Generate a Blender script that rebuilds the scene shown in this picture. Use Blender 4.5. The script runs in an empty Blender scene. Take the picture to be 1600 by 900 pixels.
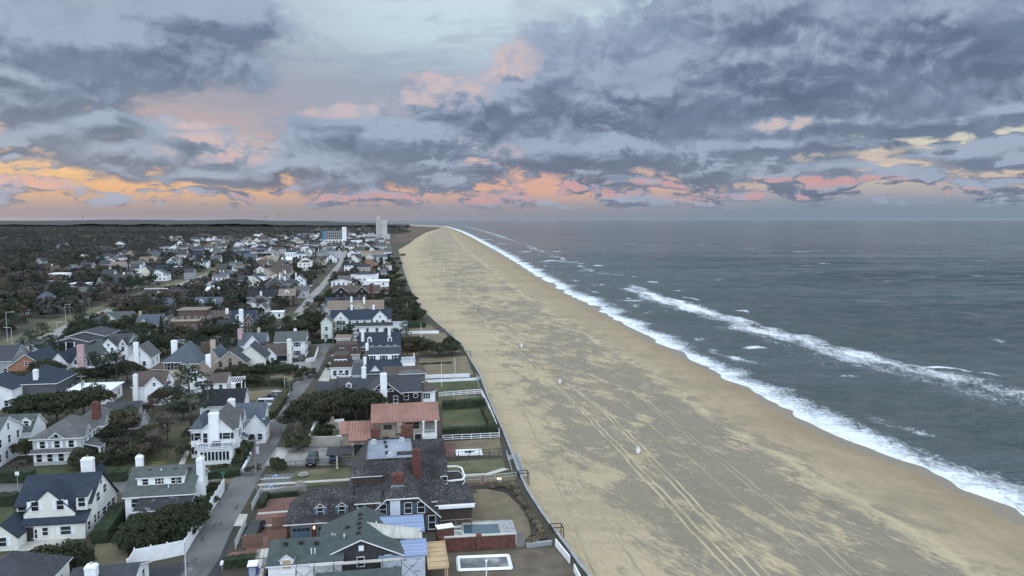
import bpy, math, random
import numpy as np
from mathutils import Vector, Matrix
random.seed(7); RNG = np.random.default_rng(11)
SC = bpy.context.scene
COL = SC.collection
R = math.radians
# ---------------------------------------------------------------- camera (taken from a high window above the beach)
CAM_H, FPX = 44.0, 1155.0
HORIZON = 343.3
PITCH = math.atan((450 - HORIZON) / FPX)
cam_d = bpy.data.cameras.new('camera'); cam = bpy.data.objects.new('camera', cam_d); COL.objects.link(cam)
cam.location = (0, 0, CAM_H); cam.rotation_euler = (R(90) - PITCH, 0, 0)
cam_d.sensor_width = 36; cam_d.lens = 36 * FPX / 1600; cam_d.clip_start = 1; cam_d.clip_end = 400000
SC.camera = cam
SC.view_settings.view_transform = 'Standard'; SC.view_settings.look = 'None'
SC.view_settings.exposure = 0; SC.view_settings.gamma = 1
SC.cycles.max_bounces = 5; SC.cycles.diffuse_bounces = 2; SC.cycles.glossy_bounces = 2; SC.cycles.transmission_bounces = 2
SC.cycles.transparent_max_bounces = 8; SC.cycles.volume_bounces = 0
SC.cycles.use_denoising = True

def ray(px, py):
    x, y = (px - 800) / FPX, -(py - 450) / FPX
    c, s = math.cos(PITCH), math.sin(PITCH)
    return Vector((x, c + y * s, y * c - s))
def G(px, py, z=0.0):                      # the real ground point seen at a pixel of the photograph
    d = ray(px, py); t = (z - CAM_H) / d.z
    return Vector((d.x * t, d.y * t, z))
def px_of(p):
    c, s = math.cos(PITCH), math.sin(PITCH)
    x, y, z = p[0], p[1], p[2] - CAM_H
    w = y * c - z * s; v = y * s + z * c
    return 800 + FPX * x / w, 450 - FPX * v / w
def lin(c):
    return tuple(((v / 255) / 12.92 if v / 255 <= .04045 else ((v / 255 + .055) / 1.055) ** 2.4) for v in c)
def rgba(c): return (*c, 1)

# ---------------------------------------------------------------- node expressions
class X:
    def __init__(s, nt, sock): s.nt, s.k = nt, sock
    def _m(s, op, *o):
        n = s.nt.nodes.new('ShaderNodeMath'); n.operation = op
        for i, v in enumerate((s,) + o):
            if isinstance(v, X): s.nt.links.new(v.k, n.inputs[i])
            else: n.inputs[i].default_value = v
        return X(s.nt, n.outputs[0])
    def __add__(s, o): return s._m('ADD', o)
    __radd__ = __add__
    def __mul__(s, o): return s._m('MULTIPLY', o)
    __rmul__ = __mul__
    def __sub__(s, o): return s._m('SUBTRACT', o)
    def __rsub__(s, o): return (s * -1) + o
    def __truediv__(s, o): return s._m('DIVIDE', o)
    def max(s, o): return s._m('MAXIMUM', o)
    def min(s, o): return s._m('MINIMUM', o)
    def pow(s, o): return s._m('POWER', o)
    def abs(s): return s._m('ABSOLUTE')
    def sin(s): return s._m('SINE')
    def clamp(s): return s.max(0.0).min(1.0)
    def ss(s, a, b):                       # smoothstep
        n = s.nt.nodes.new('ShaderNodeMapRange'); n.interpolation_type = 'SMOOTHSTEP'
        s.nt.links.new(s.k, n.inputs['Value']); n.inputs['From Min'].default_value = a; n.inputs['From Max'].default_value = b
        return X(s.nt, n.outputs[0])
def vnode(nt, op, *a):
    n = nt.nodes.new('ShaderNodeVectorMath'); n.operation = op
    for i, v in enumerate(a):
        if isinstance(v, X): nt.links.new(v.k, n.inputs[i])
        else: n.inputs[i].default_value = v
    return n
def vm(nt, op, *a): return X(nt, vnode(nt, op, *a).outputs[0])
def comb(nt, x, y, z=0.0):
    n = nt.nodes.new('ShaderNodeCombineXYZ')
    for i, v in enumerate((x, y, z)):
        if isinstance(v, X): nt.links.new(v.k, n.inputs[i])
        else: n.inputs[i].default_value = v
    return X(nt, n.outputs[0])
def sep(nt, v):
    n = nt.nodes.new('ShaderNodeSeparateXYZ'); nt.links.new(v.k, n.inputs[0])
    return [X(nt, o) for o in n.outputs]
def noise(nt, vec, scale, detail=4, rough=.55, dist=0, dims='3D', lac=2.0, out=0):
    n = nt.nodes.new('ShaderNodeTexNoise'); n.noise_dimensions = dims
    nt.links.new(vec.k, n.inputs['Vector'])
    for k, v in (('Scale', scale), ('Detail', detail), ('Roughness', rough), ('Distortion', dist), ('Lacunarity', lac)):
        n.inputs[k].default_value = v
    return X(nt, n.outputs[out])
def voro(nt, vec, scale, detail=2, rough=.5, dims='3D', rnd=1.0):
    n = nt.nodes.new('ShaderNodeTexVoronoi'); n.voronoi_dimensions = dims; n.feature = 'F1'
    nt.links.new(vec.k, n.inputs['Vector'])
    n.inputs['Scale'].default_value = scale; n.inputs['Detail'].default_value = detail; n.inputs['Roughness'].default_value = rough
    n.inputs['Randomness'].default_value = rnd; n.normalize = True
    return X(nt, n.outputs['Distance'])
def mixc(nt, f, a, b):
    n = nt.nodes.new('ShaderNodeMix'); n.data_type = 'RGBA'; n.clamp_factor = True
    for i, v in ((0, f), (6, a), (7, b)):
        if isinstance(v, X): nt.links.new(v.k, n.inputs[i])
        elif i == 0: n.inputs[i].default_value = v
        else: n.inputs[i].default_value = rgba(v[:3])
    return X(nt, n.outputs[2])
def ramp(nt, f, stops):
    n = nt.nodes.new('ShaderNodeValToRGB'); nt.links.new(f.k, n.inputs[0])
    e = n.color_ramp.elements
    while len(e) < len(stops): e.new(0.5)
    for i, (p, c) in enumerate(stops): e[i].position = p; e[i].color = rgba(c)
    return X(nt, n.outputs[0])

SKY_UP = 2.85
# ---------------------------------------------------------------- sky: dusk, low sun behind the clouds on the left
SUN_EL, SUN_AZ = 5.0, -62.0                # degrees; azimuth to the left of the view (+Y)
W = bpy.data.worlds.new('World'); SC.world = W; W.use_nodes = True
W.cycles.sampling_method = 'MANUAL'; W.cycles.sample_map_resolution = 512
nt = W.node_tree; nt.nodes.clear()
out = nt.nodes.new('ShaderNodeOutputWorld'); bg = nt.nodes.new('ShaderNodeBackground'); nt.links.new(bg.outputs[0], out.inputs[0])
tc = nt.nodes.new('ShaderNodeTexCoord')
D = X(nt, tc.outputs['Generated'])
dx, dy, dz = sep(nt, D)
az = dx._m('ARCTAN2', dy); el = dz._m('ARCSINE')
P = comb(nt, az, el, 0.0)
def ae(px, py):
    d = ray(px, py).normalized(); return math.atan2(d.x, d.y), math.asin(d.z)
# cloud masses: centre and radii in degrees-like pixels of the window view, weight
BL = [(1260, 105, 360, 130, 1.0), (1010, 150, 210, 95, .95), (845, 118, 85, 70, .8), (760, 165, 150, 60, .9), (1480, 40, 330, 130, 1.0), (1160, 15, 190, 80, .95),
      (560, 190, 120, 26, .7), (640, 215, 200, 45, .9), (930, 235, 330, 50, .85), (520, 262, 240, 34, .75), (740, 262, 180, 22, .62),
      (130, 60, 250, 62, .95), (330, 22, 130, 40, .85), (20, 110, 170, 52, .8), (230,105,110,40,.5),
      (35, 155, 75, 34, .75), (70, 205, 62, 30, .7), (158, 190, 56, 24, .7), (292, 207, 82, 30, .78), (215, 243, 110, 30, .7), (330, 240, 70, 30, .8), (10, 240, 50, 14, .55),
      (50, 285, 80, 13, .55), (340, 270, 150, 20, .7), (225, 250, 80, 18, .6), (1330, 190, 340, 34, .8), (1180, 228, 260, 26, .75), (1520, 240, 120, 26, .7),
      (1560, 170, 160, 30, .7), (1290, 262, 120, 13, .6), (1080, 272, 120, 15, .62), (1440, 245, 70, 16, .6), (1000, 285, 160, 15, .55), (1300, 255, 80, 16, .5)]
def blobs(Pv):
    acc = None
    for (cx, cy, rx, ry, w) in BL:
        a, e = ae(cx, cy); ix, iy = FPX / rx, FPX / ry
        q = X(nt, vnode(nt, 'MULTIPLY_ADD', Pv, (ix, iy, 0), (-a * ix, -e * iy, 0)).outputs[0])
        l = X(nt, vnode(nt, 'LENGTH', q).outputs['Value'])
        v = l._m('MULTIPLY_ADD', -w, w * 1.25)
        acc = v.max(0.0) if acc is None else acc._m('SMOOTH_MAX', v, 0.22)
    return acc
warp = noise(nt, vm(nt, 'MULTIPLY', P, (1, 1.7, 1)), 9, 3, .5, out=1)
def density(off, fine=True):
    Q = vm(nt, 'ADD', P, (off[0], off[1], 0))
    Qw = X(nt, vnode(nt, 'MULTIPLY_ADD', warp, (.075, .034, 0), vm(nt, 'ADD', Q, (-.0375, -.017, 0))).outputs[0])
    b = blobs(Qw)
    S = vm(nt, 'MULTIPLY', Qw, (1, 1.28, 1))
    pf = voro(nt, S, 10, 4.5 if fine else 3.5, .62)
    ns = noise(nt, S, 26, 7 if fine else 4, .6)
    wide = noise(nt, vm(nt, 'MULTIPLY', Q, (1, 2.6, 1)), 3.2, 3, .5)
    _, ey, _ = sep(nt, Q)
    # rows of small clouds above the horizon everywhere, and a broken deck all round outside the frame
    low = noise(nt, vm(nt, 'MULTIPLY', Qw, (1, 3.6, 1)), 14, 5, .62)
    rows = (low + (ns - .5) * .22 - .385 - .06 * (1 - az.ss(-.45, -.12))) * 3.4 * ey.ss(.008, .022) * (1 - ey.ss(.085, .125))
    deck = (wide - .44) * 2.0 * (1 - ((1 - az.abs().ss(.66, .85)) * (1 - ey.ss(.30, .42))))
    b2 = b._m('SMOOTH_MAX', rows, .15)._m('SMOOTH_MAX', deck, .2)
    gap = noise(nt, vm(nt, 'MULTIPLY', Qw, (1, 2.3, 1)), 11, 6, .58)
    return b2.min(1.05) + (0.36 - pf) * 1.3 + (ns - .5) * .55 - .16 - (gap - .50).max(0.0) * 2.1 * (1 - ey.ss(.10, .24) * .75), ns, pf
D1, NS, PF = density((0, 0))
D2, _, _ = density((-.0045, .011))
D3, _, _ = density((-.016, .034), False)
alpha = D1.ss(.0, .30)
body = D1.ss(.12, 1.0)
lit = ((D1 - D2) * 2.3 + (D1.min(.9) - D3) * .5 + .455).clamp()
# clear sky behind: warm on the left near the sun, pale blue higher up and to the right
e01 = el / .30
warmL = ramp(nt, e01, [(0, lin((150, 148, 158))), (.065, lin((184, 164, 160))), (.13, lin((236, 186, 140))), (.23, lin((244, 206, 154))), (.34, lin((205, 178, 172))), (.48, lin((168, 162, 174))), (.75, lin((160, 168, 186))), (1, lin((182, 204, 220)))])
warmM = ramp(nt, e01, [(0, lin((150, 152, 163))), (.065, lin((172, 160, 166))), (.14, lin((226, 176, 156))), (.24, lin((206, 174, 170))), (.36, lin((168, 168, 184))), (.58, lin((160, 172, 192))), (.78, lin((196, 216, 230))), (1, lin((208, 227, 238)))])
coolR = ramp(nt, e01, [(0, lin((126, 143, 164))), (.08, lin((146, 157, 174))), (.17, lin((206, 190, 180))), (.27, lin((222, 214, 194))), (.42, lin((190, 202, 208))), (.7, lin((172, 194, 210))), (1, lin((180, 206, 224)))])
clear = mixc(nt, az.ss(-.48, -.10), warmL, warmM)
clear = mixc(nt, az.ss(.02, .42), clear, coolR)
veil = noise(nt, vm(nt, 'MULTIPLY', P, (1, 4.2, 1)), 7, 7, .62, .8)
clear = mixc(nt, veil.ss(.44, .68) * .62 * el.ss(.02, .06) * (1 - el.ss(.16, .26) * .45), clear, mixc(nt, el.ss(.05, .15), lin((182, 156, 164)), lin((150, 160, 182))))
# cloud body: slate grey, paler where light comes through, peach where the low sun catches the tops
dark = mixc(nt, az.ss(-.4, .3), lin((110, 124, 150)), lin((100, 116, 143)))
pale = mixc(nt, el.ss(.03, .12), lin((140, 150, 172)), lin((138, 156, 182)))
cl = mixc(nt, body, pale, dark)
cl = mixc(nt, (lit - .40).clamp() * 1.5, cl, lin((166, 181, 205)))
cl = mixc(nt, (.42 - lit).clamp() * 1.6, cl, lin((76, 93, 121)))
cl = mixc(nt, ((.40 - PF) * 2.2).clamp() * .55, cl, lin((150, 165, 190)))
cl = mixc(nt, ((PF - .36) * 2.2).clamp() * .6, cl, lin((78, 94, 121)))
soft = noise(nt, vm(nt, 'MULTIPLY', P, (1, 1.6, 1)), 8, 4, .55)
cl = mixc(nt, soft.ss(.45, .7) * .42, cl, lin((126, 143, 171)))
def zone(lst):
    acc = None
    for cx, cy, rx, ry in lst:
        a, e = ae(cx, cy); ix, iy = FPX / rx, FPX / ry
        q = X(nt, vnode(nt, 'MULTIPLY_ADD', P, (ix, iy, 0), (-a * ix, -e * iy, 0)).outputs[0])
        v = 1 - X(nt, vnode(nt, 'LENGTH', q).outputs['Value']); acc = v if acc is None else acc.max(v)
    return acc.ss(0, .5)
glow = lit.ss(.44, 1.0) * zone([(670, 140, 120, 40), (765, 105, 50, 34), (520, 165, 100, 24), (340, 232, 100, 34), (755, 238, 70, 26), (300, 190, 60, 16), (800, 95, 60, 40), (1240, 195, 70, 22), (60, 285, 90, 14)])
cl = mixc(nt, glow * (NS.ss(.34, .62) * .55 + .12), cl, mixc(nt, el.ss(.05, .11), lin((246, 180, 152)), lin((226, 196, 190))))
pink = lit.ss(.40, .80) * zone([(1090, 292, 240, 18), (880, 296, 180, 20), (700, 308, 200, 16), (460, 308, 160, 14), (1300, 282, 120, 10), (1180, 310, 160, 10), (1490, 300, 60, 8)])
cl = mixc(nt, pink * (NS.ss(.34, .6) * .6 + .15), cl, lin((216, 156, 152)))
col = mixc(nt, alpha * .97, clear, cl)
haz = mixc(nt, az.ss(-.3, .4), lin((154, 150, 160)), lin((128, 144, 166)))
col = mixc(nt, (1 - el.ss(.002, .028)) * .9, col, haz)
# an overcast sky is brighter overhead, and paler all round away from the sunset
back = (az.abs().ss(.75, 1.6) * el.ss(.0, .12)).max(el.ss(.28, .80) * .42)
col = mixc(nt, (back * 1.4).min(.8), col, lin((190, 200, 214)))
gain = back * SKY_UP + 1.0
sky = nt.nodes.new('ShaderNodeTexSky'); sky.sky_type = 'NISHITA'; sky.sun_disc = False
sky.sun_elevation = R(SUN_EL); sky.sun_rotation = R(SUN_AZ); sky.altitude = 40
colg = vnode(nt, 'SCALE', col); nt.links.new(gain.k, colg.inputs['Scale'])
skys = vnode(nt, 'SCALE', X(nt, sky.outputs[0])); skys.inputs['Scale'].default_value = .08
tot = vm(nt, 'ADD', vm(nt, 'MULTIPLY', X(nt, colg.outputs[0]), (9.4, 9.4, 9.4)), X(nt, skys.outputs[0]))
nt.links.new(tot.k, bg.inputs[0]); bg.inputs[1].default_value = .1
# the sun, veiled by cloud near the horizon
sd = bpy.data.lights.new('sun', 'SUN'); sd.energy = .5; sd.angle = R(14); sd.color = (1, .82, .66)
so = bpy.data.objects.new('sun', sd); COL.objects.link(so)
sv = Vector((math.sin(R(SUN_AZ)) * math.cos(R(SUN_EL)), math.cos(R(SUN_AZ)) * math.cos(R(SUN_EL)), math.sin(R(SUN_EL))))
so.rotation_euler = sv.to_track_quat('Z', 'Y').to_euler(); so.location = (-60, 60, 80)
# ---------------------------------------------------------------- materials
MATS = {}
def mat(name, c1, c2=None, rough=.8, scale=1.0, detail=4, bump=0, bscale=None, stretch=(1, 1, 1), var=0.0, spec=.3, metal=0, coord='Object', lo=.35, hi=.65, c3=None, s3=.15, alt=None):
    """two-tone noise material; c1, c2 are linear base colours; var = brightness spread from object to object"""
    if name in MATS: return MATS[name]
    m = bpy.data.materials.new(name); m.use_nodes = True; MATS[name] = m
    t = m.node_tree; b = t.nodes['Principled BSDF']
    b.inputs['Roughness'].default_value = rough; b.inputs['Specular IOR Level'].default_value = spec; b.inputs['Metallic'].default_value = metal
    if c2 is None: c2 = tuple(v * .8 for v in c1)
    tcn = t.nodes.new('ShaderNodeTexCoord'); v = X(t, tcn.outputs[coord])
    v = vm(t, 'MULTIPLY', v, stretch)
    n = noise(t, v, scale, detail, .6)
    c = mixc(t, n.ss(lo, hi), c1, c2)
    if c3 is not None:
        c = mixc(t, noise(t, v, s3, 3, .5).ss(.45, .65), c, c3)
    if alt is not None:
        oi = t.nodes.new('ShaderNodeObjectInfo'); c = mixc(t, (X(t, oi.outputs['Random']) * 7.31)._m('FRACT').ss(.45, 1.0) * .8, c, alt)
    if var:
        oi = t.nodes.new('ShaderNodeObjectInfo'); g = X(t, oi.outputs['Random']) * (2 * var) + (1 - var)
        sc = vnode(t, 'SCALE', c); t.links.new(g.k, sc.inputs['Scale']); c = X(t, sc.outputs[0])
    t.links.new(c.k, b.inputs['Base Color'])
    if bump:
        bn = t.nodes.new('ShaderNodeBump'); bn.inputs['Strength'].default_value = bump; bn.inputs['Distance'].default_value = .1
        h = noise(t, v, bscale or scale * 3, 5, .65); t.links.new(h.k, bn.inputs['Height']); t.links.new(bn.outputs[0], b.inputs['Normal'])
    return m
WHITE = mat('white_paint', (.78, .79, .80), (.68, .69, .70), .6, .5, 5, var=.05)
CREAM = mat('cream_stucco', (.70, .70, .63), (.62, .62, .56), .8, .7, 5)
TRIM = mat('white_trim', (.74, .75, .76), (.66, .67, .68), .55, 2)
GREYSIDE = mat('grey_siding', (.30, .32, .33), (.25, .27, .28), .75, .6, stretch=(1, 1, 8))
PALESIDE = mat('pale_grey_siding', (.43, .44, .44), (.36, .37, .375), .75, .6, stretch=(1, 1, 8))
DKSIDE = mat('dark_grey_siding', (.10, .11, .12), (.07, .08, .09), .75, .6, stretch=(1, 1, 8))
BLKSIDE = mat('black_brown_shingle', (.028, .024, .024), (.018, .016, .017), .8, 3, stretch=(1, 1, 3))
BROWNSH = mat('brown_shingle_wall', (.075, .055, .045), (.045, .034, .030), .85, 3, stretch=(1, 1, 3))
BEIGE = mat('beige_stucco', (.46, .40, .31), (.38, .33, .26), .85, .8)
STONE = mat('tan_stone', (.36, .31, .25), (.24, .205, .17), .85, 1.6, 6, .3)
BRICK = mat('red_brick', (.135, .058, .044), (.085, .036, .03), .85, 2.2, 6)
ORBRICK = mat('orange_brick', (.33, .17, .11), (.25, .125, .085), .85, 2.0, 6)
DKBRICK = mat('dark_brick', (.12, .085, .07), (.085, .06, .05), .85, 2.0, 6)
PINKBRICK = mat('pink_brick', (.50, .36, .37), (.40, .27, .28), .85, 2.0, 6)
YELSIDE = mat('pale_yellow_siding', (.66, .63, .50), (.58, .55, .44), .7, .6)
BLUESIDE = mat('pale_blue_siding', (.46, .55, .60), (.40, .48, .53), .7, .6)
GREENSIDE = mat('pale_green_siding', (.58, .64, .58), (.50, .56, .51), .7, .6)
def roofm(name, c1, c2): return mat(name, c1, c2, .9, 1.1, 6, .25, 8, stretch=(1, 1, 2), lo=.3, hi=.7)
CHAR = roofm('charcoal_shingle_roof', (.050, .055, .062), (.035, .039, .045))
NAVY = roofm('navy_shingle_roof', (.028, .038, .056), (.020, .027, .041))
GGREEN = roofm('grey_green_shingle_roof', (.085, .098, .092), (.060, .070, .067))
DGREEN = roofm('dark_green_shingle_roof', (.062, .078, .074), (.044, .057, .054))
GREY = roofm('grey_shingle_roof', (.105, .105, .104), (.075, .076, .076))
BROWNR = roofm('brown_shingle_roof', (.092, .072, .062), (.064, .050, .044))
SLATE = roofm('blue_slate_roof', (.082, .098, .118), (.058, .071, .088))
BLACKR = roofm('black_shingle_roof', (.022, .024, .028), (.014, .015, .019))
TANR = roofm('tan_shingle_roof', (.20, .155, .12), (.15, .115, .09))
WHITER = mat('white_membrane_roof', (.72, .76, .80), (.60, .64, .68), .6, .4)
BLUEMETAL = mat('pale_blue_metal_roof', (.40, .46, .58), (.33, .39, .50), .5, .4)
SHAKE = mat('weathered_shake_roof', (.026, .025, .026), (.165, .155, .145), .9, 4.2, 8, .6, 6, stretch=(1, 1, 2.2), lo=.47, hi=.70, c3=(.026, .024, .026), s3=.35)
MEMB = mat('grey_membrane_roof', (.20, .23, .27), (.15, .175, .21), .5, .6, c3=(.26, .29, .33))
TERRA = mat('terracotta_metal_roof', (.26, .142, .110), (.21, .115, .088), .7, .35, 3)
GLASS = mat('dark_window_glass', (.014, .018, .022), (.03, .037, .043), .08, .9, 2, spec=.5, var=.3)
PLY = mat('plywood', (.44, .33, .20), (.37, .27, .155), .8, .5, stretch=(1, 4, 1))
WRAP = mat('blue_underlay', (.20, .25, .37), (.15, .195, .30), .6, .25, 3, stretch=(.3, 3, 1))
HOUSEWRAP = mat('white_house_wrap', (.62, .66, .74), (.54, .58, .66), .6, .5)
BATTEN = mat('bare_wood_siding', (.42, .42, .37), (.32, .32, .28), .85, .5, stretch=(4, 1, .3))
CONC = mat('concrete', (.28, .265, .24), (.20, .19, .175), .9, .35, 6, c3=(.22, .21, .195), s3=.12)
PALECONC = mat('pale_concrete', (.44, .42, .38), (.36, .345, .31), .9, .4, 6)
WALLCONC = mat('seawall_concrete', (.30, .31, .315), (.21, .215, .22), .85, .5, 6)
ASPH = mat('worn_asphalt', (.112, .110, .106), (.082, .081, .079), .9, .25, 7, .2, 12, c3=(.145, .143, .138), s3=.06)
NEWASPH = mat('dark_asphalt', (.040, .042, .045), (.028, .030, .033), .9, .5, 6)
PAVER = mat('red_brick_paving', (.15, .078, .064), (.115, .058, .048), .9, .6, 6, c3=(.175, .095, .08), s3=.2)
LAWN = mat('green_lawn', (.060, .070, .030), (.042, .052, .022), .95, .35, 7, c3=(.085, .080, .042), s3=.12)
DRY = mat('dry_lawn', (.165, .135, .085), (.125, .10, .064), .95, .3, 7, c3=(.12, .105, .062), s3=.1)
MIXL = mat('patchy_lawn', (.10, .10, .052), (.062, .070, .033), .95, .3, 7, c3=(.135, .115, .07), s3=.1)
DIRT = mat('bare_dirt', (.125, .10, .075), (.085, .068, .05), .95, .35, 7, .3, 3)
MULCH = mat('mulch_bed', (.045, .038, .032), (.030, .026, .022), .95, 1.5, 5)
BARK = mat('bark', (.10, .085, .072), (.06, .05, .043), .95, 2, stretch=(1, 1, .3))
WOODG = mat('weathered_wood', (.21, .195, .175), (.15, .14, .125), .9, .8, stretch=(1, 1, .2))
WOODB = mat('brown_fence_wood', (.20, .125, .085), (.14, .085, .058), .9, .8, stretch=(3, 3, .3))
METALD = mat('dark_metal', (.03, .03, .032), (.022, .022, .024), .5, 3)
METALG = mat('galvanised_metal', (.42, .44, .46), (.34, .36, .38), .45, 3)
POOLW = mat('pool_water', (.055, .095, .125), (.045, .08, .11), .06, .5, spec=.5)
RUBBER = mat('tyre_rubber', (.02, .02, .02), rough=.9)
BLUED = mat('slate_blue_paint', (.075, .115, .155), (.06, .095, .13), .6)
def glow(name, col, st):
    m = bpy.data.materials.new(name); m.use_nodes = True; b = m.node_tree.nodes['Principled BSDF']
    b.inputs['Base Color'].default_value = rgba(col); b.inputs['Emission Color'].default_value = rgba(col); b.inputs['Emission Strength'].default_value = st
    return m
LAMPON = glow('lit_lamp', (1, .78, .45), 2.2)

# ---------------------------------------------------------------- mesh helpers
class MB:
    def __init__(s): s.v, s.f, s.m = [], [], []
    def poly(s, pts, m=0):
        b = len(s.v); s.v += [tuple(p) for p in pts]; s.f.append(tuple(range(b, b + len(pts)))); s.m.append(m)
    def box(s, x0, x1, y0, y1, z0, z1, m=0, mt=None):
        b = len(s.v)
        s.v += [(x0, y0, z0), (x1, y0, z0), (x1, y1, z0), (x0, y1, z0), (x0, y0, z1), (x1, y0, z1), (x1, y1, z1), (x0, y1, z1)]
        s.f += [(b, b + 3, b + 2, b + 1), (b + 4, b + 5, b + 6, b + 7), (b, b + 1, b + 5, b + 4), (b + 1, b + 2, b + 6, b + 5), (b + 2, b + 3, b + 7, b + 6), (b + 3, b, b + 4, b + 7)]
        s.m += [m, m if mt is None else mt, m, m, m, m]
    def solid(s, top, z0, m=0, mt=None):   # prism under a polygon (list of (x,y,z) counter-clockwise) down to z0
        n = len(top); b = len(s.v)
        s.v += [tuple(p) for p in top] + [(p[0], p[1], z0) for p in top]
        s.f.append(tuple(range(b, b + n))); s.m.append(m if mt is None else mt)
        s.f.append(tuple(range(b + 2 * n - 1, b + n - 1, -1))); s.m.append(m)
        for i in range(n):
            j = (i + 1) % n; s.f.append((b + n + i, b + n + j, b + j, b + i)); s.m.append(m)
    def prism(s, prof, a0, a1, axis='x', m=0):
        """profile polygon extruded along an axis: prof points are (other, z)"""
        f = (lambda a, p: (a, p[0], p[1])) if axis == 'x' else (lambda a, p: (p[0], a, p[1]))
        n = len(prof); b = len(s.v)
        s.v += [f(a0, p) for p in prof] + [f(a1, p) for p in prof]
        s.f += [tuple(range(b + n - 1, b - 1, -1)), tuple(range(b + n, b + 2 * n))]; s.m += [m, m]
        for i in range(n):
            j = (i + 1) % n; s.f.append((b + i, b + j, b + n + j, b + n + i)); s.m.append(m)
    def bar(s, a, c, w, m=0, n=4, w2=None):
        a, c = Vector(a), Vector(c); d = (c - a).normalized()
        e = d.orthogonal().normalized(); g = d.cross(e); b = len(s.v); w2 = w if w2 is None else w2
        for p, ww in ((a, w), (c, w2)):
            for i in range(n):
                t = 2 * math.pi * (i + .5) / n; s.v.append(tuple(p + (e * math.cos(t) + g * math.sin(t)) * ww * (.7071 if n == 4 else .5)))
        for i in range(n):
            j = (i + 1) % n; s.f.append((b + i, b + j, b + n + j, b + n + i)); s.m.append(m)
        s.f += [tuple(range(b + n - 1, b - 1, -1)), tuple(range(b + n, b + 2 * n))]; s.m += [m, m]
    def build(s, name, mats, parent=None, smooth=False, kind=None, label=None):
        me = bpy.data.meshes.new(name); me.from_pydata(s.v, [], s.f)
        if not isinstance(mats, (list, tuple)): mats = [mats]
        for q in mats: me.materials.append(q)
        if len(mats) > 1: me.polygons.foreach_set('material_index', s.m)
        if smooth: me.polygons.foreach_set('use_smooth', [True] * len(s.f))
        me.update(); return link(name, me, parent, kind, label)
def link(name, me, parent=None, kind=None, label=None):
    o = bpy.data.objects.new(name, me); COL.objects.link(o)
    if parent is not None: o.parent = parent
    if kind: o['kind'] = kind
    if label: o['label'] = label
    return o
def tag(o, label, cat, group=None):
    o['label'] = label; o['category'] = cat
    if group: o['group'] = group
    return o
def thing(name, label, cat, loc=(0, 0, 0), rz=0, group=None):
    o = bpy.data.objects.new(name, None); COL.objects.link(o); o.empty_display_size = .5
    o.location = loc; o.rotation_euler = (0, 0, rz); return tag(o, label, cat, group)
CHILDREN = {}
def copy_tree(o, loc=None, rz=None, label=None, group=None, parent=None, scale=None):
    c = o.copy(); COL.objects.link(c)
    if parent is not None: c.parent = parent
    if loc is not None: c.location = loc
    if rz is not None: c.rotation_euler = (0, 0, rz)
    if scale is not None: c.scale = scale
    if label: c['label'] = label
    if group: c['group'] = group
    for ch in (CHILDREN.get(o.name) or [q for q in o.children]): copy_tree(ch, parent=c)
    return c
def from_np(name, V, F, mats, parent=None, smooth=False, kind=None):
    me = bpy.data.meshes.new(name); V = np.asarray(V, dtype=np.float32); F = np.asarray(F, dtype=np.int32)
    k = F.shape[1]
    me.vertices.add(len(V)); me.vertices.foreach_set('co', V.ravel())
    me.loops.add(F.size); me.loops.foreach_set('vertex_index', F.ravel())
    me.polygons.add(len(F)); me.polygons.foreach_set('loop_start', np.arange(0, F.size, k, dtype=np.int32))
    if smooth: me.polygons.foreach_set('use_smooth', np.ones(len(F), dtype=bool))
    for q in (mats if isinstance(mats, (list, tuple)) else [mats]): me.materials.append(q)
    me.update(calc_edges=True); return link(name, me, parent, kind)
def grid_faces(nr, nc):
    i = np.arange(nr - 1)[:, None] * nc + np.arange(nc - 1)[None, :]
    return np.stack([i, i + 1, i + nc + 1, i + nc], -1).reshape(-1, 4)
_perm = np.random.default_rng(5).integers(0, 256, 512); _gr = np.random.default_rng(6).uniform(0, 2 * np.pi, 256)
def perlin(x, y):
    xi, yi = np.floor(x).astype(int), np.floor(y).astype(int); xf, yf = x - xi, y - yi
    def gd(ix, iy, fx, fy):
        h = _gr[(_perm[(ix & 255)] + iy) & 255]; return np.cos(h) * fx + np.sin(h) * fy
    s = lambda t: t * t * t * (t * (t * 6 - 15) + 10)
    u, v = s(xf), s(yf)
    a = gd(xi, yi, xf, yf) * (1 - u) + gd(xi + 1, yi, xf - 1, yf) * u
    b = gd(xi, yi + 1, xf, yf - 1) * (1 - u) + gd(xi + 1, yi + 1, xf - 1, yf - 1) * u
    return a * (1 - v) + b * v
def fbm(x, y, o=4):
    r, a = 0, 1.
    for k in range(o): r = r + perlin(x * 2 ** k + 17.3 * k, y * 2 ** k - 9.1 * k) * a; a *= .5
    return r

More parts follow.
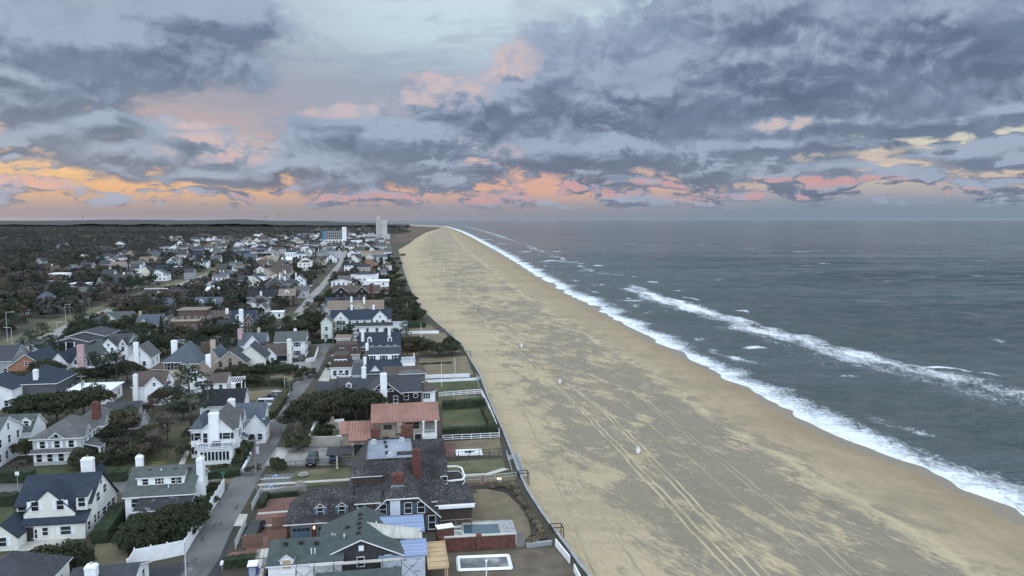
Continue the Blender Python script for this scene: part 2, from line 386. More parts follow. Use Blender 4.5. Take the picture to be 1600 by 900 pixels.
# ---------------------------------------------------------------- coast lines (read off the photograph, as real positions)
ZB, ZS = -1.3, -2.6                          # sand at the sea wall, sea level
wall_px = [(905, 895), (882, 862), (850, 818), (826, 780), (812, 750), (798, 712), (786, 680), (774, 655), (762, 625), (750, 592), (738, 572), (726, 552), (712, 535), (694, 519), (676, 503), (660, 487), (648, 468), (639, 448), (631, 425), (626, 405), (622, 390), (640, 380)]
WALL = [G(x, y, ZB) for x, y in wall_px]
WALL = [Vector((26, 20, ZB)), Vector((17.5, 60, ZB))] + WALL
WY, WX = np.array([p.y for p in WALL]), np.array([p.x for p in WALL])
FARW = [G(646, 372, ZB), G(662, 364, ZB), G(690, 356, ZB)]
WY = np.append(WY, [p.y for p in FARW] + [7000., 9000.]); WX = np.append(WX, [p.x for p in FARW] + [-1200., -1950.])
shore_px = [(1600, 806), (1545, 782), (1500, 762), (1440, 735), (1400, 718), (1340, 695), (1300, 680), (1250, 655), (1215, 632), (1175, 607), (1140, 592), (1100, 570), (1060, 551), (1040, 543), (1000, 518), (960, 496), (930, 480), (900, 465), (850, 437), (815, 415), (790, 400), (765, 386), (740, 372), (722, 363), (708, 357.5), (694, 353.6)]
SHORE = [G(x, y, ZS) for x, y in shore_px]
SY = np.array([-60., 20, 60, 85] + [p.y for p in SHORE] + [7000., 8500., 11000., 90000.])
SX = np.array([122., 102, 91, 83] + [p.x for p in SHORE] + [-1000., -1700., -2500., -34000.])
def wallx(y): return np.interp(y, WY, WX)
def shorex(y): return np.interp(y, SY, SX)
def beach_z(x, y):
    t = (x - wallx(y)) / np.maximum(shorex(y) - wallx(y), 1)
    z = np.interp(t, [-.2, 0, .6, .78, .86, 1, 1.2, 3], [-1.3, -1.3, -1.55, -1.45, -1.8, ZS + .02, -3.6, -9])
    lump = fbm(x / 9, y / 14, 4) * .16 + perlin(x / 30, y / 40) * .22
    return z + lump * np.clip((1 - t) * 5, 0, 1) * np.clip(t * 12, 0, 1)
# ---------------------------------------------------------------- ground: one sheet out to the horizon
gm = mat('ground_cover', (.036, .037, .024), (.058, .050, .037), .95, .09, 7, c3=(.066, .062, .040), s3=.02)
ys = np.unique(np.concatenate([WY[(WY > 10)], np.arange(20, 400, 12.), np.geomspace(400, 7000, 30), [9000, 9600, 26000, 26500]]))
rows = []
for y in ys:
    e = float(wallx(y)) if y <= 9000 else -1950 - (y - 9000) * .4
    rows.append([(e, y, 0), (e - 60, y, 0), (e - 400, y, 0), (-9000 - y, y, 0), (-90000, y, 0)])
rows.insert(0, [(40, -120, 0), (-30, -120, 0), (-400, -120, 0), (-9000, -120, 0), (-90000, -120, 0)])
from_np('ground', np.array(rows).reshape(-1, 3), grid_faces(len(rows), 5)[:, ::-1], gm, kind='structure')

# ---------------------------------------------------------------- beach
def beach_material():
    m = bpy.data.materials.new('beach_sand'); m.use_nodes = True; t = m.node_tree; b = t.nodes['Principled BSDF']
    b.inputs['Specular IOR Level'].default_value = .2
    at = t.nodes.new('ShaderNodeAttribute'); at.attribute_name = 'across'; a = X(t, at.outputs['Fac'])
    g = t.nodes.new('ShaderNodeNewGeometry'); p = X(t, g.outputs['Position'])
    rot = t.nodes.new('ShaderNodeVectorRotate'); rot.rotation_type = 'Z_AXIS'; rot.inputs['Angle'].default_value = R(-28); t.links.new(p.k, rot.inputs['Vector'])
    q = X(t, rot.outputs[0])
    big = noise(t, vm(t, 'MULTIPLY', p, (1, .55, 1)), .035, 3, .5)
    st = noise(t, vm(t, 'MULTIPLY', q, (1, .28, 1)), .32, 7, .66, .5)
    mid = noise(t, vm(t, 'MULTIPLY', p, (1, .55, 1)), .11, 5, .6, 1.2)
    fine = noise(t, vm(t, 'MULTIPLY', q, (1, .3, 1)), 1.5, 5, .7)
    d = (mid - .5) * .85 + (st - .5) * 1.5 + (big - .5) * .7 + (fine - .5) * .7
    # scoured grey patches lie in the middle of the beach, drifted pale sand by the wall and along the berm
    env = a.ss(.05, .32) * (1 - a.ss(.62, .86))
    px_, py_, pz_ = sep(t, p)
    near = 1 - py_.ss(150, 340)
    pat = (d + env * .26 + near * a.ss(.03, .16) * (1 - a.ss(.5, .8)) * .13 - .18).ss(-.10, .22)
    pale = mixc(t, fine.ss(.3, .7), lin((167, 152, 124)), lin((151, 137, 111)))
    grey = mixc(t, st.ss(.35, .65), lin((104, 98, 88)), lin((121, 113, 99)))
    c = mixc(t, pat * .92, pale, grey)
    tan = mixc(t, mid.ss(.4, .6), lin((142, 127, 103)), lin((131, 117, 95)))
    ed = a + (mid - .5) * .12 + (st - .5) * .05
    c = mixc(t, ed.ss(.66, .80) * (1 - pat * .45) * .8, c, tan)
    bands = noise(t, vm(t, 'MULTIPLY', p, (.16, 1.0, 1)), .07, 5, .62, .6)
    c = mixc(t, bands.ss(.50, .66) * .38, c, lin((118, 109, 93)))
    ridge = (ed - .69).abs()
    c = mixc(t, (1 - ridge.ss(.0, .022)) * .7 * noise(t, p, .03, 2, .5).ss(.4, .55), c, lin((170, 156, 126)))
    wet = (a + (noise(t, p, .05, 2, .5) - .5) * .12).ss(.945, .965)
    c = mixc(t, wet, c, lin((124, 113, 98)))
    damp = (a + (mid - .5) * .08).ss(.84, .95)
    c = mixc(t, damp * .45 * (1 - wet), c, lin((120, 103, 78)))
    grain = noise(t, vm(t, 'MULTIPLY', q, (1, .45, 1)), 2.6, 6, .75)
    c = mixc(t, grain.ss(.52, .70) * .30, c, lin((120, 111, 92))); c = mixc(t, (1 - grain.ss(.32, .48)) * .28, c, lin((180, 167, 138)))
    t.links.new(c.k, b.inputs['Base Color'])
    r = wet * -.55 + .92; t.links.new(r.k, b.inputs['Roughness'])
    bn = t.nodes.new('ShaderNodeBump'); bn.inputs['Strength'].default_value = .35; bn.inputs['Distance'].default_value = .25
    h = st * .6 + fine * .4; t.links.new((h * (1 - wet)).k, bn.inputs['Height']); t.links.new(bn.outputs[0], b.inputs['Normal'])
    return m
SAND = beach_material()
ysb = np.concatenate([np.arange(-80, 60, 10.), np.arange(60, 260, .9), np.geomspace(260, 7000, 320)])
tt = np.concatenate([[-.06], np.linspace(0, 1, 90), [1.03, 1.06, 1.12, 1.3]])
YY, TT = np.meshgrid(ysb, tt, indexing='ij')
XX = wallx(YY) + (shorex(YY) - wallx(YY)) * TT
ZZ = beach_z(XX, YY)
bo = from_np('beach', np.stack([XX, YY, ZZ], -1).reshape(-1, 3), grid_faces(len(ysb), len(tt)), SAND, smooth=True, kind='structure')
bo.data.attributes.new('across', 'FLOAT', 'POINT').data.foreach_set('value', TT.astype(np.float32).ravel())

# ---------------------------------------------------------------- sea: rows follow the coast, columns run offshore
def sea_material():
    m = bpy.data.materials.new('sea_water'); m.use_nodes = True; t = m.node_tree; b = t.nodes['Principled BSDF']
    at = t.nodes.new('ShaderNodeAttribute'); at.attribute_name = 'foam'; f = X(t, at.outputs['Fac'])
    of = t.nodes.new('ShaderNodeAttribute'); of.attribute_name = 'offshore'; d = X(t, of.outputs['Fac'])
    g = t.nodes.new('ShaderNodeNewGeometry'); p = X(t, g.outputs['Position'])
    lace = noise(t, vm(t, 'MULTIPLY', p, (1, .55, 1)), .55, 8, .72, 1.6)
    cell = voro(t, p, .55, 2, .6)
    blot = noise(t, vm(t, 'MULTIPLY', p, (1, .4, 1)), .13, 4, .6)
    fo = (f * 1.22 + (lace - .5) * 1.7 + (.45 - cell) * .7 + (blot - .5) * .9 - .60).ss(-.12, .72)
    # scattered whitecaps far out
    wc = noise(t, vm(t, 'MULTIPLY', p, (.25, 1.0, 1)), .10, 5, .62)
    wc2 = noise(t, p, .004, 2, .5)
    caps = (wc + (wc2 - .5) * .25).ss(.695, .74) * d.ss(70, 200) * .8
    cv = voro(t, vm(t, 'MULTIPLY', p, (.30, 1.0, 1)), .022, 0, .5)
    dash = (1 - cv.ss(.035, .075)) * noise(t, p, .006, 2, .5).ss(.48, .62) * d.ss(120, 300) * (.5 + lace * .5)
    fo = fo.max(caps).max(dash * .85)
    lg = noise(t, vm(t, 'MULTIPLY', p, (.22, 1.0, 1)), .012, 4, .55)
    body = mixc(t, d.ss(20, 260), lin((72, 80, 80)), lin((50, 60, 65)))
    body = mixc(t, lg.ss(.42, .62) * .8, body, lin((78, 87, 89)))  # broad streaks painted into the colour for wave and cloud reflections, wind and foam
    c = mixc(t, fo, body, lin((226, 231, 236)))
    t.links.new(c.k, b.inputs['Base Color'])
    t.links.new((fo * .6 + .15).k, b.inputs['Roughness'])
    b.inputs['IOR'].default_value = 1.33; t.links.new((.34 - fo * .2).k, b.inputs['Specular IOR Level'])
    bn = t.nodes.new('ShaderNodeBump'); bn.inputs['Strength'].default_value = 1.0; bn.inputs['Distance'].default_value = 1.0
    w1 = noise(t, vm(t, 'MULTIPLY', p, (.30, 1.0, 1)), .16, 6, .62, .4)
    w2 = noise(t, vm(t, 'MULTIPLY', p, (.5, 1.0, 1)), .6, 5, .6)
    w3 = noise(t, vm(t, 'MULTIPLY', p, (.30, 1.0, 1)), .035, 3, .5)
    h = w1 * 5.0 + w2 * 1.8 + w3 * 10.0 + fo * .12
    t.links.new(h.k, bn.inputs['Height']); t.links.new(bn.outputs[0], b.inputs['Normal'])
    return m
yss = np.concatenate([np.arange(-80, 70, 5.), np.arange(70, 230, .8), [*np.geomspace(230, 900, 360)], [*np.geomspace(905, 90000, 330)]])
ds = np.concatenate([np.arange(-6, 110, .9), np.geomspace(110, 60000, 150)])
YY, DD = np.meshgrid(yss, ds, indexing='ij')
scal = np.where(YY < 900, perlin(YY / 13, YY * 0 + .3) * 3.0 + perlin(YY / 31, YY * 0 + 4.3) * 5.5 + perlin(YY / 5.2, YY * 0 + 7.7) * 1.1, 0)
near = np.clip(1 - DD / 30, 0, 1)
XX = shorex(YY) + DD + scal * near
grow = np.clip(DD / 40, 0, 1)
swell = fbm(YY / 70 + DD / 200, DD / 17 + YY / 140, 3) * 1.0 + perlin(YY / 22, DD / 7.5 + YY / 60) * .40 + perlin(XX / 34 + YY / 90, YY / 8) * .62 + perlin(XX / 62 + 5, YY / 17 + XX / 300) * 1.0 + perlin(XX / 11, YY / 4.2 + XX / 40) * .2 * (YY < 420)
cut = np.clip(1.2 - YY / 1600, 0, 1)
dY = np.interp(YY, [70, 900, 3000], [1, 1, 0])
ZZ = ZS + .02 + swell * 1.6 * (0.12 + .88 * grow) * cut * dY
# foam: swash at the water's edge, the broken line over the outer bar, single breakers
edge = 9 + fbm(YY / 34, YY * 0 + 2.2, 3) * 9 + np.interp(YY, [60, 110, 150, 200, 260, 400, 900, 3000], [4, 5, 3, 4, 5, 7, 10, 22])
foam = np.clip(1.02 - DD / np.maximum(edge, 2.5), 0, 1) ** .75 * (DD > -4)
foam = np.maximum(foam, .62 * np.exp(-((DD - edge * 1.35 - fbm(YY / 20, YY * 0 + 8, 2) * 4) / 3.2) ** 2) * np.clip(.4 + fbm(YY / 26, YY * 0 + 3, 2) * 2, 0, 1))
barc = 57 + perlin(YY / 80, YY * 0 + 5.5) * 9 + perlin(YY / 21, YY * 0 + 9.5) * 4 + np.interp(YY, [80, 160, 200, 370, 520, 800, 1500, 5000], [16, 10, 8, -4, 0, 4, 20, 90])
barw = np.interp(YY, [80, 150, 230, 300, 380, 450, 540, 700, 1500, 5000], [12, 17, 15, 13, 12, 12, 8, 6, 14, 30]) * (1 + perlin(YY / 28, YY * 0 + 1.5) * .55)
bara = np.interp(YY, [60, 120, 170, 200, 240, 330, 430, 500, 545, 600, 660, 740, 800, 900, 1000, 1200, 1400, 2000, 4000], [.40, .48, .56, .66, .84, .98, 1.0, .85, .3, .25, .62, .7, .3, .7, .4, .75, .4, .7, .6])
asym = np.where(DD > barc, barw * .55, barw * 1.3)
foam = np.maximum(foam, bara * .93 * np.exp(-(np.abs(DD - barc) / asym) ** 2) * (.86 + .42 * fbm(YY / 24, DD / 5, 3)))
b2 = barc + 17 + perlin(YY / 17, YY * 0 + 21) * 5
foam = np.maximum(foam, .80 * np.exp(-(np.abs(DD - b2) / 1.7) ** 2) * np.clip(perlin(YY / 24, YY * 0 + 30) * 3.2, 0, 1) * (YY < 620))
b3 = barc - 22 + perlin(YY / 22, YY * 0 + 41) * 6
foam = np.maximum(foam, .66 * np.exp(-(np.abs(DD - b3) / 2.2) ** 2) * np.clip(perlin(YY / 30, YY * 0 + 50) * 3 - .2, 0, 1) * (YY < 700) * (DD > 14))
caps = np.random.default_rng(3)
def crest(px, py, ln, wd, s=.95):
    global foam
    p = G(px, py, ZS); foam = np.maximum(foam, s * np.exp(-(np.abs((XX - p.x) / ln) ** 2 + np.abs((YY - p.y + (XX - p.x) * .18) / wd) ** 2)))
for c in [(1468, 571, 7, 1.6, 1.2), (1180, 546, 5, 2), (1240, 520, 6, 2.2, .7), (965, 430, 8, 5), (905, 411, 9, 6), (935, 415, 7, 5), (870, 393, 9, 8), (890, 409, 14, 7, .8), (850, 392, 9, 8, .8), (820, 393, 14, 9, .9), (785, 381, 18, 14, .9), (760, 374, 22, 20, .9),
          (915, 424, 12, 6, .8), (860, 408, 20, 9, .85), (1330, 585, 5, 2, .6), (1285, 590, 6, 1.6, .6), (1120, 437, 5, 5, .6), (990, 470, 12, 5, .7), (1560, 530, 4, 3, .7), (1020, 440, 6, 5, .7), (1060, 455, 7, 4, .7)]: crest(*c)
so_ = from_np('sea', np.stack([XX, YY, ZZ], -1).reshape(-1, 3), grid_faces(len(yss), len(ds)), sea_material(), smooth=True, kind='structure')
so_.data.attributes.new('foam', 'FLOAT', 'POINT').data.foreach_set('value', np.clip(foam, 0, 1.2).astype(np.float32).ravel())
so_.data.attributes.new('offshore', 'FLOAT', 'POINT').data.foreach_set('value', DD.astype(np.float32).ravel())

# ---------------------------------------------------------------- roads, lots and lawns (thin sheets one above the other)
LAYER = [0]
def sheet(name, pts, m, z=.03, kind='structure', parent=None):
    """polygon lying on the ground; pts are photo pixels (2 numbers) or metres (Vector)"""
    LAYER[0] += 1; z = z + LAYER[0] * .0003
    P3 = [(G(*p, z) if not isinstance(p, Vector) else Vector((p.x, p.y, z))) for p in pts]
    b = MB(); b.poly([(p.x, p.y, z) for p in P3])
    o = b.build(name, m, parent, kind=kind); n = o.data.polygons[0].normal
    if n.z < 0: o.data.flip_normals()
    return o
def ribbon(name, pxs, w, m, z=.03, kind='structure'):
    LAYER[0] += 1; z = z + LAYER[0] * .0003
    P3 = [(G(*p, z) if not isinstance(p, Vector) else Vector((p.x, p.y, z))) for p in pxs]
    V = []
    for i, p in enumerate(P3):
        a, c = P3[max(i - 1, 0)], P3[min(i + 1, len(P3) - 1)]; d = (c - a); d.z = 0; d.normalize(); n = Vector((-d.y, d.x, 0))
        ww = w[i] if isinstance(w, (list, tuple)) else w
        V += [p + n * ww / 2, p - n * ww / 2]
    return from_np(name, [tuple(v) for v in V], [(2 * i + 1, 2 * i + 3, 2 * i + 2, 2 * i) for i in range(len(P3) - 1)], m, kind=kind)
PALEASPH = mat('patched_asphalt', (.17, .172, .175), (.13, .132, .135), .9, .4, 6)
def mid(y, xl, xr): return (xl + xr) / 2, y
st = [(905, 276, 316), (878, 295, 330), (833, 315, 355), (789, 344, 378), (767, 356, 392), (707, 393, 424), (661, 423, 447), (617, 449, 467), (594, 467, 486), (572, 480, 500), (550, 492, 511), (536, 500, 518)]
ribbon('street', [G(300, 880) + Vector((6, -30, 0)) + Vector((2, -25, 0))] + [mid(*s) for s in st], [3.8] * 2 + [4.4] * (len(st) - 1), ASPH, .05)
ribbon('side_street', [(352, 758), (250, 759), (160, 761), (0, 765), (-200, 770)], 6.0, ASPH, .04)
ribbon('cross_street', [(525, 541), (500, 538), (470, 534), (440, 529)], 5, ASPH, .04)
ribbon('far_street', [(440, 514), (452, 503), (466, 490), (478, 476), (490, 461), (502, 448), (516, 432), (530, 414), (536, 402), (540, 392)], 5.0, CONC, .04)
ribbon('avenue_verge', [(-90, 600), (0, 552), (70, 522), (120, 500), (215, 468), (330, 426), (372, 412)], 20, MIXL, .02)
ribbon('avenue', [(-90, 610), (0, 560), (75, 528), (130, 500), (208, 472), (330, 427), (372, 413)], 7, CONC, .05)

for i in range(26):                                   # tar patches and manholes on the street
    a = random.uniform(0, 1) ** 1.3; y = 900 - 330 * a; k = next(j for j in range(len(st) - 1) if st[j + 1][0] <= y); f_ = (st[k][0] - y) / (st[k][0] - st[k + 1][0]); xl = st[k][1] + (st[k + 1][1] - st[k][1]) * f_; xr = st[k][2] + (st[k + 1][2] - st[k][2]) * f_
    c = G(xl + (xr - xl) * random.uniform(.12, .88), y); r = random.uniform(.2, .6); n = 9
    sheet('tar_patch', [c + Vector((-.17, 1, 0)) * math.sin(t * 6.283 / n) * r * random.uniform(1.2, 2.4) + Vector((1, .17, 0)) * math.cos(t * 6.283 / n) * r * random.uniform(.35, .8) for t in range(n)], mat('tar_seal', (.078, .081, .085), (.065, .068, .072)) if i % 3 else PALEASPH, .075)
# ---------------------------------------------------------------- building kit
HD = R(9.5)                                  # the streets run about ten degrees left of the view
FOOT = []                                    # footprints (centre, radius) so that trees keep clear
REFS = []                                    # (point, short phrase) for telling plants apart
MCACHE = {}
def window_mesh(w, h, joined, frame, cols=1, rows=2, sill=True):
    k = (round(w, 2), round(h, 2), joined, frame.name, cols, rows)
    if k in MCACHE: return MCACHE[k]
    b = MB(); t = .07; d0, d1 = -.06, .03
    b.box(-w / 2 - t, w / 2 + t, d0, d1, h, h + t * 1.3); b.box(-w / 2 - t * 1.4, w / 2 + t * 1.4, d0 - .05, d1, -t, 0)
    b.box(-w / 2 - t, -w / 2, d0, d1, 0, h); b.box(w / 2, w / 2 + t, d0, d1, 0, h)
    for i in range(1, cols): x = -w / 2 + w * i / cols; b.box(x - .025, x + .025, d0 + .02, d1, 0, h)
    for i in range(1, rows): z = h * i / rows; b.box(-w / 2, w / 2, d0 + .022, d1, z - .03, z + .03)
    if joined:
        b.poly([(-w / 2, -.012, 0), (w / 2, -.012, 0), (w / 2, -.012, h), (-w / 2, -.012, h)], 1)
        me = bpy.data.meshes.new('window'); me.from_pydata(b.v, [], b.f); me.materials.append(frame); me.materials.append(GLASS)
        me.polygons.foreach_set('material_index', b.m); MCACHE[k] = (me, None)
    else:
        me = bpy.data.meshes.new('window'); me.from_pydata(b.v, [], b.f); me.materials.append(frame)
        p = bpy.data.meshes.new('pane'); p.from_pydata([(-w / 2, -.012, 0), (w / 2, -.012, 0), (w / 2, -.012, h), (-w / 2, -.012, h)], [], [(0, 1, 2, 3)]); p.materials.append(GLASS)
        MCACHE[k] = (me, p)
    return MCACHE[k]
def shutter_mesh(w, h, m):
    k = ('sh', round(w, 2), round(h, 2), m.name)
    if k not in MCACHE:
        b = MB(); b.box(-w / 2, w / 2, -.045, .01, 0, h)
        for i in range(5): b.box(-w / 2 + .04, w / 2 - .04, -.06, -.04, h * (i + .25) / 5, h * (i + .75) / 5)
        me = bpy.data.meshes.new('shutter'); me.from_pydata(b.v, [], b.f); me.materials.append(m); MCACHE[k] = me
    return MCACHE[k]
ANG = {'S': 0, 'E': math.pi / 2, 'N': math.pi, 'W': -math.pi / 2}
class House:
    def __init__(s, name, label, cat, x0, x1, yb, ref=None, rz=None, group=None, far=False):
        p = G(x0, yb); rz = HD if rz is None else rz
        s.L = (x1 - x0) * p.y / FPX / max(math.cos(rz) - math.sin(rz) * (x1 - 800) / FPX, .3)
        s.o = thing(name, label, cat, (p.x, p.y, 0), rz, group); s.p, s.rz, s.far = p, rz, far; s.ext = [0, 0, 0, 0]; s.ref = ref
    def W(s, u, v, z=0):
        c, n = math.cos(s.rz), math.sin(s.rz); return Vector((s.p.x + u * c - v * n, s.p.y + u * n + v * c, z))
    def _ext(s, u0, u1, v0, v1):
        e = s.ext; s.ext = [min(e[0], u0), max(e[1], u1), min(e[2], v0), max(e[3], v1)]
        FOOT.append((s.W((u0 + u1) / 2, (v0 + v1) / 2), math.hypot(u1 - u0, v1 - v0) / 2, s.rz, (u1 - u0) / 2, (v1 - v0) / 2))
    def done(s):
        e = s.ext
        if s.ref: REFS.append((s.W((e[0] + e[1]) / 2, (e[2] + e[3]) / 2), s.ref))
        return s
    def roof(s, V, F, m, t=.16, trim=None, name='roof', parent=None):
        b = MB(); n = len(V); b.v = [tuple(v) for v in V] + [(v[0], v[1], v[2] - t) for v in V]
        cnt = {}
        for f in F:
            b.f.append(tuple(f)); b.m.append(0); b.f.append(tuple(i + n for i in reversed(f))); b.m.append(1)
            for i in range(len(f)): cnt[(f[i], f[(i + 1) % len(f)])] = 1
        for (i, j) in cnt:
            if (j, i) not in cnt: b.f.append((j, i, i + n, j + n)); b.m.append(1)
        return b.build(name, [m, trim or TRIM], parent or s.o)
    # --- blocks: u to the right, v away from the camera, metres
    def gable(s, u0, u1, v0, v1, eave, ridge, wall, roof, axis='u', rf=.5, e2=None, oh=.35, z0=0, trim=None, track=True, gm=None):
        """gable block; rf = where the ridge runs between the two eaves; e2 = far eave height"""
        e2 = eave if e2 is None else e2; b = MB()
        if axis == 'u':
            vr = v0 + (v1 - v0) * rf; prof = [(v0, z0), (v1, z0), (v1, e2), (vr, ridge), (v0, eave)]; b.prism(prof, u0, u1, 'x')
            k1, k2 = (ridge - eave) / (vr - v0), (ridge - e2) / (v1 - vr); h = .05
            V = [(u0 - oh, v0 - oh, eave - k1 * oh + h), (u1 + oh, v0 - oh, eave - k1 * oh + h), (u1 + oh, vr, ridge + h), (u0 - oh, vr, ridge + h), (u1 + oh, v1 + oh, e2 - k2 * oh + h), (u0 - oh, v1 + oh, e2 - k2 * oh + h)]
            F = [(0, 1, 2, 3), (3, 2, 4, 5)]
        else:
            ur = u0 + (u1 - u0) * rf; prof = [(u0, z0), (u1, z0), (u1, e2), (ur, ridge), (u0, eave)]; b.prism(prof, v0, v1, 'y')
            k1, k2 = (ridge - eave) / (ur - u0), (ridge - e2) / (u1 - ur); h = .05
            V = [(u0 - oh, v0 - oh, eave - k1 * oh + h), (ur, v0 - oh, ridge + h), (ur, v1 + oh, ridge + h), (u0 - oh, v1 + oh, eave - k1 * oh + h), (u1 + oh, v0 - oh, e2 - k2 * oh + h), (u1 + oh, v1 + oh, e2 - k2 * oh + h)]
            F = [(0, 1, 2, 3), (1, 4, 5, 2)]
        b.build('wall', wall, s.o); r = s.roof(V, F, roof, trim=trim)
        if track: s._ext(u0, u1, v0, v1)
        return r
    def hip(s, u0, u1, v0, v1, eave, ridge, wall, roof, oh=.5, z0=0, trim=None, inset=None, flat=None, walls=True):
        b = MB()
        if walls: b.box(u0, u1, v0, v1, z0, eave); b.build('wall', wall, s.o); s._ext(u0, u1, v0, v1)
        a, c, d, e = u0 - oh, u1 + oh, v0 - oh, v1 + oh; w = min(c - a, e - d) / 2; i = w if inset is None else inset; h = .04
        if flat:                              # truncated hip with a flat top
            V = [(a, d, eave + h), (c, d, eave + h), (c, e, eave + h), (a, e, eave + h), (a + flat, d + flat, ridge), (c - flat, d + flat, ridge), (c - flat, e - flat, ridge), (a + flat, e - flat, ridge)]
            F = [(0, 1, 5, 4), (1, 2, 6, 5), (2, 3, 7, 6), (3, 0, 4, 7), (4, 5, 6, 7)]
        elif c - a >= e - d:
            y = (d + e) / 2; V = [(a, d, eave + h), (c, d, eave + h), (c, e, eave + h), (a, e, eave + h), (a + i, y, ridge), (c - i, y, ridge)]
            F = [(0, 1, 5, 4), (1, 2, 5), (2, 3, 4, 5), (3, 0, 4)]
        else:
            x = (a + c) / 2; V = [(a, d, eave + h), (c, d, eave + h), (c, e, eave + h), (a, e, eave + h), (x, d + i, ridge), (x, e - i, ridge)]
            F = [(0, 1, 4), (1, 2, 5, 4), (2, 3, 5), (3, 0, 4, 5)]
        return s.roof(V, F, roof, trim=trim)
    def flat(s, u0, u1, v0, v1, h, wall, roof, par=.35, oh=0, z0=0, trim=None):
        b = MB(); b.box(u0, u1, v0, v1, z0, h); b.build('wall', wall, s.o); s._ext(u0, u1, v0, v1)
        if oh:
            return s.roof([(u0 - oh, v0 - oh, h + .22), (u1 + oh, v0 - oh, h + .22), (u1 + oh, v1 + oh, h + .22), (u0 - oh, v1 + oh, h + .22)], [(0, 1, 2, 3)], roof, .2, trim)
        b = MB(); t = .25
        for a in ((u0 - .03, u1 + .03, v0 - .03, v0 + t), (u0 - .03, u1 + .03, v1 - t, v1 + .03), (u0 - .03, u0 + t, v0 + t, v1 - t), (u1 - t, u1 + .03, v0 + t, v1 - t)): b.box(*a, h - .02, h + par)
        b.build('parapet', trim or wall, s.o); b = MB(); b.box(u0 + t, u1 - t, v0 + t, v1 - t, h - .05, h + .06); return b.build('roof', roof, s.o)
    def shed(s, u0, u1, v0, v1, za, zb, wall, roof, z0=0, oh=.3, trim=None, slope='S', name='wall'):
        """block with a single-slope roof: za at the low edge (S side, or E side), zb at the high edge"""
        b = MB()
        if slope == 'S':
            b.prism([(v0, z0), (v1, z0), (v1, zb), (v0, za)], u0, u1, 'x'); k = (zb - za) / (v1 - v0)
            V = [(u0 - oh, v0 - oh, za - k * oh + .05), (u1 + oh, v0 - oh, za - k * oh + .05), (u1 + oh, v1, zb + .05), (u0 - oh, v1, zb + .05)]
        else:
            b.prism([(u0, z0), (u1, z0), (u1, za), (u0, zb)], v0, v1, 'y'); k = (zb - za) / (u1 - u0)
            V = [(u0, v0 - oh, zb + .05), (u1 + oh, v0 - oh, za - k * oh + .05), (u1 + oh, v1 + oh, za - k * oh + .05), (u0, v1 + oh, zb + .05)]
        b.build(name, wall, s.o); s._ext(u0, u1, v0, v1); return s.roof(V, [(0, 1, 2, 3)], roof, trim=trim)
    def mansard(s, u0, u1, v0, v1, e, r, wall, roof, slope=1.1, z0=0, trim=None):
        s.hip(u0, u1, v0, v1, e, r, wall, roof, .35, z0, trim, flat=slope)
    def box(s, name, u0, u1, v0, v1, z0, z1, m, parent=None, mt=None):
        b = MB(); b.box(u0, u1, v0, v1, z0, z1, 0, None if mt is None else 1); return b.build(name, m if mt is None else [m, mt], parent or s.o)
    def chim(s, u, v, top, m, w=.9, d=.7, z0=0, cap=True, pots=1):
        b = MB(); b.box(u - w / 2, u + w / 2, v - d / 2, v + d / 2, z0, top)
        if cap: b.box(u - w / 2 - .05, u + w / 2 + .05, v - d / 2 - .05, v + d / 2 + .05, top - .28, top - .14); b.box(u - w / 2 + .1, u + w / 2 - .1, v - d / 2 + .1, v + d / 2 - .1, top, top + .12)
        c = b.build('chimney', m, s.o)
        if not s.far:
            for i in range(pots): x = u + (i - (pots - 1) / 2) * .5; b = MB(); b.bar((x, v, top + .1), (x, v, top + .38), .26, n=8); b.build('chimney_pot', METALG if m in (WHITE, CREAM) else DKBRICK, c)
        return c
    def win(s, side, pl, a, z, w=.95, h=1.4, frame=None, sh=None, cols=1, rows=2, parent=None, shw=.42, name='window'):
        """window on a wall: side S/E/N/W, pl = the wall plane, a = position along the wall"""
        me, pm = window_mesh(w, h, s.far or parent is not None, frame or TRIM, cols, rows)
        o = link(name, me, parent or s.o); o.location = (a, pl, z) if side in 'SN' else (pl, a, z); o.rotation_euler = (0, 0, ANG[side])
        if pm: link('pane', pm, o)
        if sh is not None and parent is None:
            for k in (-1, 1):
                q = link('shutter', shutter_mesh(shw, h, sh), s.o); dd = k * (w / 2 + .12 + shw / 2)
                q.location = (a + dd, pl, z) if side in 'SN' else (pl, a + dd, z); q.rotation_euler = (0, 0, ANG[side])
        return o
    def wins(s, side, pl, a, b, zs, n, w=.95, h=1.4, **k):
        for z in (zs if isinstance(zs, (list, tuple)) else [zs]):
            for i in range(n): s.win(side, pl, a + (b - a) * (i + .5) / n, z, w, h, **k)
    def door(s, side, pl, a, w=1.0, h=2.1, m=None, z=0.02):
        b = MB(); b.box(-w / 2 - .1, w / 2 + .1, -.06, .02, 0, h + .1, 0); b.box(-w / 2, w / 2, -.09, -.05, 0, h, 1)
        for k in range(3): b.box(-w / 2 + .12, w / 2 - .12, -.105, -.085, .15 + k * h / 3, h / 3 - .05 + k * h / 3, 1)
        o = b.build('door', [TRIM, m or METALD], s.o); o.location = (a, pl, z) if side in 'SN' else (pl, a, z); o.rotation_euler = (0, 0, ANG[side]); return o
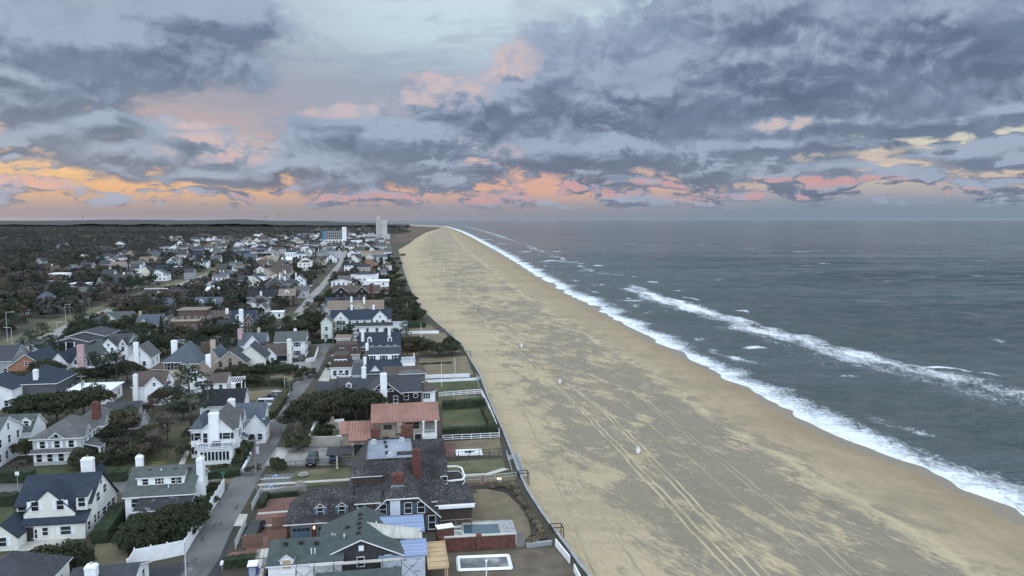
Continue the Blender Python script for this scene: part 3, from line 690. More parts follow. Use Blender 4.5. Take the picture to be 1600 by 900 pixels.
    def dormer(s, u, v, z, w, h, roof, wall=None, d=2.2, kind='gable', n=1, frame=None, ww=None, wh=None, sh=None, pitch=.8):
        """dormer facing the camera: front wall at v, sill at z; body runs back d metres into the roof"""
        wall = wall or WHITE; b = MB()
        if kind == 'gable':
            rz_ = z + h + w / 2 * pitch; b.prism([(u - w / 2, z - .6), (u + w / 2, z - .6), (u + w / 2, z + h), (u, rz_), (u - w / 2, z + h)], v, v + d, 'y')
            o = b.build('dormer', wall, s.o); q = .16; k = pitch
            s.roof([(u - w / 2 - q, v - q, z + h - k * q + .04), (u, v - q, rz_ + .04), (u, v + d + .6, rz_ + .04), (u - w / 2 - q, v + d, z + h - k * q + .04), (u + w / 2 + q, v - q, z + h - k * q + .04), (u + w / 2 + q, v + d, z + h - k * q + .04)], [(0, 1, 2, 3), (1, 4, 5, 2)], roof, .1, parent=o, name='dormer_roof')
        else:
            b.prism([(v, z - .6), (v + d, z - .6), (v + d, z + h + .55), (v, z + h)], u - w / 2, u + w / 2, 'x'); o = b.build('dormer', wall, s.o); q = .2
            s.roof([(u - w / 2 - q, v - q, z + h + .02), (u + w / 2 + q, v - q, z + h + .02), (u + w / 2 + q, v + d, z + h + .62), (u - w / 2 - q, v + d, z + h + .62)], [(0, 1, 2, 3)], roof, .12, parent=o, name='dormer_roof')
        ww = ww or min(.85, w * .6); wh = wh or h * .78
        for i in range(n): s.win('S', v, u + (i - (n - 1) / 2) * w / n, z + .1, ww, wh, frame=frame, parent=o)
        return o
    def dormerE(s, u, v, z, w, h, roof, wall=None, d=2.2, pitch=.8):
        """gable dormer facing right"""
        wall = wall or WHITE; b = MB(); rz_ = z + h + w / 2 * pitch
        b.prism([(v - w / 2, z - .6), (v + w / 2, z - .6), (v + w / 2, z + h), (v, rz_), (v - w / 2, z + h)], u - d, u, 'x'); o = b.build('dormer', wall, s.o); q = .16; k = pitch
        s.roof([(u + q, v - w / 2 - q, z + h - k * q + .04), (u + q, v, rz_ + .04), (u - d - .6, v, rz_ + .04), (u - d, v - w / 2 - q, z + h - k * q + .04), (u + q, v + w / 2 + q, z + h - k * q + .04), (u - d, v + w / 2 + q, z + h - k * q + .04)], [(1, 0, 3, 2), (4, 1, 2, 5)], roof, .1, parent=o, name='dormer_roof')
        s.win('E', u, v, z + .1, min(.85, w * .6), h * .78, parent=o)
    def posts(s, pts, z0, z1, w=.22, m=None, name='column'):
        for (u, v) in pts:
            b = MB(); b.box(u - w / 2, u + w / 2, v - w / 2, v + w / 2, z0, z1); b.box(u - w * .75, u + w * .75, v - w * .75, v + w * .75, z0, z0 + .18); b.box(u - w * .75, u + w * .75, v - w * .75, v + w * .75, z1 - .16, z1 - .01)
            b.build(name, m or WHITE, s.o)
    def rail(s, pts, z, h=.95, m=None, step=.28, name='railing'):
        """balustrade along a polyline"""
        b = MB()
        for (a, c) in zip(pts[:-1], pts[1:]):
            a, c = Vector((*a, z)), Vector((*c, z)); n = max(2, int((c - a).length / step)); up = Vector((0, 0, h))
            b.bar(a + up, c + up, .09); b.bar(a + up * .12, c + up * .12, .06)
            for i in range(n + 1): q = a.lerp(c, i / n); big = i in (0, n) or i % 8 == 0; b.bar(q, q + up * (1.08 if big else 1), .14 if big else .045)
        return b.build(name, m or WHITE, s.o, kind='stuff')
    def vents(s, pts, m=None):
        for (u, v, z) in pts:
            b = MB(); b.box(u - .22, u + .22, v - .2, v + .2, z - .15, z + .22); b.box(u - .28, u + .28, v - .26, v + .26, z + .2, z + .27); b.build('roof_vent', m or METALD, s.o)
    def pipe(s, u, v, z, h=.6, m=None):
        b = MB(); b.bar((u, v, z - .2), (u, v, z + h), .13, n=8); b.build('vent_pipe', m or WHITE, s.o)

def gh(label, x0, x1, yb, dep, eave, ridge, wall, roof, axis='u', kind='gable', name='house', cat='house', ref=None, chim=(), dorm=None, cross=(), wing=(), sh=None, nS=None, nE=None, nW=0, frame=None, porch=None, far=False, rf=.5, rz=None, group=None, floors=None, oh=.35, e2=None, wh=1.35, skip=(), trim=None):
    """house from the common kit: x0, x1, yb = ends of its near wall on the ground in the photograph"""
    s = House(name, label, cat, x0, x1, yb, ref, rz, group, far); L = s.L; s.dep = dep
    fl = floors or max(1, int(round(eave / 2.8)))
    if kind == 'gable': s.gable(0, L, 0, dep, eave, ridge, wall, roof, axis, rf=rf, oh=oh, e2=e2, trim=trim)
    elif kind == 'hip': s.hip(0, L, 0, dep, eave, ridge, wall, roof, oh, trim=trim)
    elif kind == 'flat': s.flat(0, L, 0, dep, eave, wall, roof, par=ridge - eave if ridge > eave else .3, trim=trim)
    elif kind == 'slab': s.flat(0, L, 0, dep, eave, wall, roof, oh=.5, trim=trim)
    elif kind == 'mansard': s.mansard(0, L, 0, dep, eave, ridge, wall, roof, trim=trim)
    zs = [.9 + 2.75 * i for i in range(fl) if .9 + 2.75 * i + wh < eave + (.1 if axis == 'u' else .6)] or [.6]
    nS = max(2, int(L / 2.8)) if nS is None else nS; nE = max(2, int(dep / 3.2)) if nE is None else nE
    if nS and 'S' not in skip: s.wins('S', 0, .3, L - .3, zs, nS, .9, wh, frame=frame, sh=sh)
    if nE: s.wins('E', L, .4, dep - .4, zs, nE, .9, wh, frame=frame, sh=sh)
    if nW: s.wins('W', 0, .4, dep - .4, zs, nW, .9, wh, frame=frame)
    if kind == 'gable' and ridge - eave > 2.2:
        if axis == 'v' and nS: s.win('S', 0, L * rf, eave + .25, .7, 1.0, frame=frame)
        elif nE: s.win('E', L, dep * rf, eave + .25, .7, 1.0, frame=frame)
    for (fu, fv, m, *r) in chim:
        top = r[0] if r else ridge + 1.1; s.chim(fu * L, fv * dep, top, m, *(r[1:3] if len(r) > 1 else ()))
    k = (ridge - eave) / (dep * rf) if axis == 'u' else 0
    if dorm:
        n, typ = dorm[0], dorm[1]; vv = dep * rf * .28; w = dorm[2] if len(dorm) > 2 else 1.5; hh = dorm[3] if len(dorm) > 3 else 1.3
        if typ == 'gable':
            for i in range(n): s.dormer(L * (i + .5) / n, vv, eave + k * vv + .05, w, hh, roof, frame=frame, wall=dorm[4] if len(dorm) > 4 else None)
        else: s.dormer(L / 2, vv, eave + k * vv + .05, L * .74, hh, roof, kind='shed', n=n, ww=.9, frame=frame, d=dep * rf - vv - .3, wall=dorm[4] if len(dorm) > 4 else None)
    for (fu, w, pj, ce, cr, *r) in cross:   # cross gables towards the camera
        u = fu * L; d = dep * rf if axis == 'u' else 3; s.gable(u - w / 2, u + w / 2, -pj, d, ce, cr, r[0] if r else wall, roof, 'v', oh=.28, trim=trim, track=pj > .5)
        nn = 2 if w > 3.6 else 1
        for z in zs:
            if z + 1.2 < ce + .3: s.wins('S', -pj, u - w / 2 + .3, u + w / 2 - .3, z, nn, .85, 1.25, frame=frame, sh=sh)
        s.win('S', -pj, u, ce + .1, .6, .75, frame=frame)
    for (u0, u1, v0, v1, e, r, kd, ax, *m) in wing:
        wm = m[0] if m else wall; rm = m[1] if len(m) > 1 else roof
        if kd == 'gable': s.gable(u0, u1, v0, v1, e, r, wm, rm, ax, oh=.3, trim=trim)
        elif kd == 'hip': s.hip(u0, u1, v0, v1, e, r, wm, rm, .4, trim=trim)
        elif kd == 'flat': s.flat(u0, u1, v0, v1, e, wm, rm)
        elif kd == 'slab': s.flat(u0, u1, v0, v1, e, wm, rm, oh=.35, trim=trim)
        elif kd == 'shed': s.shed(u0, u1, v0, v1, e, r, wm, rm, slope=ax, trim=trim)
        n = max(1, int((u1 - u0) / 2.3)); s.wins('S', v0, u0 + .2, u1 - .2, [.85 + 2.75 * i for i in range(max(1, int(e / 2.7)))], n, .85, min(1.3, e - 1.1), frame=frame)
        n = max(1, int((v1 - v0) / 2.8)); s.wins('E', u1, v0 + .2, v1 - .2, [.85 + 2.75 * i for i in range(max(1, int(e / 2.7)))], n, .85, min(1.3, e - 1.1), frame=frame)
    if porch:
        pd, ph, pr = porch[:3]; s.roof([(-.2, -pd, ph), (L + .2, -pd, ph), (L + .2, .1, ph + .7), (-.2, .1, ph + .7)], [(0, 1, 2, 3)], pr, name='porch_roof')
        n = max(3, int(L / 2.6)); s.posts([(.1 + (L - .2) * i / (n - 1), -pd + .25) for i in range(n)], 0, ph - .1)
        s.box('porch_floor', 0, L, -pd + .1, -.03, 0, .35, WOODG)
    return s.done()
# ---------------------------------------------------------------- the nearest houses, west of the street
# white stucco house at lower left: long dark roof, swept gable end, low front wing
s = House('house', 'white stucco house with black roof and swept gable end, beside the clipped hedges', 'house', 13, 121, 849, 'the white stucco house')
s.gable(.4, 9.9, 1.9, 11.8, 4.6, 7.4, CREAM, NAVY, rf=.42, e2=2.4, oh=.3, trim=NAVY)
s.gable(1.7, 8.2, .9, 5.5, 3.7, 6.9, CREAM, NAVY, 'v', oh=.15, trim=NAVY)
s.shed(1.9, 9.75, 0, 1.9, 2.5, 3.45, CREAM, NAVY, oh=.25, trim=NAVY)
s.gable(-1.6, 2.4, -2.6, 1.7, 1.9, 3.7, CREAM, NAVY, 'v', oh=.15, trim=NAVY)
s.shed(8.3, 9.7, 1.3, 3.4, 5.6, 6.1, CREAM, NAVY, z0=3.6, oh=.12, trim=NAVY)
for a, z in ((3.2, 4.0), (6.4, 4.0)): s.win('S', .9, a, z, .9, 1.3, sh=WHITE, rows=2)
s.win('S', 1.9, 1.1, 3.0, 1.0, 1.5); s.win('S', 1.3, 9.0, 4.1, .9, 1.3); s.win('S', 0, 4.7, .8, .7, 1.1); s.win('S', 0, 7.3, .75, 1.3, 1.15, sh=WHITE); s.win('S', -2.6, .6, .7, .9, 1.2, sh=WHITE)
s.win('S', 0, 3.4, .5, .6, 1.2); s.door('S', 0, 2.75)
for a, z, w in ((5.9, 5.6, .7), (4.6, 3.6, 1.3), (7.2, 3.9, 1.3), (1.0, .8, .9), (3.1, .9, .8), (4.4, .9, .8)): s.win('E', 9.9, a, z, w, 1.25 if z < 5 else 1.3)
for a in (6.6, 8.4, 10.2): s.win('E', 9.9, a, .8, 1.4, 1.1)
s.chim(7.1, 9.0, 8.6, WHITE, 1.6, 1.0, 3, pots=1); s.box('patio_wall', -5.5, -1.7, -3.2, -3.0, 0, .9, CREAM); s.box('patio_step', 2.5, 7.6, -3.0, -.02, 0, .12, PALECONC)
s.gable(6.6, 8.4, 10.2, 13.4, 3.0, 6.6, CREAM, NAVY, 'v', oh=.15, trim=NAVY); s.done()
# white house with the long shed dormer
s = House('house', 'white house with green-grey roof, long shed dormer and tall white chimney, beside the junction', 'house', 197, 306, 818, 'the white house with the long dormer')
L = s.L; s.gable(0, L, 0, 9.2, 4.1, 6.9, WHITE, GGREEN, oh=.3)
d = s.dormer(L * .49, 1.5, 5.05, L * .70, 1.15, GGREEN, kind='shed', n=1, ww=.8, wh=.85, d=2.9)
for fu in (.26, .45, .69, .76): s.win('S', 1.5, L * fu, 5.12, .8, .85, parent=d)
s.shed(L * .25, L, -3.0, 0, 3.0, 3.7, WHITE, mat('stained_flat_roof', (.026, .029, .032), (.12, .12, .12), .9, .9, 6, lo=.58, hi=.66), oh=.35)
for fu in (.48, .60, .75, .87): s.win('S', -3.0, L * fu, 1.2, .95, 1.35)
s.win('S', 0, L * .15, 2.35, 1.0, 1.25); s.win('S', 0, L * .09, .4, .6, 1.0); s.win('E', L, -1.5, 1.2, 1.6, 1.3); s.wins('E', L, 5.4, 9, [1.0, 3.6], 2, .8, 1.2); s.win('E', L, 1.6, 3.4, .9, 1.3)
s.chim(.5, 5.4, 8.3, WHITE, .95, .8, 4); s.chim(L + .45, 3.4, 8.2, WHITE, .9, 1.5, 0, pots=2); s.box('chimney_base', L + .02, L + .75, 2.3, 4.6, 0, 4.9, WHITE)
s.vents([(L * f, 3.6, 6.45) for f in (.27, .66, .86)]); s.pipe(L * .45, 3.2, 6.4, .5); s.pipe(L * .62, .9, 4.7, .5); s.done()
# pale grey colonial
s = House('house', 'pale grey colonial house with white shutters, columned side porch and brick chimney', 'house', 53, 131, 728, 'the grey colonial house')
L = s.L; s.hip(0, L, 0, 10.5, 4.9, 7.6, PALESIDE, GREY, .45); s.hip(L - 5, L + 1.0, 7.5, 17, 4.9, 7.4, PALESIDE, GREY, .45)
s.shed(-.25, L + .1, -.55, -.02, 2.45, 2.95, PALESIDE, GREY, z0=2.3, oh=.12)
for f in (.12, .34, .57, .80): s.win('S', 0, L * f, .65, .85, 1.4, sh=WHITE, shw=.36)
for f in (.20, .50, .79): s.win('S', 0, L * f, 3.15, .85, 1.25, sh=WHITE, shw=.36)
s.gable(L * .5 - 1.35, L * .5 + 1.35, -.2, 3, 4.95, 6.0, PALESIDE, GREY, 'v', z0=4.7, oh=.25, track=False)
b = MB(); b.bar((L * .5, -.26, 5.35), (L * .5, -.2, 5.35), .55, n=16); b.build('round_window', GLASS, s.o)
for vv in (2.6, 8.8):
    s.gable(L - 3, L + (.15 if vv < 5 else 1.2), vv - 1.5, vv + 1.5, 5.0, 6.6, PALESIDE, GREY, 'u', z0=4.2, oh=.22, track=False); s.win('E', L + (.15 if vv < 5 else 1.2), vv, 5.15, .5, .7)
s.wins('E', L, .6, 6.8, 3.1, 3, .8, 1.3, sh=WHITE, shw=.3); s.wins('E', L + 1.0, 8, 16, 3.1, 3, .8, 1.3); s.wins('E', L, .6, 6.5, .7, 2, .9, 1.4)
s.roof([(L + .02, .8, 3.5), (L + 2.9, .8, 2.7), (L + 2.9, 7.3, 2.7), (L + .02, 7.3, 3.5)], [(0, 1, 2, 3)], GREY, name='porch_roof'); s.posts([(L + 2.6, v) for v in (1.2, 3.2, 5.2, 7.0)], 0, 2.6, .34); s.box('porch_floor', L + .02, L + 2.9, .8, 7.3, 0, .3, WOODG)
s.chim(L * .95, 8.6, 9.2, BRICK, 1.3, 1.0, 6); s.gable(L + 1.05, L + 6, 12, 18, 3.2, 5.4, PALESIDE, GREY, oh=.3); s.wins('S', 12, L + 1.3, L + 5.8, .8, 2); s.done()
# white house cut by the left edge
s = House('house', 'white gabled house with small dormers cut by the left edge, grey roof', 'house', -100, -6, 740, 'the white house at the left edge')
L = s.L; s.gable(0, L, 0, 11, 5.2, 8.2, WHITE, GGREEN, oh=.3); s.gable(L - 3.5, L + 1.4, 10.6, 17, 4.0, 6.6, WHITE, GGREEN, oh=.3)
s.wins('E', L, .8, 10.4, .8, 4, .9, 1.4); s.wins('E', L, .8, 10.4, 3.4, 3, .9, 1.4); s.win('E', L, 5.5, 5.9, .7, 1.1)
for u in (L - 2.2, L + .3): s.dormer(u, 11.6, 4.7, 1.5, 1.2, GGREEN)
s.wins('S', 10.6, L + .2, L + 1.3, .8, 1, .8, 1.2); s.gable(L + .02, L + 2.2, 8.2, 10.4, 2.1, 3.0, WHITE, GGREEN, 'u', oh=.2); s.done()
# white house with the balcony over a sun room
s = House('house', 'white house with railed balcony over a glazed sun room and broad white chimney', 'house', 309, 362, 727, 'the balcony house')
L = s.L; s.gable(.2, L - .1, 2.6, 13, 5.6, 8.3, WHITE, GREY, 'v', oh=.3)
s.flat(0, L + .3, 0, 2.6, 2.85, WHITE, MEMB, oh=.3); s.rail([(-.2, 2.4), (-.2, -.2), (L + .4, -.2), (L + .4, 2.4)], 3.1)
for i in range(8): s.win('S', 0, .45 + (L - .6) * (i + .5) / 8, .75, .46, 1.6, cols=1, rows=1)
s.wins('E', L + .3, .3, 2.4, .75, 3, .46, 1.6, cols=1, rows=1)
s.chim(L * .44, 2.35, 8.9, WHITE, 1.7, .9, 2.9, pots=2); s.win('S', 2.6, L * .15, 3.2, .75, 1.9); s.win('S', 2.6, L * .80, 3.9, 1.3, 1.1, sh=METALD)
s.box('roof_table', L * .4, L * .66, .9, 1.7, 3.08, 3.8, METALD)
for vv, w in ((6.2, 3.2), (10.4, 2.8)):
    s.gable(L - 2.4, L + .55, vv - w / 2, vv + w / 2, 5.5, 7.5, WHITE, GREY, 'u', oh=.22, track=False); s.win('E', L + .55, vv, 3.4, .9, 1.4, sh=METALD); s.win('E', L + .55, vv, .8, .9, 1.4)
s.wins('E', L - .1, 2.8, 4.5, [.8, 3.4], 1, .8, 1.3); s.hip(-2.1, .18, 4.4, 11.5, 5.4, 7.4, WHITE, SLATE, .35); s.wins('S', 4.4, -2.0, .1, [.7, 3.3], 1, 1.1, 1.4, sh=METALD)
s.gable(L - 3, L + 3.8, 13.2, 19, 4.9, 7.2, WHITE, SLATE, 'u', oh=.3); s.gable(L + .6, L + 4.3, 11.6, 16.5, 3.6, 5.8, WHITE, SLATE, 'v', oh=.25); s.wins('S', 11.6, L + 1.0, L + 4, .8, 2, .8, 1.2)
s.roof([(L + .5, 6.9, 3.2), (L + 1.6, 7.1, 2.5), (L + 1.6, 9.3, 2.5), (L + .5, 9.5, 3.2)], [(0, 1, 2, 3)], SLATE, name='bay_roof'); s.box('bay_window', L + .56, L + 1.4, 7.2, 9.2, 0, 2.4, WHITE); s.win('S', 7.2, L + .98, .6, .6, 1.5)
s.chim(L * .6, 13.4, 8.7, WHITE, 1.3, .9, 6); s.done()
gh('white house with black roof, skylight and tall east gable, behind the balcony house', 313, 381, 657, 8, 3.3, 6.0, WHITE, BLACKR, ref='the black-roofed white house', nS=3, nE=2, chim=[(.6, 1.1, WHITE, 6.2)])
h = gh('white house with brown roof, front gable and white chimney beside the bare tree', 208, 258, 634, 8.5, 4.7, 7.3, WHITE, BROWNR, ref='the white house with brown roof', cross=[(.72, 4.6, .5, 4.6, 6.9)], chim=[(.14, -.07, WHITE, 7.6, .9, .8)], nS=1, nE=2)
gh('low white garage with dark grey roof in front of the brown-roofed white house', 163, 216, 664, 6, 2.4, 4.3, WHITE, CHAR, ref='the low white garage', nS=2)
gh('low building with flat white roof half hidden by oaks, beside a wooden utility pole', 104, 172, 634, 9, 3.2, 3.4, WHITE, WHITER, kind='slab', ref='the flat white roof', nS=2)
gh('navy hip-roofed house with white chimney at the left edge', 18, 90, 632, 12, 4.8, 8.2, DKSIDE, NAVY, kind='hip', ref='the navy hip-roofed house', chim=[(.52, .1, WHITE, 8.0, 1.0, .8)], wing=[(-9, 2.6, -5, 5, 4.6, 7.0, 'gable', 'v', WHITE, NAVY), (-8, -1.0, -6.2, -5.05, 3.5, 4.6, 'shed', 'S', WHITE, NAVY)])
gh('orange brick house with white pediment gable and navy roof', 14, 72, 597, 13, 4.2, 7.5, ORBRICK, NAVY, axis='v', ref='the orange brick house', nS=2, wing=[(9.6, 14.2, 2, 13, 4.4, 7.2, 'gable', 'v', WHITE, NAVY)])
gh('grey house with dark roof and skylights at the far left edge', -50, 20, 590, 12, 4.5, 8.0, GREYSIDE, CHAR, ref='the grey house at the left edge', nE=4)
gh('small white gabled cottage with grey roof beside the avenue', 36, 62, 559, 10, 2.7, 5.0, WHITE, GREY, axis='v', ref='the small white cottage', nS=1, wing=[(6.3, 12, 4, 12, 2.6, 4.2, 'gable', 'u')])
s = House('house', 'dark grey modern house with low roof and white-framed roof terrace', 'house', 85, 140, 566, 'the dark grey modern house')
L = s.L; s.gable(0, L, 0, 12, 6.3, 7.6, DKSIDE, CHAR, 'v', oh=.6); s.gable(L * .25, L + 3.4, 4, 16, 7.4, 8.8, DKSIDE, CHAR, 'v', oh=.6); s.flat(L + .02, L + 3.2, -2.2, 3.95, 3.0, DKSIDE, MEMB, oh=.2)
s.box('terrace_screen', L * .15, L * .62, -.45, -.05, 3.4, 6.0, GLASS); 
for u in (.14, .38, .62): s.posts([(L * u, -.5)], 3.3, 6.2, .25)
s.box('terrace_floor', L * .12, L + 3.2, -1.9, -.03, 3.05, 3.35, WHITE); s.rail([(L * .64, -1.8), (L + 3.1, -1.8), (L + 3.1, 3.8)], 3.35); s.wins('S', 4, L + .4, L + 3.2, 4.6, 1, 1.2, 1.3); s.wins('S', 0, .3, L, .8, 3, 1.2, 1.3); s.wins('E', L + 3.4, 4.6, 15.5, [1, 4.2], 3, 1, 1.4); s.done()
s = gh('white gabled house with broad pink brick chimney and row of small dormers', 110, 150, 590, 13, 3.1, 8.0, WHITE, GGREEN, axis='v', ref='the pink chimney house', chim=[(.5, -.05, PINKBRICK, 9.2, 1.6, 1.1)], nS=2, nE=3)
for vv in (3.2, 6.2, 9.2): s.dormerE(s.L - .6, vv, 3.7, 1.5, 1.0, GGREEN)
s.win('S', 0, s.L * .24, 3.8, .7, 1.1); s.win('S', 0, s.L * .76, 3.8, .7, 1.1)
s = gh('white house with deep blue awning under an upper balcony', 166, 200, 567, 12, 5.4, 8.2, WHITE, CHAR, axis='u', ref='the blue awning house', cross=[(.22, 4.6, 1.4, 5.3, 7.6), (.82, 2.6, .2, 5.3, 7.4)], nS=3)
s.roof([(-1.0, -2.6, 2.3), (3.9, -2.6, 2.3), (3.9, -1.5, 3.0), (-1.0, -1.5, 3.0)], [(0, 1, 2, 3)], mat('blue_awning', (.02, .16, .30), (.015, .13, .25), .7), name='awning'); s.rail([(-1.0, -2.3), (3.9, -2.3)], 3.1)
gh('white gabled house with pale green-white chimney and grey roof, beside the blue awning house', 200, 236, 577, 9, 3.6, 7.0, WHITE, GREY, axis='v', ref='the white gable with side chimney', chim=[(.42, -.06, WHITE, 8.0, 1.3, .8)], nS=2)
# beige stone mansion with steep navy hip roof
s = House('house', 'beige stucco mansion with steep slate-blue hip roof and two tall chimneys', 'house', 257, 313, 596, 'the beige mansion')
L = s.L; s.hip(0, L, 0, 13, 5.3, 9.6, BEIGE, SLATE, .5); s.hip(L * .62, L + .6, -3, 6, 5.3, 8.2, BEIGE, SLATE, .45); s.gable(L + .55, L + 4.2, 5, 16, 5.0, 7.6, BEIGE, SLATE, 'v', oh=.3); s.shed(-4, -.02, 2, 9, 2.9, 3.0, BROWNSH, BROWNR, slope='E', oh=.2)
for f in (.14, .34, .5): s.win('S', 0, L * f, 3.2, .9, 1.7, sh=METALD)
s.win('S', -3, L * .80, 3.0, 1.2, 1.9); s.rail([(L * .66, -3.5), (L * .94, -3.5)], 2.9, m=METALD); s.box('balcony', L * .65, L * .95, -3.6, -3.02, 2.7, 2.88, BEIGE); s.wins('E', L + .6, -2.6, 4.8, [.9, 3.4], 3, .8, 1.5, sh=METALD); s.wins('E', L + 4.2, 5.5, 15.5, [.9, 3.3], 4, .8, 1.4, sh=METALD)
for u, v in ((L * .2, -.25), (L * .82, -3.25)): b = MB(); b.box(u - .16, u + .16, v - .1, v + .1, 2.0, 2.4); b.build('porch_lamp', LAMPON, s.o)
s.chim(L * .17, 5, 10.4, WHITE, 1.5, 1.0, 6); s.chim(L + 2.0, 8, 9.8, BEIGE, 1.3, 1.0, 5); s.chim(L - .1, 9, 9.0, DKBRICK, 2.6, 1.4, 5); s.done()
gh('tan stone house with twin gables and arched window beside the beige mansion', 336, 386, 594, 10, 4.7, 8.0, STONE, CHAR, axis='v', ref='the tan stone house', nS=3, nE=2, wing=[(4.0, 12.5, 6, 15, 4.6, 8.4, 'gable', 'v', CREAM, CHAR)], frame=STONE)
s = gh('white gabled house with brown shake roof and two tall white chimneys', 284, 330, 615, 12, 2.8, 6.4, WHITE, TANR, axis='v', ref='the white house with two chimneys', chim=[(.30, -.03, WHITE, 7.2, 1.2, .9), (.66, .75, WHITE, 8.2, 1.2, .9)], nS=2, wing=[(6.2, 11, -1, 6, 2.7, 4.6, 'gable', 'u', WHITE, BROWNR)])
s = House('pergola', 'white slatted pergola roof over a patio next to two white chimneys', 'pergola', 346, 372, 613)
for i in range(9): b = MB(); b.bar((i * .62, 0, 2.6), (i * .62, 4.8, 3.0), .12); b.build('slat', WHITE, s.o)
s.posts([(0, 0), (5, 0), (0, 4.7), (5, 4.7)], 0, 2.6, .2, name='post'); s.box('beam', -.2, 5.2, -.1, .06, 2.35, 2.55, WHITE); s.box('beam', -.2, 5.2, 4.6, 4.76, 2.75, 2.95, WHITE); s._ext(0, 5, 0, 5)
s = gh('white cottage with brown roof and tall cream chimney on a corner lot', 414, 452, 569, 8.5, 2.9, 5.6, WHITE, BROWNR, ref='the brown-roofed cottage', cross=[(.22, 4.2, 1.4, 3.0, 5.2)], chim=[(1.03, .05, CREAM, 7.4, 1.3, 1.2)], nS=2)
s.box('sun_room', s.L * .5, s.L * .92, -1.2, -.02, .2, 2.7, GLASS); s.rail([(0, -2.6), (s.L * .95, -2.6)], .2)
gh('large white house with green-grey roof and black shutters beside the street', 430, 478, 560, 8, 5.4, 8.0, WHITE, GGREEN, ref='the green-roofed white house', sh=METALD, nS=2, nE=3, chim=[(.62, .6, WHITE, 8.6)])
gh('white house with steep front gable, blue-grey roof and brick chimney at its left end', 373, 415, 557, 8.5, 3.6, 7.0, WHITE, SLATE, ref='the steep white front gable', cross=[(.55, 5.6, .6, 3.5, 6.8)], chim=[(.02, .3, PINKBRICK, 8.6, 1.3, 1.0), (.62, .95, BEIGE, 8.0)], nS=2)

# ---------------------------------------------------------------- beach side of the street, nearest first
# house under repair in the foreground
s = House('house', 'white house under repair with dark green roof, scaffold and bare sheathing in the foreground', 'house', 419, 500, 935, 'the house under repair')
q = s.o
s.gable(.1, 8.4, 0, 7.0, 4.0, 5.5, WHITE, DGREEN, oh=.25); s.gable(5.6, 15.4, 1.2, 11.0, 3.8, 5.9, mat('black_paper_wall', (.050, .050, .053), (.036, .036, .038), .85, 1.5, 6), DGREEN, 'v', oh=.4, rf=.52)
s.dormer(2.2, -.05, 3.4, 1.5, 1.2, DGREEN, ww=.9, wh=1.0); b = MB(); b.box(1.75, 2.65, -.16, -.1, 3.52, 4.5); b.build('window_board', PLY, q)
for i in range(6): b = MB(); b.box(.12, 5.5, -.05 - .004 * i, -.01, 2.3 + i * .27, 2.5 + i * .27); b.build('clapboard', WHITE, q)
s.vents([(1.8, 2.6, 5.3), (3.6, 2.6, 5.3), (5.4, 2.4, 5.2), (10.3, 3.0, 5.8), (10.4, 4.5, 5.8), (10.3, 5.9, 5.8), (10.4, 7.4, 5.8), (10.3, 8.8, 5.8), (8.8, 6.4, 5.2)], METALD); s.pipe(4.9, 1.1, 4.7, .5); s.pipe(5.3, 1.1, 4.7, .5); s.pipe(7.4, 4.5, 4.7, .6); s.pipe(8.6, 3.2, 5.1, .7); s.pipe(12.4, 6.4, 5.2, .6); s.pipe(7.0, 5.6, 4.6, .4)
for u in (7.6, 10.6, 13.9): s.win('S', 1.2, u, 2.5, .8, 1.1, frame=TRIM)
b = MB(); b.box(10.4, 11.0, .92, 1.18, 4.5, 5.1); b.build('gable_lamp', WHITE, q)
for i in range(3): s.box('scaffold_plank', 4.8, 15.6, -.75 + i * .22, -.56 + i * .22, 3.75, 3.82 + .01 * i, PALECONC)
for u in (3.4, 5.4, 7.6, 10.4, 13.2, 15.4):
    for a, c in (((u, -.8, 0), (u, -.8, 4.3)), ((u, -1.8, 0), (u, -1.8, 4.3)), ((u, -.8, 3.4), (u, -1.8, 3.4)), ((u, -1.8, 2.2), (u + 1.9, -1.8, 4.0)), ((u, -1.8, 4.0), (u + 1.9, -1.8, 2.2))): b = MB(); b.bar(a, c, .06, n=5); b.build('scaffold_tube', METALD, q)
s.shed(5.8, 15.2, -3.4, -1.9, 3.0, 3.5, DKSIDE, DGREEN, oh=.2)
# the unfinished extension: bare battens, blue underlay, wrapped wall, plywood deck
s.shed(11.2, 18.2, 6.0, 9.6, 4.4, 5.0, BATTEN, WRAP, oh=.3, trim=WRAP); s.shed(13.0, 18.3, 1.0, 4.7, 3.55, 3.85, HOUSEWRAP, WRAP, oh=.3, trim=WRAP)
s.roof([(10.9, 3.9, 4.9), (18.1, 5.0, 3.75), (18.1, 6.1, 4.55), (10.9, 6.6, 5.75)], [(0, 1, 2, 3)], BATTEN, .12, trim=BATTEN, name='open_roof_slope')
for (u0, u1, v0, v1, za, zb) in ((11.0, 18.4, 6.0, 9.6, 4.4, 5.0), (12.8, 18.5, 1.0, 4.7, 3.55, 3.85)):
    for i in range(4): v = v0 + (v1 - v0) * (i + .6) / 4.4; z = za + (zb - za) * (v - v0) / (v1 - v0) + .065; s.box('underlay_lap', u0, u1, v, v + .06, z - .02, z + .01, mat('pale_underlay_edge', (.42, .48, .62), (.36, .42, .56)))
for i in range(12): u = 11.3 + i * .58; f_ = (u - 10.9) / 7.2; b = MB(); b.bar((u, 3.9 + 1.1 * f_, 4.95 - 1.15 * f_), (u, 6.6 - .5 * f_, 5.8 - 1.2 * f_), .07); b.build('batten', PALECONC, q)
s.box('deck', 18.5, 21.0, -1.6, 5.6, 2.75, 2.95, PLY)
for i in range(6): s.box('joist', 18.55, 20.95, -1.4 + i * 1.3, -1.28 + i * 1.3, 2.96, 3.06, PLY)
for u in (18.5, 20.9): s.box('rim_joist', u, u + .1, -1.6, 5.6, 2.955, 3.10, PLY)
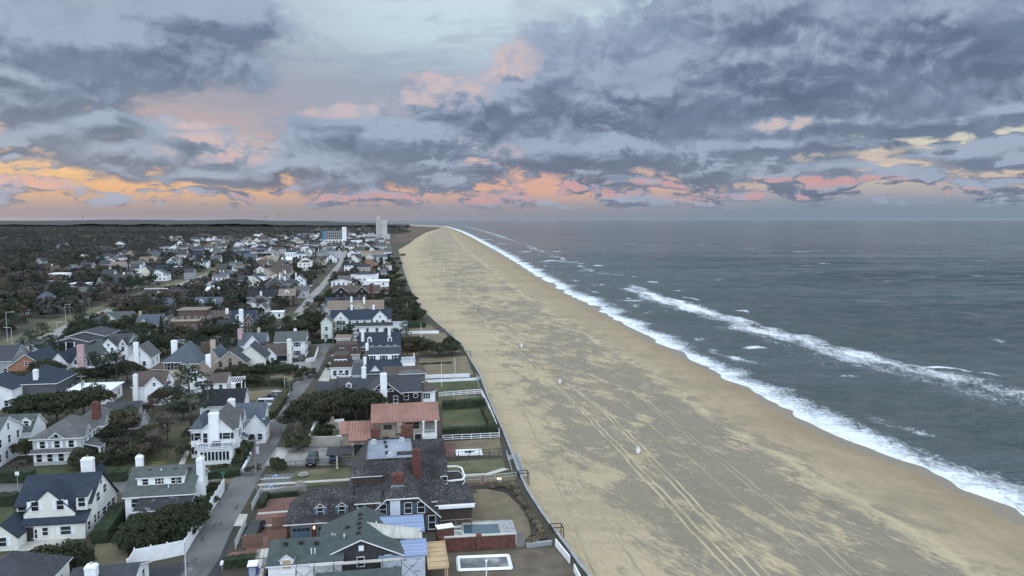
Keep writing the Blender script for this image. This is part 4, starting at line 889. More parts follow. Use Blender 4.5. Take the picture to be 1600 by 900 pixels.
for u, v in ((20.8, -1.4), (20.8, 5.4), (20.8, 2)): s.box('deck_post', u - .08, u + .08, v - .08, v + .08, 0, 2.74, PLY)
for (u, z, w) in ((13.6, 3.4, .8), (15.4, 3.4, .7), (17.2, 3.4, .6), (14.4, 2.7, .9), (16.4, 2.6, .6), (13.8, 2.0, .8), (17.0, 1.9, .7)): s.box('wrap_print', u, u + w, .97, .985, z - .5, z - .38, mat('print_grey', (.25, .28, .34)))
s.done()
# great shingled house
s = House('house', 'great brown shingled house with weathered roofs, brick chimneys and slate-blue shutters', 'house', 449, 560, 849, 'the shingled mansion')
q = s.o
s.hip(0, 11, 0, 8.0, 2.75, 5.9, BROWNSH, SHAKE, .45, inset=3.4); b = MB(); b.box(.3, 10.3, -.14, -.02, 0, 2.5); b.build('brick_facing', BRICK, q)
for u, m in ((1.9, BLUED), (5.3, BLUED), (8.6, BLUED)):
    b = MB(); b.box(u - 1.35, u + 1.35, -.3, -.1, 0, 2.45, 0); b.box(u - 1.2, u + 1.2, -.36, -.28, 0, 2.3, 1)
    for i in range(4): b.box(u - 1.1 + i * .57, u - .62 + i * .57, -.38, -.35, 1.75, 2.12, 2)
    b.build('garage_door', [WOODG, m, GLASS], q)
b = MB(); b.box(3.5, 3.72, -.34, -.14, 1.9, 2.25); b.build('wall_lamp', LAMPON, q)
for u in (4.4, 7.3):
    s.dormer(u, .7, 3.25, 1.35, 1.3, SHAKE, wall=BROWNSH, ww=.85, wh=1.1)
    for k in (-1, 1): b = MB(); b.box(u + k * .70 - .2, u + k * .70 + .2, .60, .67, 3.3, 4.5); b.build('shutter', BLUED, q)
s.win('S', .7, 9.9, 3.6, .95, .95); s.shed(9.2, 12.6, .72, 4.5, 4.75, 5.6, BROWNSH, SHAKE, z0=3, oh=.2)
# clipped gable facing the camera, chimney at its peak
b = MB(); W_ = [(11.2, 0), (20.6, 0), (20.6, 2.6), (17.8, 5.3), (13.4, 5.3), (11.2, 3.3)]; b.prism(W_, .4, 9, 'y'); b.build('wall', BROWNSH, q); s._ext(11.2, 20.6, .4, 9)
s.roof([(10.9, -.1, 3.05), (13.4, -.1, 5.38), (17.8, -.1, 5.38), (20.95, -.1, 2.35), (15.6, 3.6, 8.0), (15.6, 10, 8.0), (10.9, 10, 3.05), (20.95, 10, 2.35)], [(0, 1, 4, 5, 6), (1, 2, 4), (2, 3, 7, 5, 4)], SHAKE, .2)
for u, z in ((12.9, 3.0), (16.4, 3.0), (18.2, 3.0)): s.win('S', .4, u, z, .95, 1.5, sh=BLUED, shw=.34)
b = MB(); b.box(13.9, 15.3, .12, .34, 2.9, 5.0); b.build('window_wrap', HOUSEWRAP, q)
s.win('S', .4, 19.7, .5, .9, 1.9, sh=BLUED, shw=.34); s.chim(15.0, 2.5, 8.0, BRICK, 1.7, 1.1, 5); s.box('lead_flashing', 14.1, 15.9, 1.5, 1.93, 5.9, 6.6, MEMB)
# left mass and flat-roofed centre with rooftop plant
s.mansard(8.2, 19.6, 6.6, 22, 4.3, 7.9, BROWNSH, SHAKE, 2.5); s.box('roof_deck', 10.4, 17.4, 9.1, 19.6, 7.8, 7.98, MEMB)
b = MB(); b.box(10.3, 17.5, 9.0, 9.15, 7.7, 8.2); b.box(10.3, 10.45, 9.15, 19.6, 7.7, 8.2); b.box(10.3, 17.5, 19.6, 19.75, 7.7, 8.2); b.build('deck_kerb', SHAKE, q)
s.dormer(10.6, 6.9, 5.6, 4.2, .8, SHAKE, wall=BROWNSH, kind='shed', n=0, d=2.2); s.chim(11.6, 21.2, 9.4, BRICK, 1.4, 1.1, 5); s.chim(16.8, 20.6, 9.8, BRICK, 2.0, 1.2, 5, pots=2)
for u, v in ((11.4, 17.6), (15.9, 18.0), (14.0, 10.4)):
    b = MB(); b.box(u - .5, u + .5, v - .45, v + .45, 7.98, 8.25); b.bar((u, v, 8.25), (u, v, 8.65), .75, n=10); b.build('roof_fan', METALG, q)
s.vents([(13.2, 17.6, 8.1), (13.4, 15.2, 8.1), (13.5, 12.0, 8.1)])
s.gable(15.4, 22.2, 8.2, 14.6, 4.7, 8.4, BROWNSH, SHAKE, 'u', oh=.4); s.chim(17.9, 7.6, 9.8, BRICK, 1.3, 1.1, 5)
for v in (1.6, 4.4): s.gable(18.6, 21.6, v + 1.2, v + 3.4, 4.0, 5.4, BROWNSH, SHAKE, 'u', oh=.3, z0=2.4, track=False)
s.gable(16.6, 22.4, 14.8, 22.5, 4.4, 8.0, BROWNSH, SHAKE, 'u', oh=.4); s.win('S', 8.2, 21.7, 3.0, .9, 1.3)
# seaward porch with curved white balcony
s.flat(22.3, 25.2, 8.6, 15.5, 3.0, BROWNSH, SHAKE, oh=.3); pts = [(22.6, 15.6), (24.6, 15.5), (25.3, 14.6), (25.4, 10.6), (24.9, 9.2), (22.6, 8.9)]; b = MB()
for a, c in zip(pts[:-1], pts[1:]): b.bar((*a, 4.2), (*c, 4.2), .30, n=8); b.bar((*a, 3.4), (*c, 3.4), .1)
b.build('balcony_rail', WHITE, q); s.win('S', 7.9, 22.0, 4.0, .9, 1.3)
s.hip(20.65, 25.6, 2.2, 8.3, 3.3, 5.0, BROWNSH, SHAKE, .45); s.box('porch_beam', 20.7, 25.9, 1.5, 1.72, 2.8, 3.2, TRIM); s.rail([(20.9, 1.2), (25.4, 1.2)], .3, m=WOODG); s.done()
# brick pool wall and terracotta-roofed house
s = House('house', 'tan stone house with terracotta metal roofs and white loggia facing the beach', 'house', 549, 676, 722, 'the terracotta-roofed house')
L = s.L; q = s.o; TR = mat('terracotta_edge', (.25, .13, .09))
r1 = s.gable(4.2, 15.6, 3, 12, 6.7, 8.7, STONE, TERRA, oh=.7, trim=TR); r2 = s.gable(0, 4.6, 1.6, 10, 3.9, 6.0, STONE, TERRA, oh=.6, trim=TR); s.gable(-1.9, .2, 3.6, 9, 4.5, 5.9, STONE, TERRA, oh=.4, trim=TR)
for (r, a, c, v0, v1, e, rr) in ((r1, 3.6, 16.2, 3 - .7, 7.5, 6.7 - .31, 8.7), (r2, -.5, 5.0, 1.6 - .6, 5.8, 3.9 - .3, 6.0)):
    b = MB(); n = int((c - a) / .55)
    for i in range(n + 1): u = a + (c - a) * i / n; b.bar((u, v0, e + .09), (u, v1, rr + .09), .07)
    b.build('standing_seam', TERRA, r, kind='stuff')
for u, z, w, h in ((6.6, 5.0, 1.5, .75), (6.3, 2.6, 1.2, .9), (10.6, 4.9, 1.1, 1.2), (11.9, 4.9, 1.1, 1.2)): s.win('S', 3, u, z, w, h, frame=WOODG)
s.door('S', 3, 9.5, 1.2, 2.5, z=1.3); s.door('S', 3, 12.2, 1.2, 2.5, z=1.3); s.box('oriel', 8.3, 9.3, 2.3, 2.98, 4.3, 6.3, STONE); s.box('oriel_base', 8.2, 9.4, 2.2, 2.98, 4.0, 4.28, BRICK)
s.box('carport_opening', .5, 4.1, 1.52, 1.59, .6, 2.7, GLASS); s.posts([(.2, 1.3), (4.4, 1.3)], 0, 3.2, .4, BEIGE)
s.box('loggia', 13.1, 15.5, 1.4, 2.98, 0, 2.6, WHITE); s.box('loggia_floor', 13.0, 15.7, 1.3, 2.98, 3.7, 3.95, WHITE); s.box('upper_recess', 13.2, 15.3, 2.9, 2.98, 4.2, 6.2, mat('shaded_recess_paint', (.2, .19, .17))); s.posts([(13.2, 1.5), (15.5, 1.5)], 2.6, 6.6, .3); s.rail([(13.2, 1.5), (15.5, 1.5)], 3.95, .9, m=METALG)  # the upper recess is a flat panel; loggia shade is put into its colour
s.box('white_screen', 13.2, 15.4, 1.42, 1.5, 2.65, 3.65, WHITE); s.chim(4.6, 2.6, 5.4, BRICK, 1.2, .9, 1); s.box('garage_canopy', -4.2, .4, -3.6, 1.4, 2.5, 2.65, METALD); s.posts([(-2.3, -3.3)], 0, 2.5, .3, BEIGE); s.done()
# dark brown house with the white chimney and half-round windows
s = House('house', 'black-brown shingled house with broad white chimney between half-round windows', 'house', 575, 660, 647, 'the black-brown house')
L = s.L; q = s.o; s.gable(0, L * .62, 0, 9, 4.6, 7.6, BLKSIDE, CHAR, 'v', oh=.4); s.gable(L * .4, L, 1.6, 10.5, 4.6, 7.4, BLKSIDE, CHAR, oh=.35)
s.chim(L * .30, -.35, 9.3, WHITE, 1.5, .75, 0, pots=2)
for k in (-1, 1):
    b = MB(); c = L * .30 + k * 1.5; n = 10; pts = [(c + math.cos(math.pi * i / n) * .75, -.06, 5.0 + math.sin(math.pi * i / n) * .75) for i in range(n + 1)]
    b.poly(pts, 0); pt2 = [(c + math.cos(math.pi * i / n) * .55, -.08, 5.08 + math.sin(math.pi * i / n) * .55) for i in range(n + 1)]; b.poly(pt2, 1); b.build('half_round_window', [TRIM, GLASS], q)
for u in (.06, .52): s.win('S', 0, L * u, 2.4, .95, 1.5)
s.win('S', 1.6, L * .72, 2.6, 1.0, 1.6); b = MB(); b.bar((L * .9, 1.5, 3.5), (L * .9, 1.6, 3.5), 1.15, n=18); b.build('oval_window', TRIM, q); b = MB(); b.bar((L * .9, 1.44, 3.5), (L * .9, 1.52, 3.5), .9, n=18); b.build('oval_pane', GLASS, q)
cx, cy = L + 1.4, 4.4; oc = [(cx + 2.2 * math.cos(R(22.5 + 45 * i)), cy + 2.2 * math.sin(R(22.5 + 45 * i))) for i in range(8)]
b = MB(); b.solid([(x, y, 4.1) for x, y in oc], 0); b.build('turret', WHITE, q); V = [(cx + (x - cx) * 1.22, cy + (y - cy) * 1.22, 4.15) for x, y in oc] + [(cx, cy, 6.2)]; s.roof(V, [(i, (i + 1) % 8, 8) for i in range(8)], BROWNR, name='turret_roof')
for k in (-1, 0, 1): s.win('S', cy - 2.05, cx + k * .55, 2.5, .45, 1.2)
s.gable(-7, L * .3, 9.5, 16.5, 3.4, 5.8, BLKSIDE, CHAR, oh=.3); s.gable(L * .3, L + 1.2, 11, 19, 4.8, 7.8, BLKSIDE, BROWNR, oh=.3); s.hip(L * .6, L + 1.6, 12.5, 18, 6.4, 7.6, BLKSIDE, GREY, .3, walls=False)
s.gable(-12.5, -6.9, 11, 16.5, 2.6, 4.6, BLKSIDE, CHAR, oh=.3); s.dormer(-4.7, 10.2, 3.9, 1.3, 1.0, CHAR); s.chim(-1.2, 13, 8.3, WHITE, 1.1, .8, 3); s.done()
# house with navy hip roof, two white pediment dormers, and shuttered row above
s = House('house', 'grey shingled house with navy roof, white pediment dormers and shuttered upper windows', 'house', 572, 629, 607, 'the navy-roofed grey house')
L = s.L; s.gable(0, L, 0, 7, 4.0, 6.6, DKSIDE, NAVY, oh=.3, rf=.7); s.gable(0.2, L - .2, 5, 12, 6.5, 9.4, DKSIDE, CHAR, oh=.3)
for fu, w in ((.26, 2.4), (.80, 1.6)): s.gable(L * fu - w / 2, L * fu + w / 2, .6, 4.6, 4.4, 4.4 + w * .6, WHITE, NAVY, 'v', oh=.15, track=False)
s.box('white_band', .5, L - .5, 4.9, 4.98, 6.4, 8.0, WHITE)
for f in (.16, .5, .84): s.win('S', 4.9, L * f, 6.55, .9, 1.15, sh=METALD)
s.chim(-.3, 3.5, 7.6, WHITE, .8, .7, 0); s.chim(.2, 8, 10.6, WHITE, .8, .7, 5); s.flat(L + .02, L + 3.6, 3, 9, 6.2, WHITE, MEMB, oh=.2); s.rail([(L + .2, 2.9), (L + 3.5, 2.9), (L + 3.5, 8.8)], 6.45); s.box('porch_screen', L + .3, L + 3.4, 2.9, 2.97, 2.9, 3.6, TRIM); s.rail([(L + .2, 2.6), (L + 3.5, 2.6)], 3.0)
s.mansard(-3.6, -.5, 3.5, 9, 3.0, 6.2, WHITE, DKSIDE, .7); s.win('S', 3.8, -2.1, 3.8, 1.0, 1.3); s.done()
s = gh('brown mansard-roofed house with white dormer windows beside the narrow street', 517, 549, 592, 8, 3.2, 6.4, WHITE, BROWNSH, kind='mansard', ref='the brown mansard house', nS=3, nE=0, trim=WHITE)
s.box('white_band', s.L * .18, s.L * .82, .25, .4, 4.0, 5.4, WHITE)
for f in (.3, .5, .7): s.win('S', .25, s.L * f, 4.15, .75, 1.0)
s = gh('second brown mansard house just behind, with two white window bays', 520, 562, 575, 9, 4.0, 6.8, PALESIDE, BROWNSH, kind='mansard', ref='the rear mansard house', nS=3, nE=0)
for f in (.36, .84): s.win('S', .2, s.L * f, 4.6, 1.1, 1.3)
gh('beige flat-roofed house with row of white porch windows', 526, 547, 551, 8, 4.6, 4.9, CREAM, TANR, kind='slab', ref='the beige flat-roofed house', nS=4)
gh('long navy-roofed house with white upstairs balcony and two white chimneys', 562, 626, 566, 9, 5.0, 8.6, BROWNSH, NAVY, ref='the long navy-roofed house', chim=[(.08, .2, WHITE, 9.4), (.74, .3, WHITE, 10.2)], dorm=(2, 'gable', 1.4, 1.2), nS=5)
s = gh('white house with flat black roof and deep eaves facing the beach', 551, 613, 535, 9, 5.6, 5.9, WHITE, BLACKR, kind='slab', ref='the flat black-roofed house', nS=4, nE=2)
s = gh('long white house with navy roof and three white front gables', 517, 612, 521, 10, 5.2, 8.6, WHITE, NAVY, ref='the three-gabled white house', cross=[(.17, 5.4, .6, 5.6, 8.4), (.82, 5.4, .6, 5.8, 8.6)], chim=[(.34, .5, WHITE, 10.4), (.71, .5, WHITE, 10.2)], nS=8, nE=2)
s.flat(s.L + .02, s.L + 6.4, -1, 6, 3.0, WHITE, MEMB, oh=.2); s.rail([(s.L + .2, -1), (s.L + 6.2, -1), (s.L + 6.2, 5.8)], 3.3); s.posts([(s.L + 1, -1.1), (s.L + 3.5, -1.1), (s.L + 6, -1.1)], 0, 3.0)
gh('narrow pale green-white gabled house beside the tall utility pole', 502, 519, 532, 8, 6.6, 8.6, GREENSIDE, GREY, axis='v', ref='the narrow pale gabled house', nS=1, nE=3)
gh('weathered grey house with beige front gable and two white chimneys', 512, 600, 500, 10, 4.8, 8.0, PALESIDE, TANR, ref='the weathered grey house', cross=[(.56, 6.5, .4, 4.8, 8.0, BEIGE)], chim=[(.42, .4, WHITE, 9.6), (.65, .3, WHITE, 9.4)], nS=6)
gh('white gabled wing of a house with navy roof beside the beach-side hedge', 496, 512, 496, 7, 4.0, 6.0, WHITE, GREY, axis='v', ref='the small white wing', nS=2)
gh('dark house with broad navy roof and brick chimney', 508, 572, 487, 12, 3.4, 6.2, BLKSIDE, NAVY, ref='the broad navy roof', chim=[(.9, .3, BRICK)], nS=5)
s = gh('black-brown house with twin white-trimmed gables and white windows', 520, 594, 477, 11, 6.4, 9.8, BLKSIDE, BROWNR, ref='the twin-gabled brown house', cross=[(.18, 8, .6, 6.4, 9.6), (.62, 6.4, .5, 6.8, 9.4)], chim=[(.82, -.1, BRICK, 11, 1.6, 1.2)], nS=4, nE=2)
gh('tall white house with flat white roof behind the twin-gabled brown house', 575, 608, 463, 12, 8.6, 9.0, WHITE, WHITER, kind='slab', ref='the tall white flat-roofed house', nS=2, nE=0, wing=[(-4, 4, -3, 5, 6.0, 9.0, 'gable', 'v')])
s = gh('white stucco house with arched centre window and flat parapet', 548, 591, 447, 12, 6.4, 7.0, WHITE, CHAR, kind='flat', ref='the white arched-window house', nS=3, chim=[(.99, .2, WHITE, 8.2)], wing=[(4, 13, 5, 14, 7.2, 9.8, 'hip', 'u')])
gh('brown dark-red house with tan roof and white windows', 436, 461, 479, 9, 6.0, 8.6, BROWNSH, TANR, ref='the dark red house', nS=2, nE=1, dorm=(1, 'gable', 2.2, .9))
gh('dark house with broad black roof behind bare shrubs', 386, 428, 480, 10, 5.0, 8.4, DKSIDE, BLACKR, ref='the broad black roof')
gh('white house with grey hip roof, chimney and low dormers', 386, 420, 485, 11, 3.8, 7.2, WHITE, GREY, kind='hip', ref='the grey hip-roofed white house', chim=[(.58, .5, WHITE, 8.6)])
gh('pale house with green-grey gable roof and white side annex', 400, 417, 500, 10, 4.6, 7.2, CREAM, GGREEN, axis='v', ref='the pale gabled house', wing=[(5.4, 11, 3, 9, 2.8, 3.1, 'slab', 'u', WHITE, WHITER)])
gh('navy-roofed house with white chimney, white dormers and side porch', 362, 398, 524, 11, 5.0, 9.0, DKBRICK, NAVY, ref='the navy-roofed house with white chimney', dorm=(2, 'gable', 1.5, 1.3), chim=[(.46, -.06, WHITE, 10, 1.5, 1.0)], cross=[(.78, 4.6, .9, 5.0, 8.0)], nE=3)
gh('grey-roofed brick cottage with small white cupola', 331, 358, 508, 8, 3.2, 5.6, DKBRICK, BROWNR, ref='the cupola cottage', chim=[(.84, .3, WHITE, 6.6, 1.2, 1.0)])
gh('low dark brick bungalow with slate roof behind brown shrubs', 338, 373, 522, 8, 2.9, 5.0, DKBRICK, CHAR, ref='the low brick bungalow')
s = gh('brown brick flat-roofed house with tall parapet and rooftop terrace', 268, 312, 530, 12, 6.6, 7.2, DKBRICK, MEMB, kind='flat', ref='the brown brick flat-roofed house', nS=3, nE=2, wing=[(1.5, 11.5, 4, 12.5, 10.2, 10.6, 'slab', 'u', DKBRICK, TANR)], trim=BEIGE)
gh('half-timbered house with grey slate roof and leaded bay', 212, 250, 525, 10, 4.0, 7.6, DKBRICK, SLATE, ref='the half-timbered house', cross=[(.4, 4.6, 1.2, 3.8, 6.6, CREAM)], chim=[(.05, .5, BEIGE, 8.8)], frame=CREAM)
gh('small white gabled house behind the half-timbered house', 254, 267, 521, 8, 4.4, 6.6, CREAM, GREY, axis='v', ref='the small white gable', nS=1)
gh('grey-roofed house with brick end chimney under dark oaks', 226, 268, 489, 9, 3.4, 6.6, GREYSIDE, SLATE, ref='the brick-end grey house', chim=[(1.0, .4, BRICK)])
gh('blue-grey house with two white arched dormers behind a pine', 304, 344, 489, 9, 3.6, 7.0, PALESIDE, SLATE, ref='the blue-grey dormer house', dorm=(2, 'gable', 1.7, 1.3))
gh('long low grey house with pale band of windows', 259, 287, 470, 11, 3.4, 5.6, PALESIDE, CHAR, ref='the long low grey house', nS=4)
gh('white-gabled brick house with green-grey roof and brick chimney beside the avenue', 162, 204, 512, 9, 3.0, 6.0, BRICK, GGREEN, ref='the brick chimney house', wing=[(-.5, 7, -3, 6, 3.0, 5.8, 'gable', 'v', WHITE, GGREEN)], chim=[(.1, -.36, BRICK, 6.8, 1.3, 1)])
gh('small white gable with white chimney behind the modern house', 139, 153, 524, 8, 4.0, 6.4, WHITE, GREY, axis='v', ref='the little white gable', chim=[(-.2, .1, WHITE, 7.4)], nS=1)
# ---------------------------------------------------------------- plants: prototypes shared by every copy
def leafm(name, c1, c2, var=.3, alt=None):
    return mat(name, tuple(v * .82 for v in c1), tuple(v * .82 for v in c2), .85, .55, 5, var=var, spec=.15, lo=.35, hi=.65, alt=alt)
L_OAK = leafm('oak_leaves', (.032, .042, .024), (.056, .064, .036), alt=(.062, .056, .034))
L_PINE = leafm('pine_needles', (.028, .042, .027), (.048, .062, .038), alt=(.040, .058, .040))
L_SHRUB = leafm('shrub_leaves', (.032, .044, .026), (.058, .068, .038), alt=(.075, .066, .040))
L_OLIVE = leafm('olive_leaves', (.045, .050, .030), (.070, .072, .044))
L_HEDGE = leafm('hedge_leaves', (.028, .042, .026), (.048, .064, .036), .12)
L_HEDGE2 = leafm('olive_hedge_leaves', (.050, .058, .030), (.075, .078, .042), .12)
L_TWIG = leafm('bare_twigs', (.085, .070, .064), (.13, .11, .10), alt=(.12, .085, .060))
L_DRYB = leafm('dry_grass_tuft', (.16, .13, .085), (.22, .18, .12))
def cards(P, N, size, rng, jit=.7, asp=.6):
    """leaf quads at points P facing roughly along N"""
    n = len(P); N = N + rng.normal(0, jit, (n, 3)); N /= np.linalg.norm(N, axis=1)[:, None] + 1e-9
    A = np.cross(N, rng.normal(0, 1, (n, 3))); A /= np.linalg.norm(A, axis=1)[:, None] + 1e-9; B = np.cross(N, A)
    s = size * rng.uniform(.6, 1.35, (n, 1)); A = A * s * .5; B = B * s * .5 * asp
    V = np.stack([P - A, P - B * .9, P + A, P + B * .9], 1).reshape(-1, 3)
    return V, np.arange(n * 4).reshape(-1, 4)
def sph(n, rng): v = rng.normal(0, 1, (n, 3)); return v / np.linalg.norm(v, axis=1)[:, None]
def crown_np(seed, rx, rz, zc, nc, nl, leaf, cr=.36, flat=1.0, hole=.0, top=.3):
    rng = np.random.default_rng(seed); P, N = [], []
    c = sph(nc, rng) * rng.uniform(.35, .86, (nc, 1)) ** .6
    c[:, 2] = np.where(c[:, 2] < -.35, -c[:, 2] * .4, c[:, 2])
    for k in range(nc):
        r = cr * rng.uniform(.65, 1.2); d = sph(nl, rng); d[:, 2] = np.abs(d[:, 2]) * np.where(rng.random(nl) < .78, 1, -1)
        q = c[k] + d * r * rng.uniform(.72, 1.04, (nl, 1)) * np.array([1, 1, flat]); P.append(q * np.array([rx, rx, rz]) + np.array([0, 0, zc])); N.append(d + np.array([0, 0, top]))
    return cards(np.concatenate(P), np.concatenate(N), leaf, rng)
def limb_mesh(name, seed, h, r, spread, n=5, m=BARK, lean=0.0, parent=None, z1=.75):
    rng = random.Random(seed); b = MB(); top = Vector((lean * h, 0, h * .45)); b.bar((0, 0, -.3), top, r * 2, n=6, w2=r * 1.3)
    for i in range(n):
        a = 2 * math.pi * i / n + rng.uniform(-.5, .5); e = Vector((math.cos(a) * spread * rng.uniform(.5, 1), math.sin(a) * spread * rng.uniform(.5, 1), h * rng.uniform(z1 * .8, z1 * 1.15)))
        md = top.lerp(e, .5) + Vector((0, 0, -.05 * h)); b.bar(top, md, r * 1.1, n=5, w2=r * .7); b.bar(md, e, r * .7, n=5, w2=r * .25)
    return b.build(name, m, parent, smooth=True)
PROTO = {}
def proto(kind, name, parts):
    o = bpy.data.objects.new(name, None); COL.objects.link(o); o.location = (0, -400, -60)
    for p in parts: p.parent = o
    PROTO.setdefault(kind, []).append(o); CHILDREN[o.name] = list(parts); return o
for i in range(4):   # live oak: broad, dense, dark, 9 m high and 12 m wide at scale 1
    V, F = crown_np(20 + i, 5.6, 3.1, 5.4, 34, 150, .62, .33)
    proto('oak', 'oak_tree', [from_np('crown', V, F, L_OAK), limb_mesh('trunk', i, 8, .34, 4.4, 6, lean=.05)])
for i in range(3):   # small-leaf version for trees far off
    V, F = crown_np(40 + i, 5.2, 3.4, 5.2, 16, 42, 1.15, .42)
    proto('oakfar', 'oak_tree', [from_np('crown', V, F, L_OAK), limb_mesh('trunk', i, 8, .3, 3.6, 3)])
for i in range(3):   # pine: layered irregular crown, 12 m
    rng = np.random.default_rng(60 + i); VV, FF, k = [], [], 0
    for j in range(17):
        a = j * 2.4 + i; hz = 4.4 + 7.4 * j / 17; rr = 4.0 * (1 - (j / 17) ** 1.6) * rng.uniform(.5, 1.1) + .3
        d = sph(115, rng); c = np.array([math.cos(a) * rr, math.sin(a) * rr, hz]); q = c + d * np.array([1.75, 1.75, .62]) * rng.uniform(.6, 1, (115, 1))
        V, F = cards(q, d * .4 + np.array([0, 0, .6]), .55, rng, .6, .45); VV.append(V); FF.append(F + k); k += len(V)
    b = MB(); b.bar((0, 0, -.3), (.2, .1, 6), .55, n=6, w2=.38); b.bar((.2, .1, 6), (.3, 0, 11.5), .38, n=6, w2=.08)
    for j in range(9): a = j * 2.4 + i; hz = 4.2 + 7 * j / 9; rr = 3.6 * (1 - (j / 9) ** 1.6) + .3; b.bar((.2, 0, hz - .4), (math.cos(a) * rr, math.sin(a) * rr, hz), .16, n=4, w2=.06)
    proto('pine', 'pine_tree', [from_np('crown', np.concatenate(VV), np.concatenate(FF), L_PINE), b.build('trunk', BARK, smooth=True)])
for i in range(3):   # leafless tree: limbs and a haze of twigs, 9 m
    rng = random.Random(90 + i); b = MB(); tw = []
    def grow(p, d, ln, r, lv):
        e = p + d * ln; b.bar(p, e, r * 2, n=4 if lv > 1 else 5, w2=r * 1.3)
        if lv >= 3: tw.append((p, e)); return
        for _ in range(4 if lv < 2 else 3):
            q = (d + Vector((rng.uniform(-.9, .9), rng.uniform(-.9, .9), rng.uniform(-.15, .55)))).normalized(); grow(p.lerp(e, rng.uniform(.6, 1)), q, ln * rng.uniform(.6, .8), r * .55, lv + 1)
    grow(Vector((0, 0, -.2)), Vector((0, 0, 1)), 2.8, .20, 0); tr = b.build('trunk', BARK)
    g = np.random.default_rng(i); V, F, k = [], [], 0
    for (p, e) in tw:
        for _ in range(16):
            s0 = p.lerp(e, g.uniform(0, 1)); d = Vector(g.normal(0, 1, 3)); d.z = abs(d.z) * .6; d = d.normalized() * g.uniform(.5, 1.3); w = d.cross(Vector(g.normal(0, 1, 3))).normalized() * .05
            V += [s0 - w, s0 + w, s0 + d + w * .4, s0 + d - w * .4]; F.append((k, k + 1, k + 2, k + 3)); k += 4
    proto('bare', 'bare_tree', [from_np('crown', [tuple(v) for v in V], F, L_TWIG), tr])
for i in range(2):   # brown leafless crown for far trees
    V, F = crown_np(70 + i, 4.2, 3.4, 5.2, 14, 40, 1.0, .45, top=.1); F = F[::1]
    proto('barefar', 'bare_tree', [from_np('crown', V, F, L_TWIG), limb_mesh('trunk', i + 8, 8, .24, 3.4, 4)])
for i in range(3):   # rounded shrub 2 m
    V, F = crown_np(80 + i, 1.25, 1.0, .95, 12, 80, .34, .42)
    proto('shrub', 'shrub', [from_np('foliage', V, F, L_SHRUB), limb_mesh('stem', i, 1.2, .06, .6, 4)])
for i in range(3):   # tall dense evergreen shrub, small leaves, 2 m at scale 1
    V, F = crown_np(180 + i, 1.25, 1.0, .95, 30, 190, .17, .34)
    proto('bigshrub', 'shrub', [from_np('foliage', V, F, L_SHRUB), limb_mesh('stem', i, 1.2, .06, .6, 4)])
for i in range(2):   # sprawling olive-grey scrub 3 m
    V, F = crown_np(85 + i, 2.1, 1.5, 1.6, 18, 70, .36, .38)
    proto('scrub', 'scrub_bush', [from_np('foliage', V, F, L_OLIVE), limb_mesh('stem', i, 2.2, .08, 1.4, 5)])
for i in range(2):   # column cypress 7 m
    rng = np.random.default_rng(i); n = 1500; z = rng.uniform(.2, 7.2, n); rr = .95 * np.sin(np.clip(z / 7.4, 0, 1) * math.pi * .78 + .55) ** .8 * (1 - z / 8.2) ** .35; a = rng.uniform(0, 6.283, n); d = np.stack([np.cos(a), np.sin(a), a * 0 + .3], 1)
    V, F = cards(np.stack([np.cos(a) * rr, np.sin(a) * rr, z], 1), d, .42, rng, .5); proto('cypress', 'cypress_tree', [from_np('crown', V, F, L_PINE), limb_mesh('trunk', i, 3, .12, .3, 3)])
V, F = cards(*(lambda d: (d * np.array([.45, .45, .5]) + np.array([0, 0, .3]), d))(np.abs(sph(130, RNG)) * np.sign(sph(130, RNG) + np.array([0, 0, 9]))), .3, RNG, .6, .3)
proto('tuft', 'grass_clump', [from_np('blades', V, F, L_DRYB)])
PCOUNT = {}
KW = {'oak': ('live oak', 'tree', 'dark live oaks'), 'oakfar': ('live oak', 'tree', 'dark live oaks'), 'pine': ('pine', 'tree', 'pines among the houses'), 'bare': ('leafless brown tree', 'tree', 'leafless trees'), 'barefar': ('leafless brown tree', 'tree', 'leafless trees'),
      'shrub': ('rounded green shrub', 'shrub', 'rounded shrubs'), 'bigshrub': ('dense evergreen shrub', 'shrub', 'rounded shrubs'), 'scrub': ('olive-grey scrub bush', 'bush', 'scrub bushes'), 'cypress': ('narrow dark cypress', 'tree', 'column cypresses'), 'tuft': ('tan clump of dry grass', 'plant', 'dry grass clumps')}
PLANTED = []
def plant(kind, p, s=1.0, sz=None, label=None, rz=None):
    if not isinstance(p, Vector): p = G(*p)
    if kind == 'shrub' and s > 1.6 and p.y < 260: kind = 'bigshrub'
    v = random.choice(PROTO[kind]); k = s * random.uniform(.92, 1.08)
    o = copy_tree(v, (p.x, p.y, p.z), random.uniform(0, 6.28) if rz is None else rz, scale=(k, k, (sz or s) * random.uniform(.92, 1.08)))
    o['category'] = KW[kind][1]; o['group'] = KW[kind][2]; PLANTED.append((o, kind, p, s, label)); return o
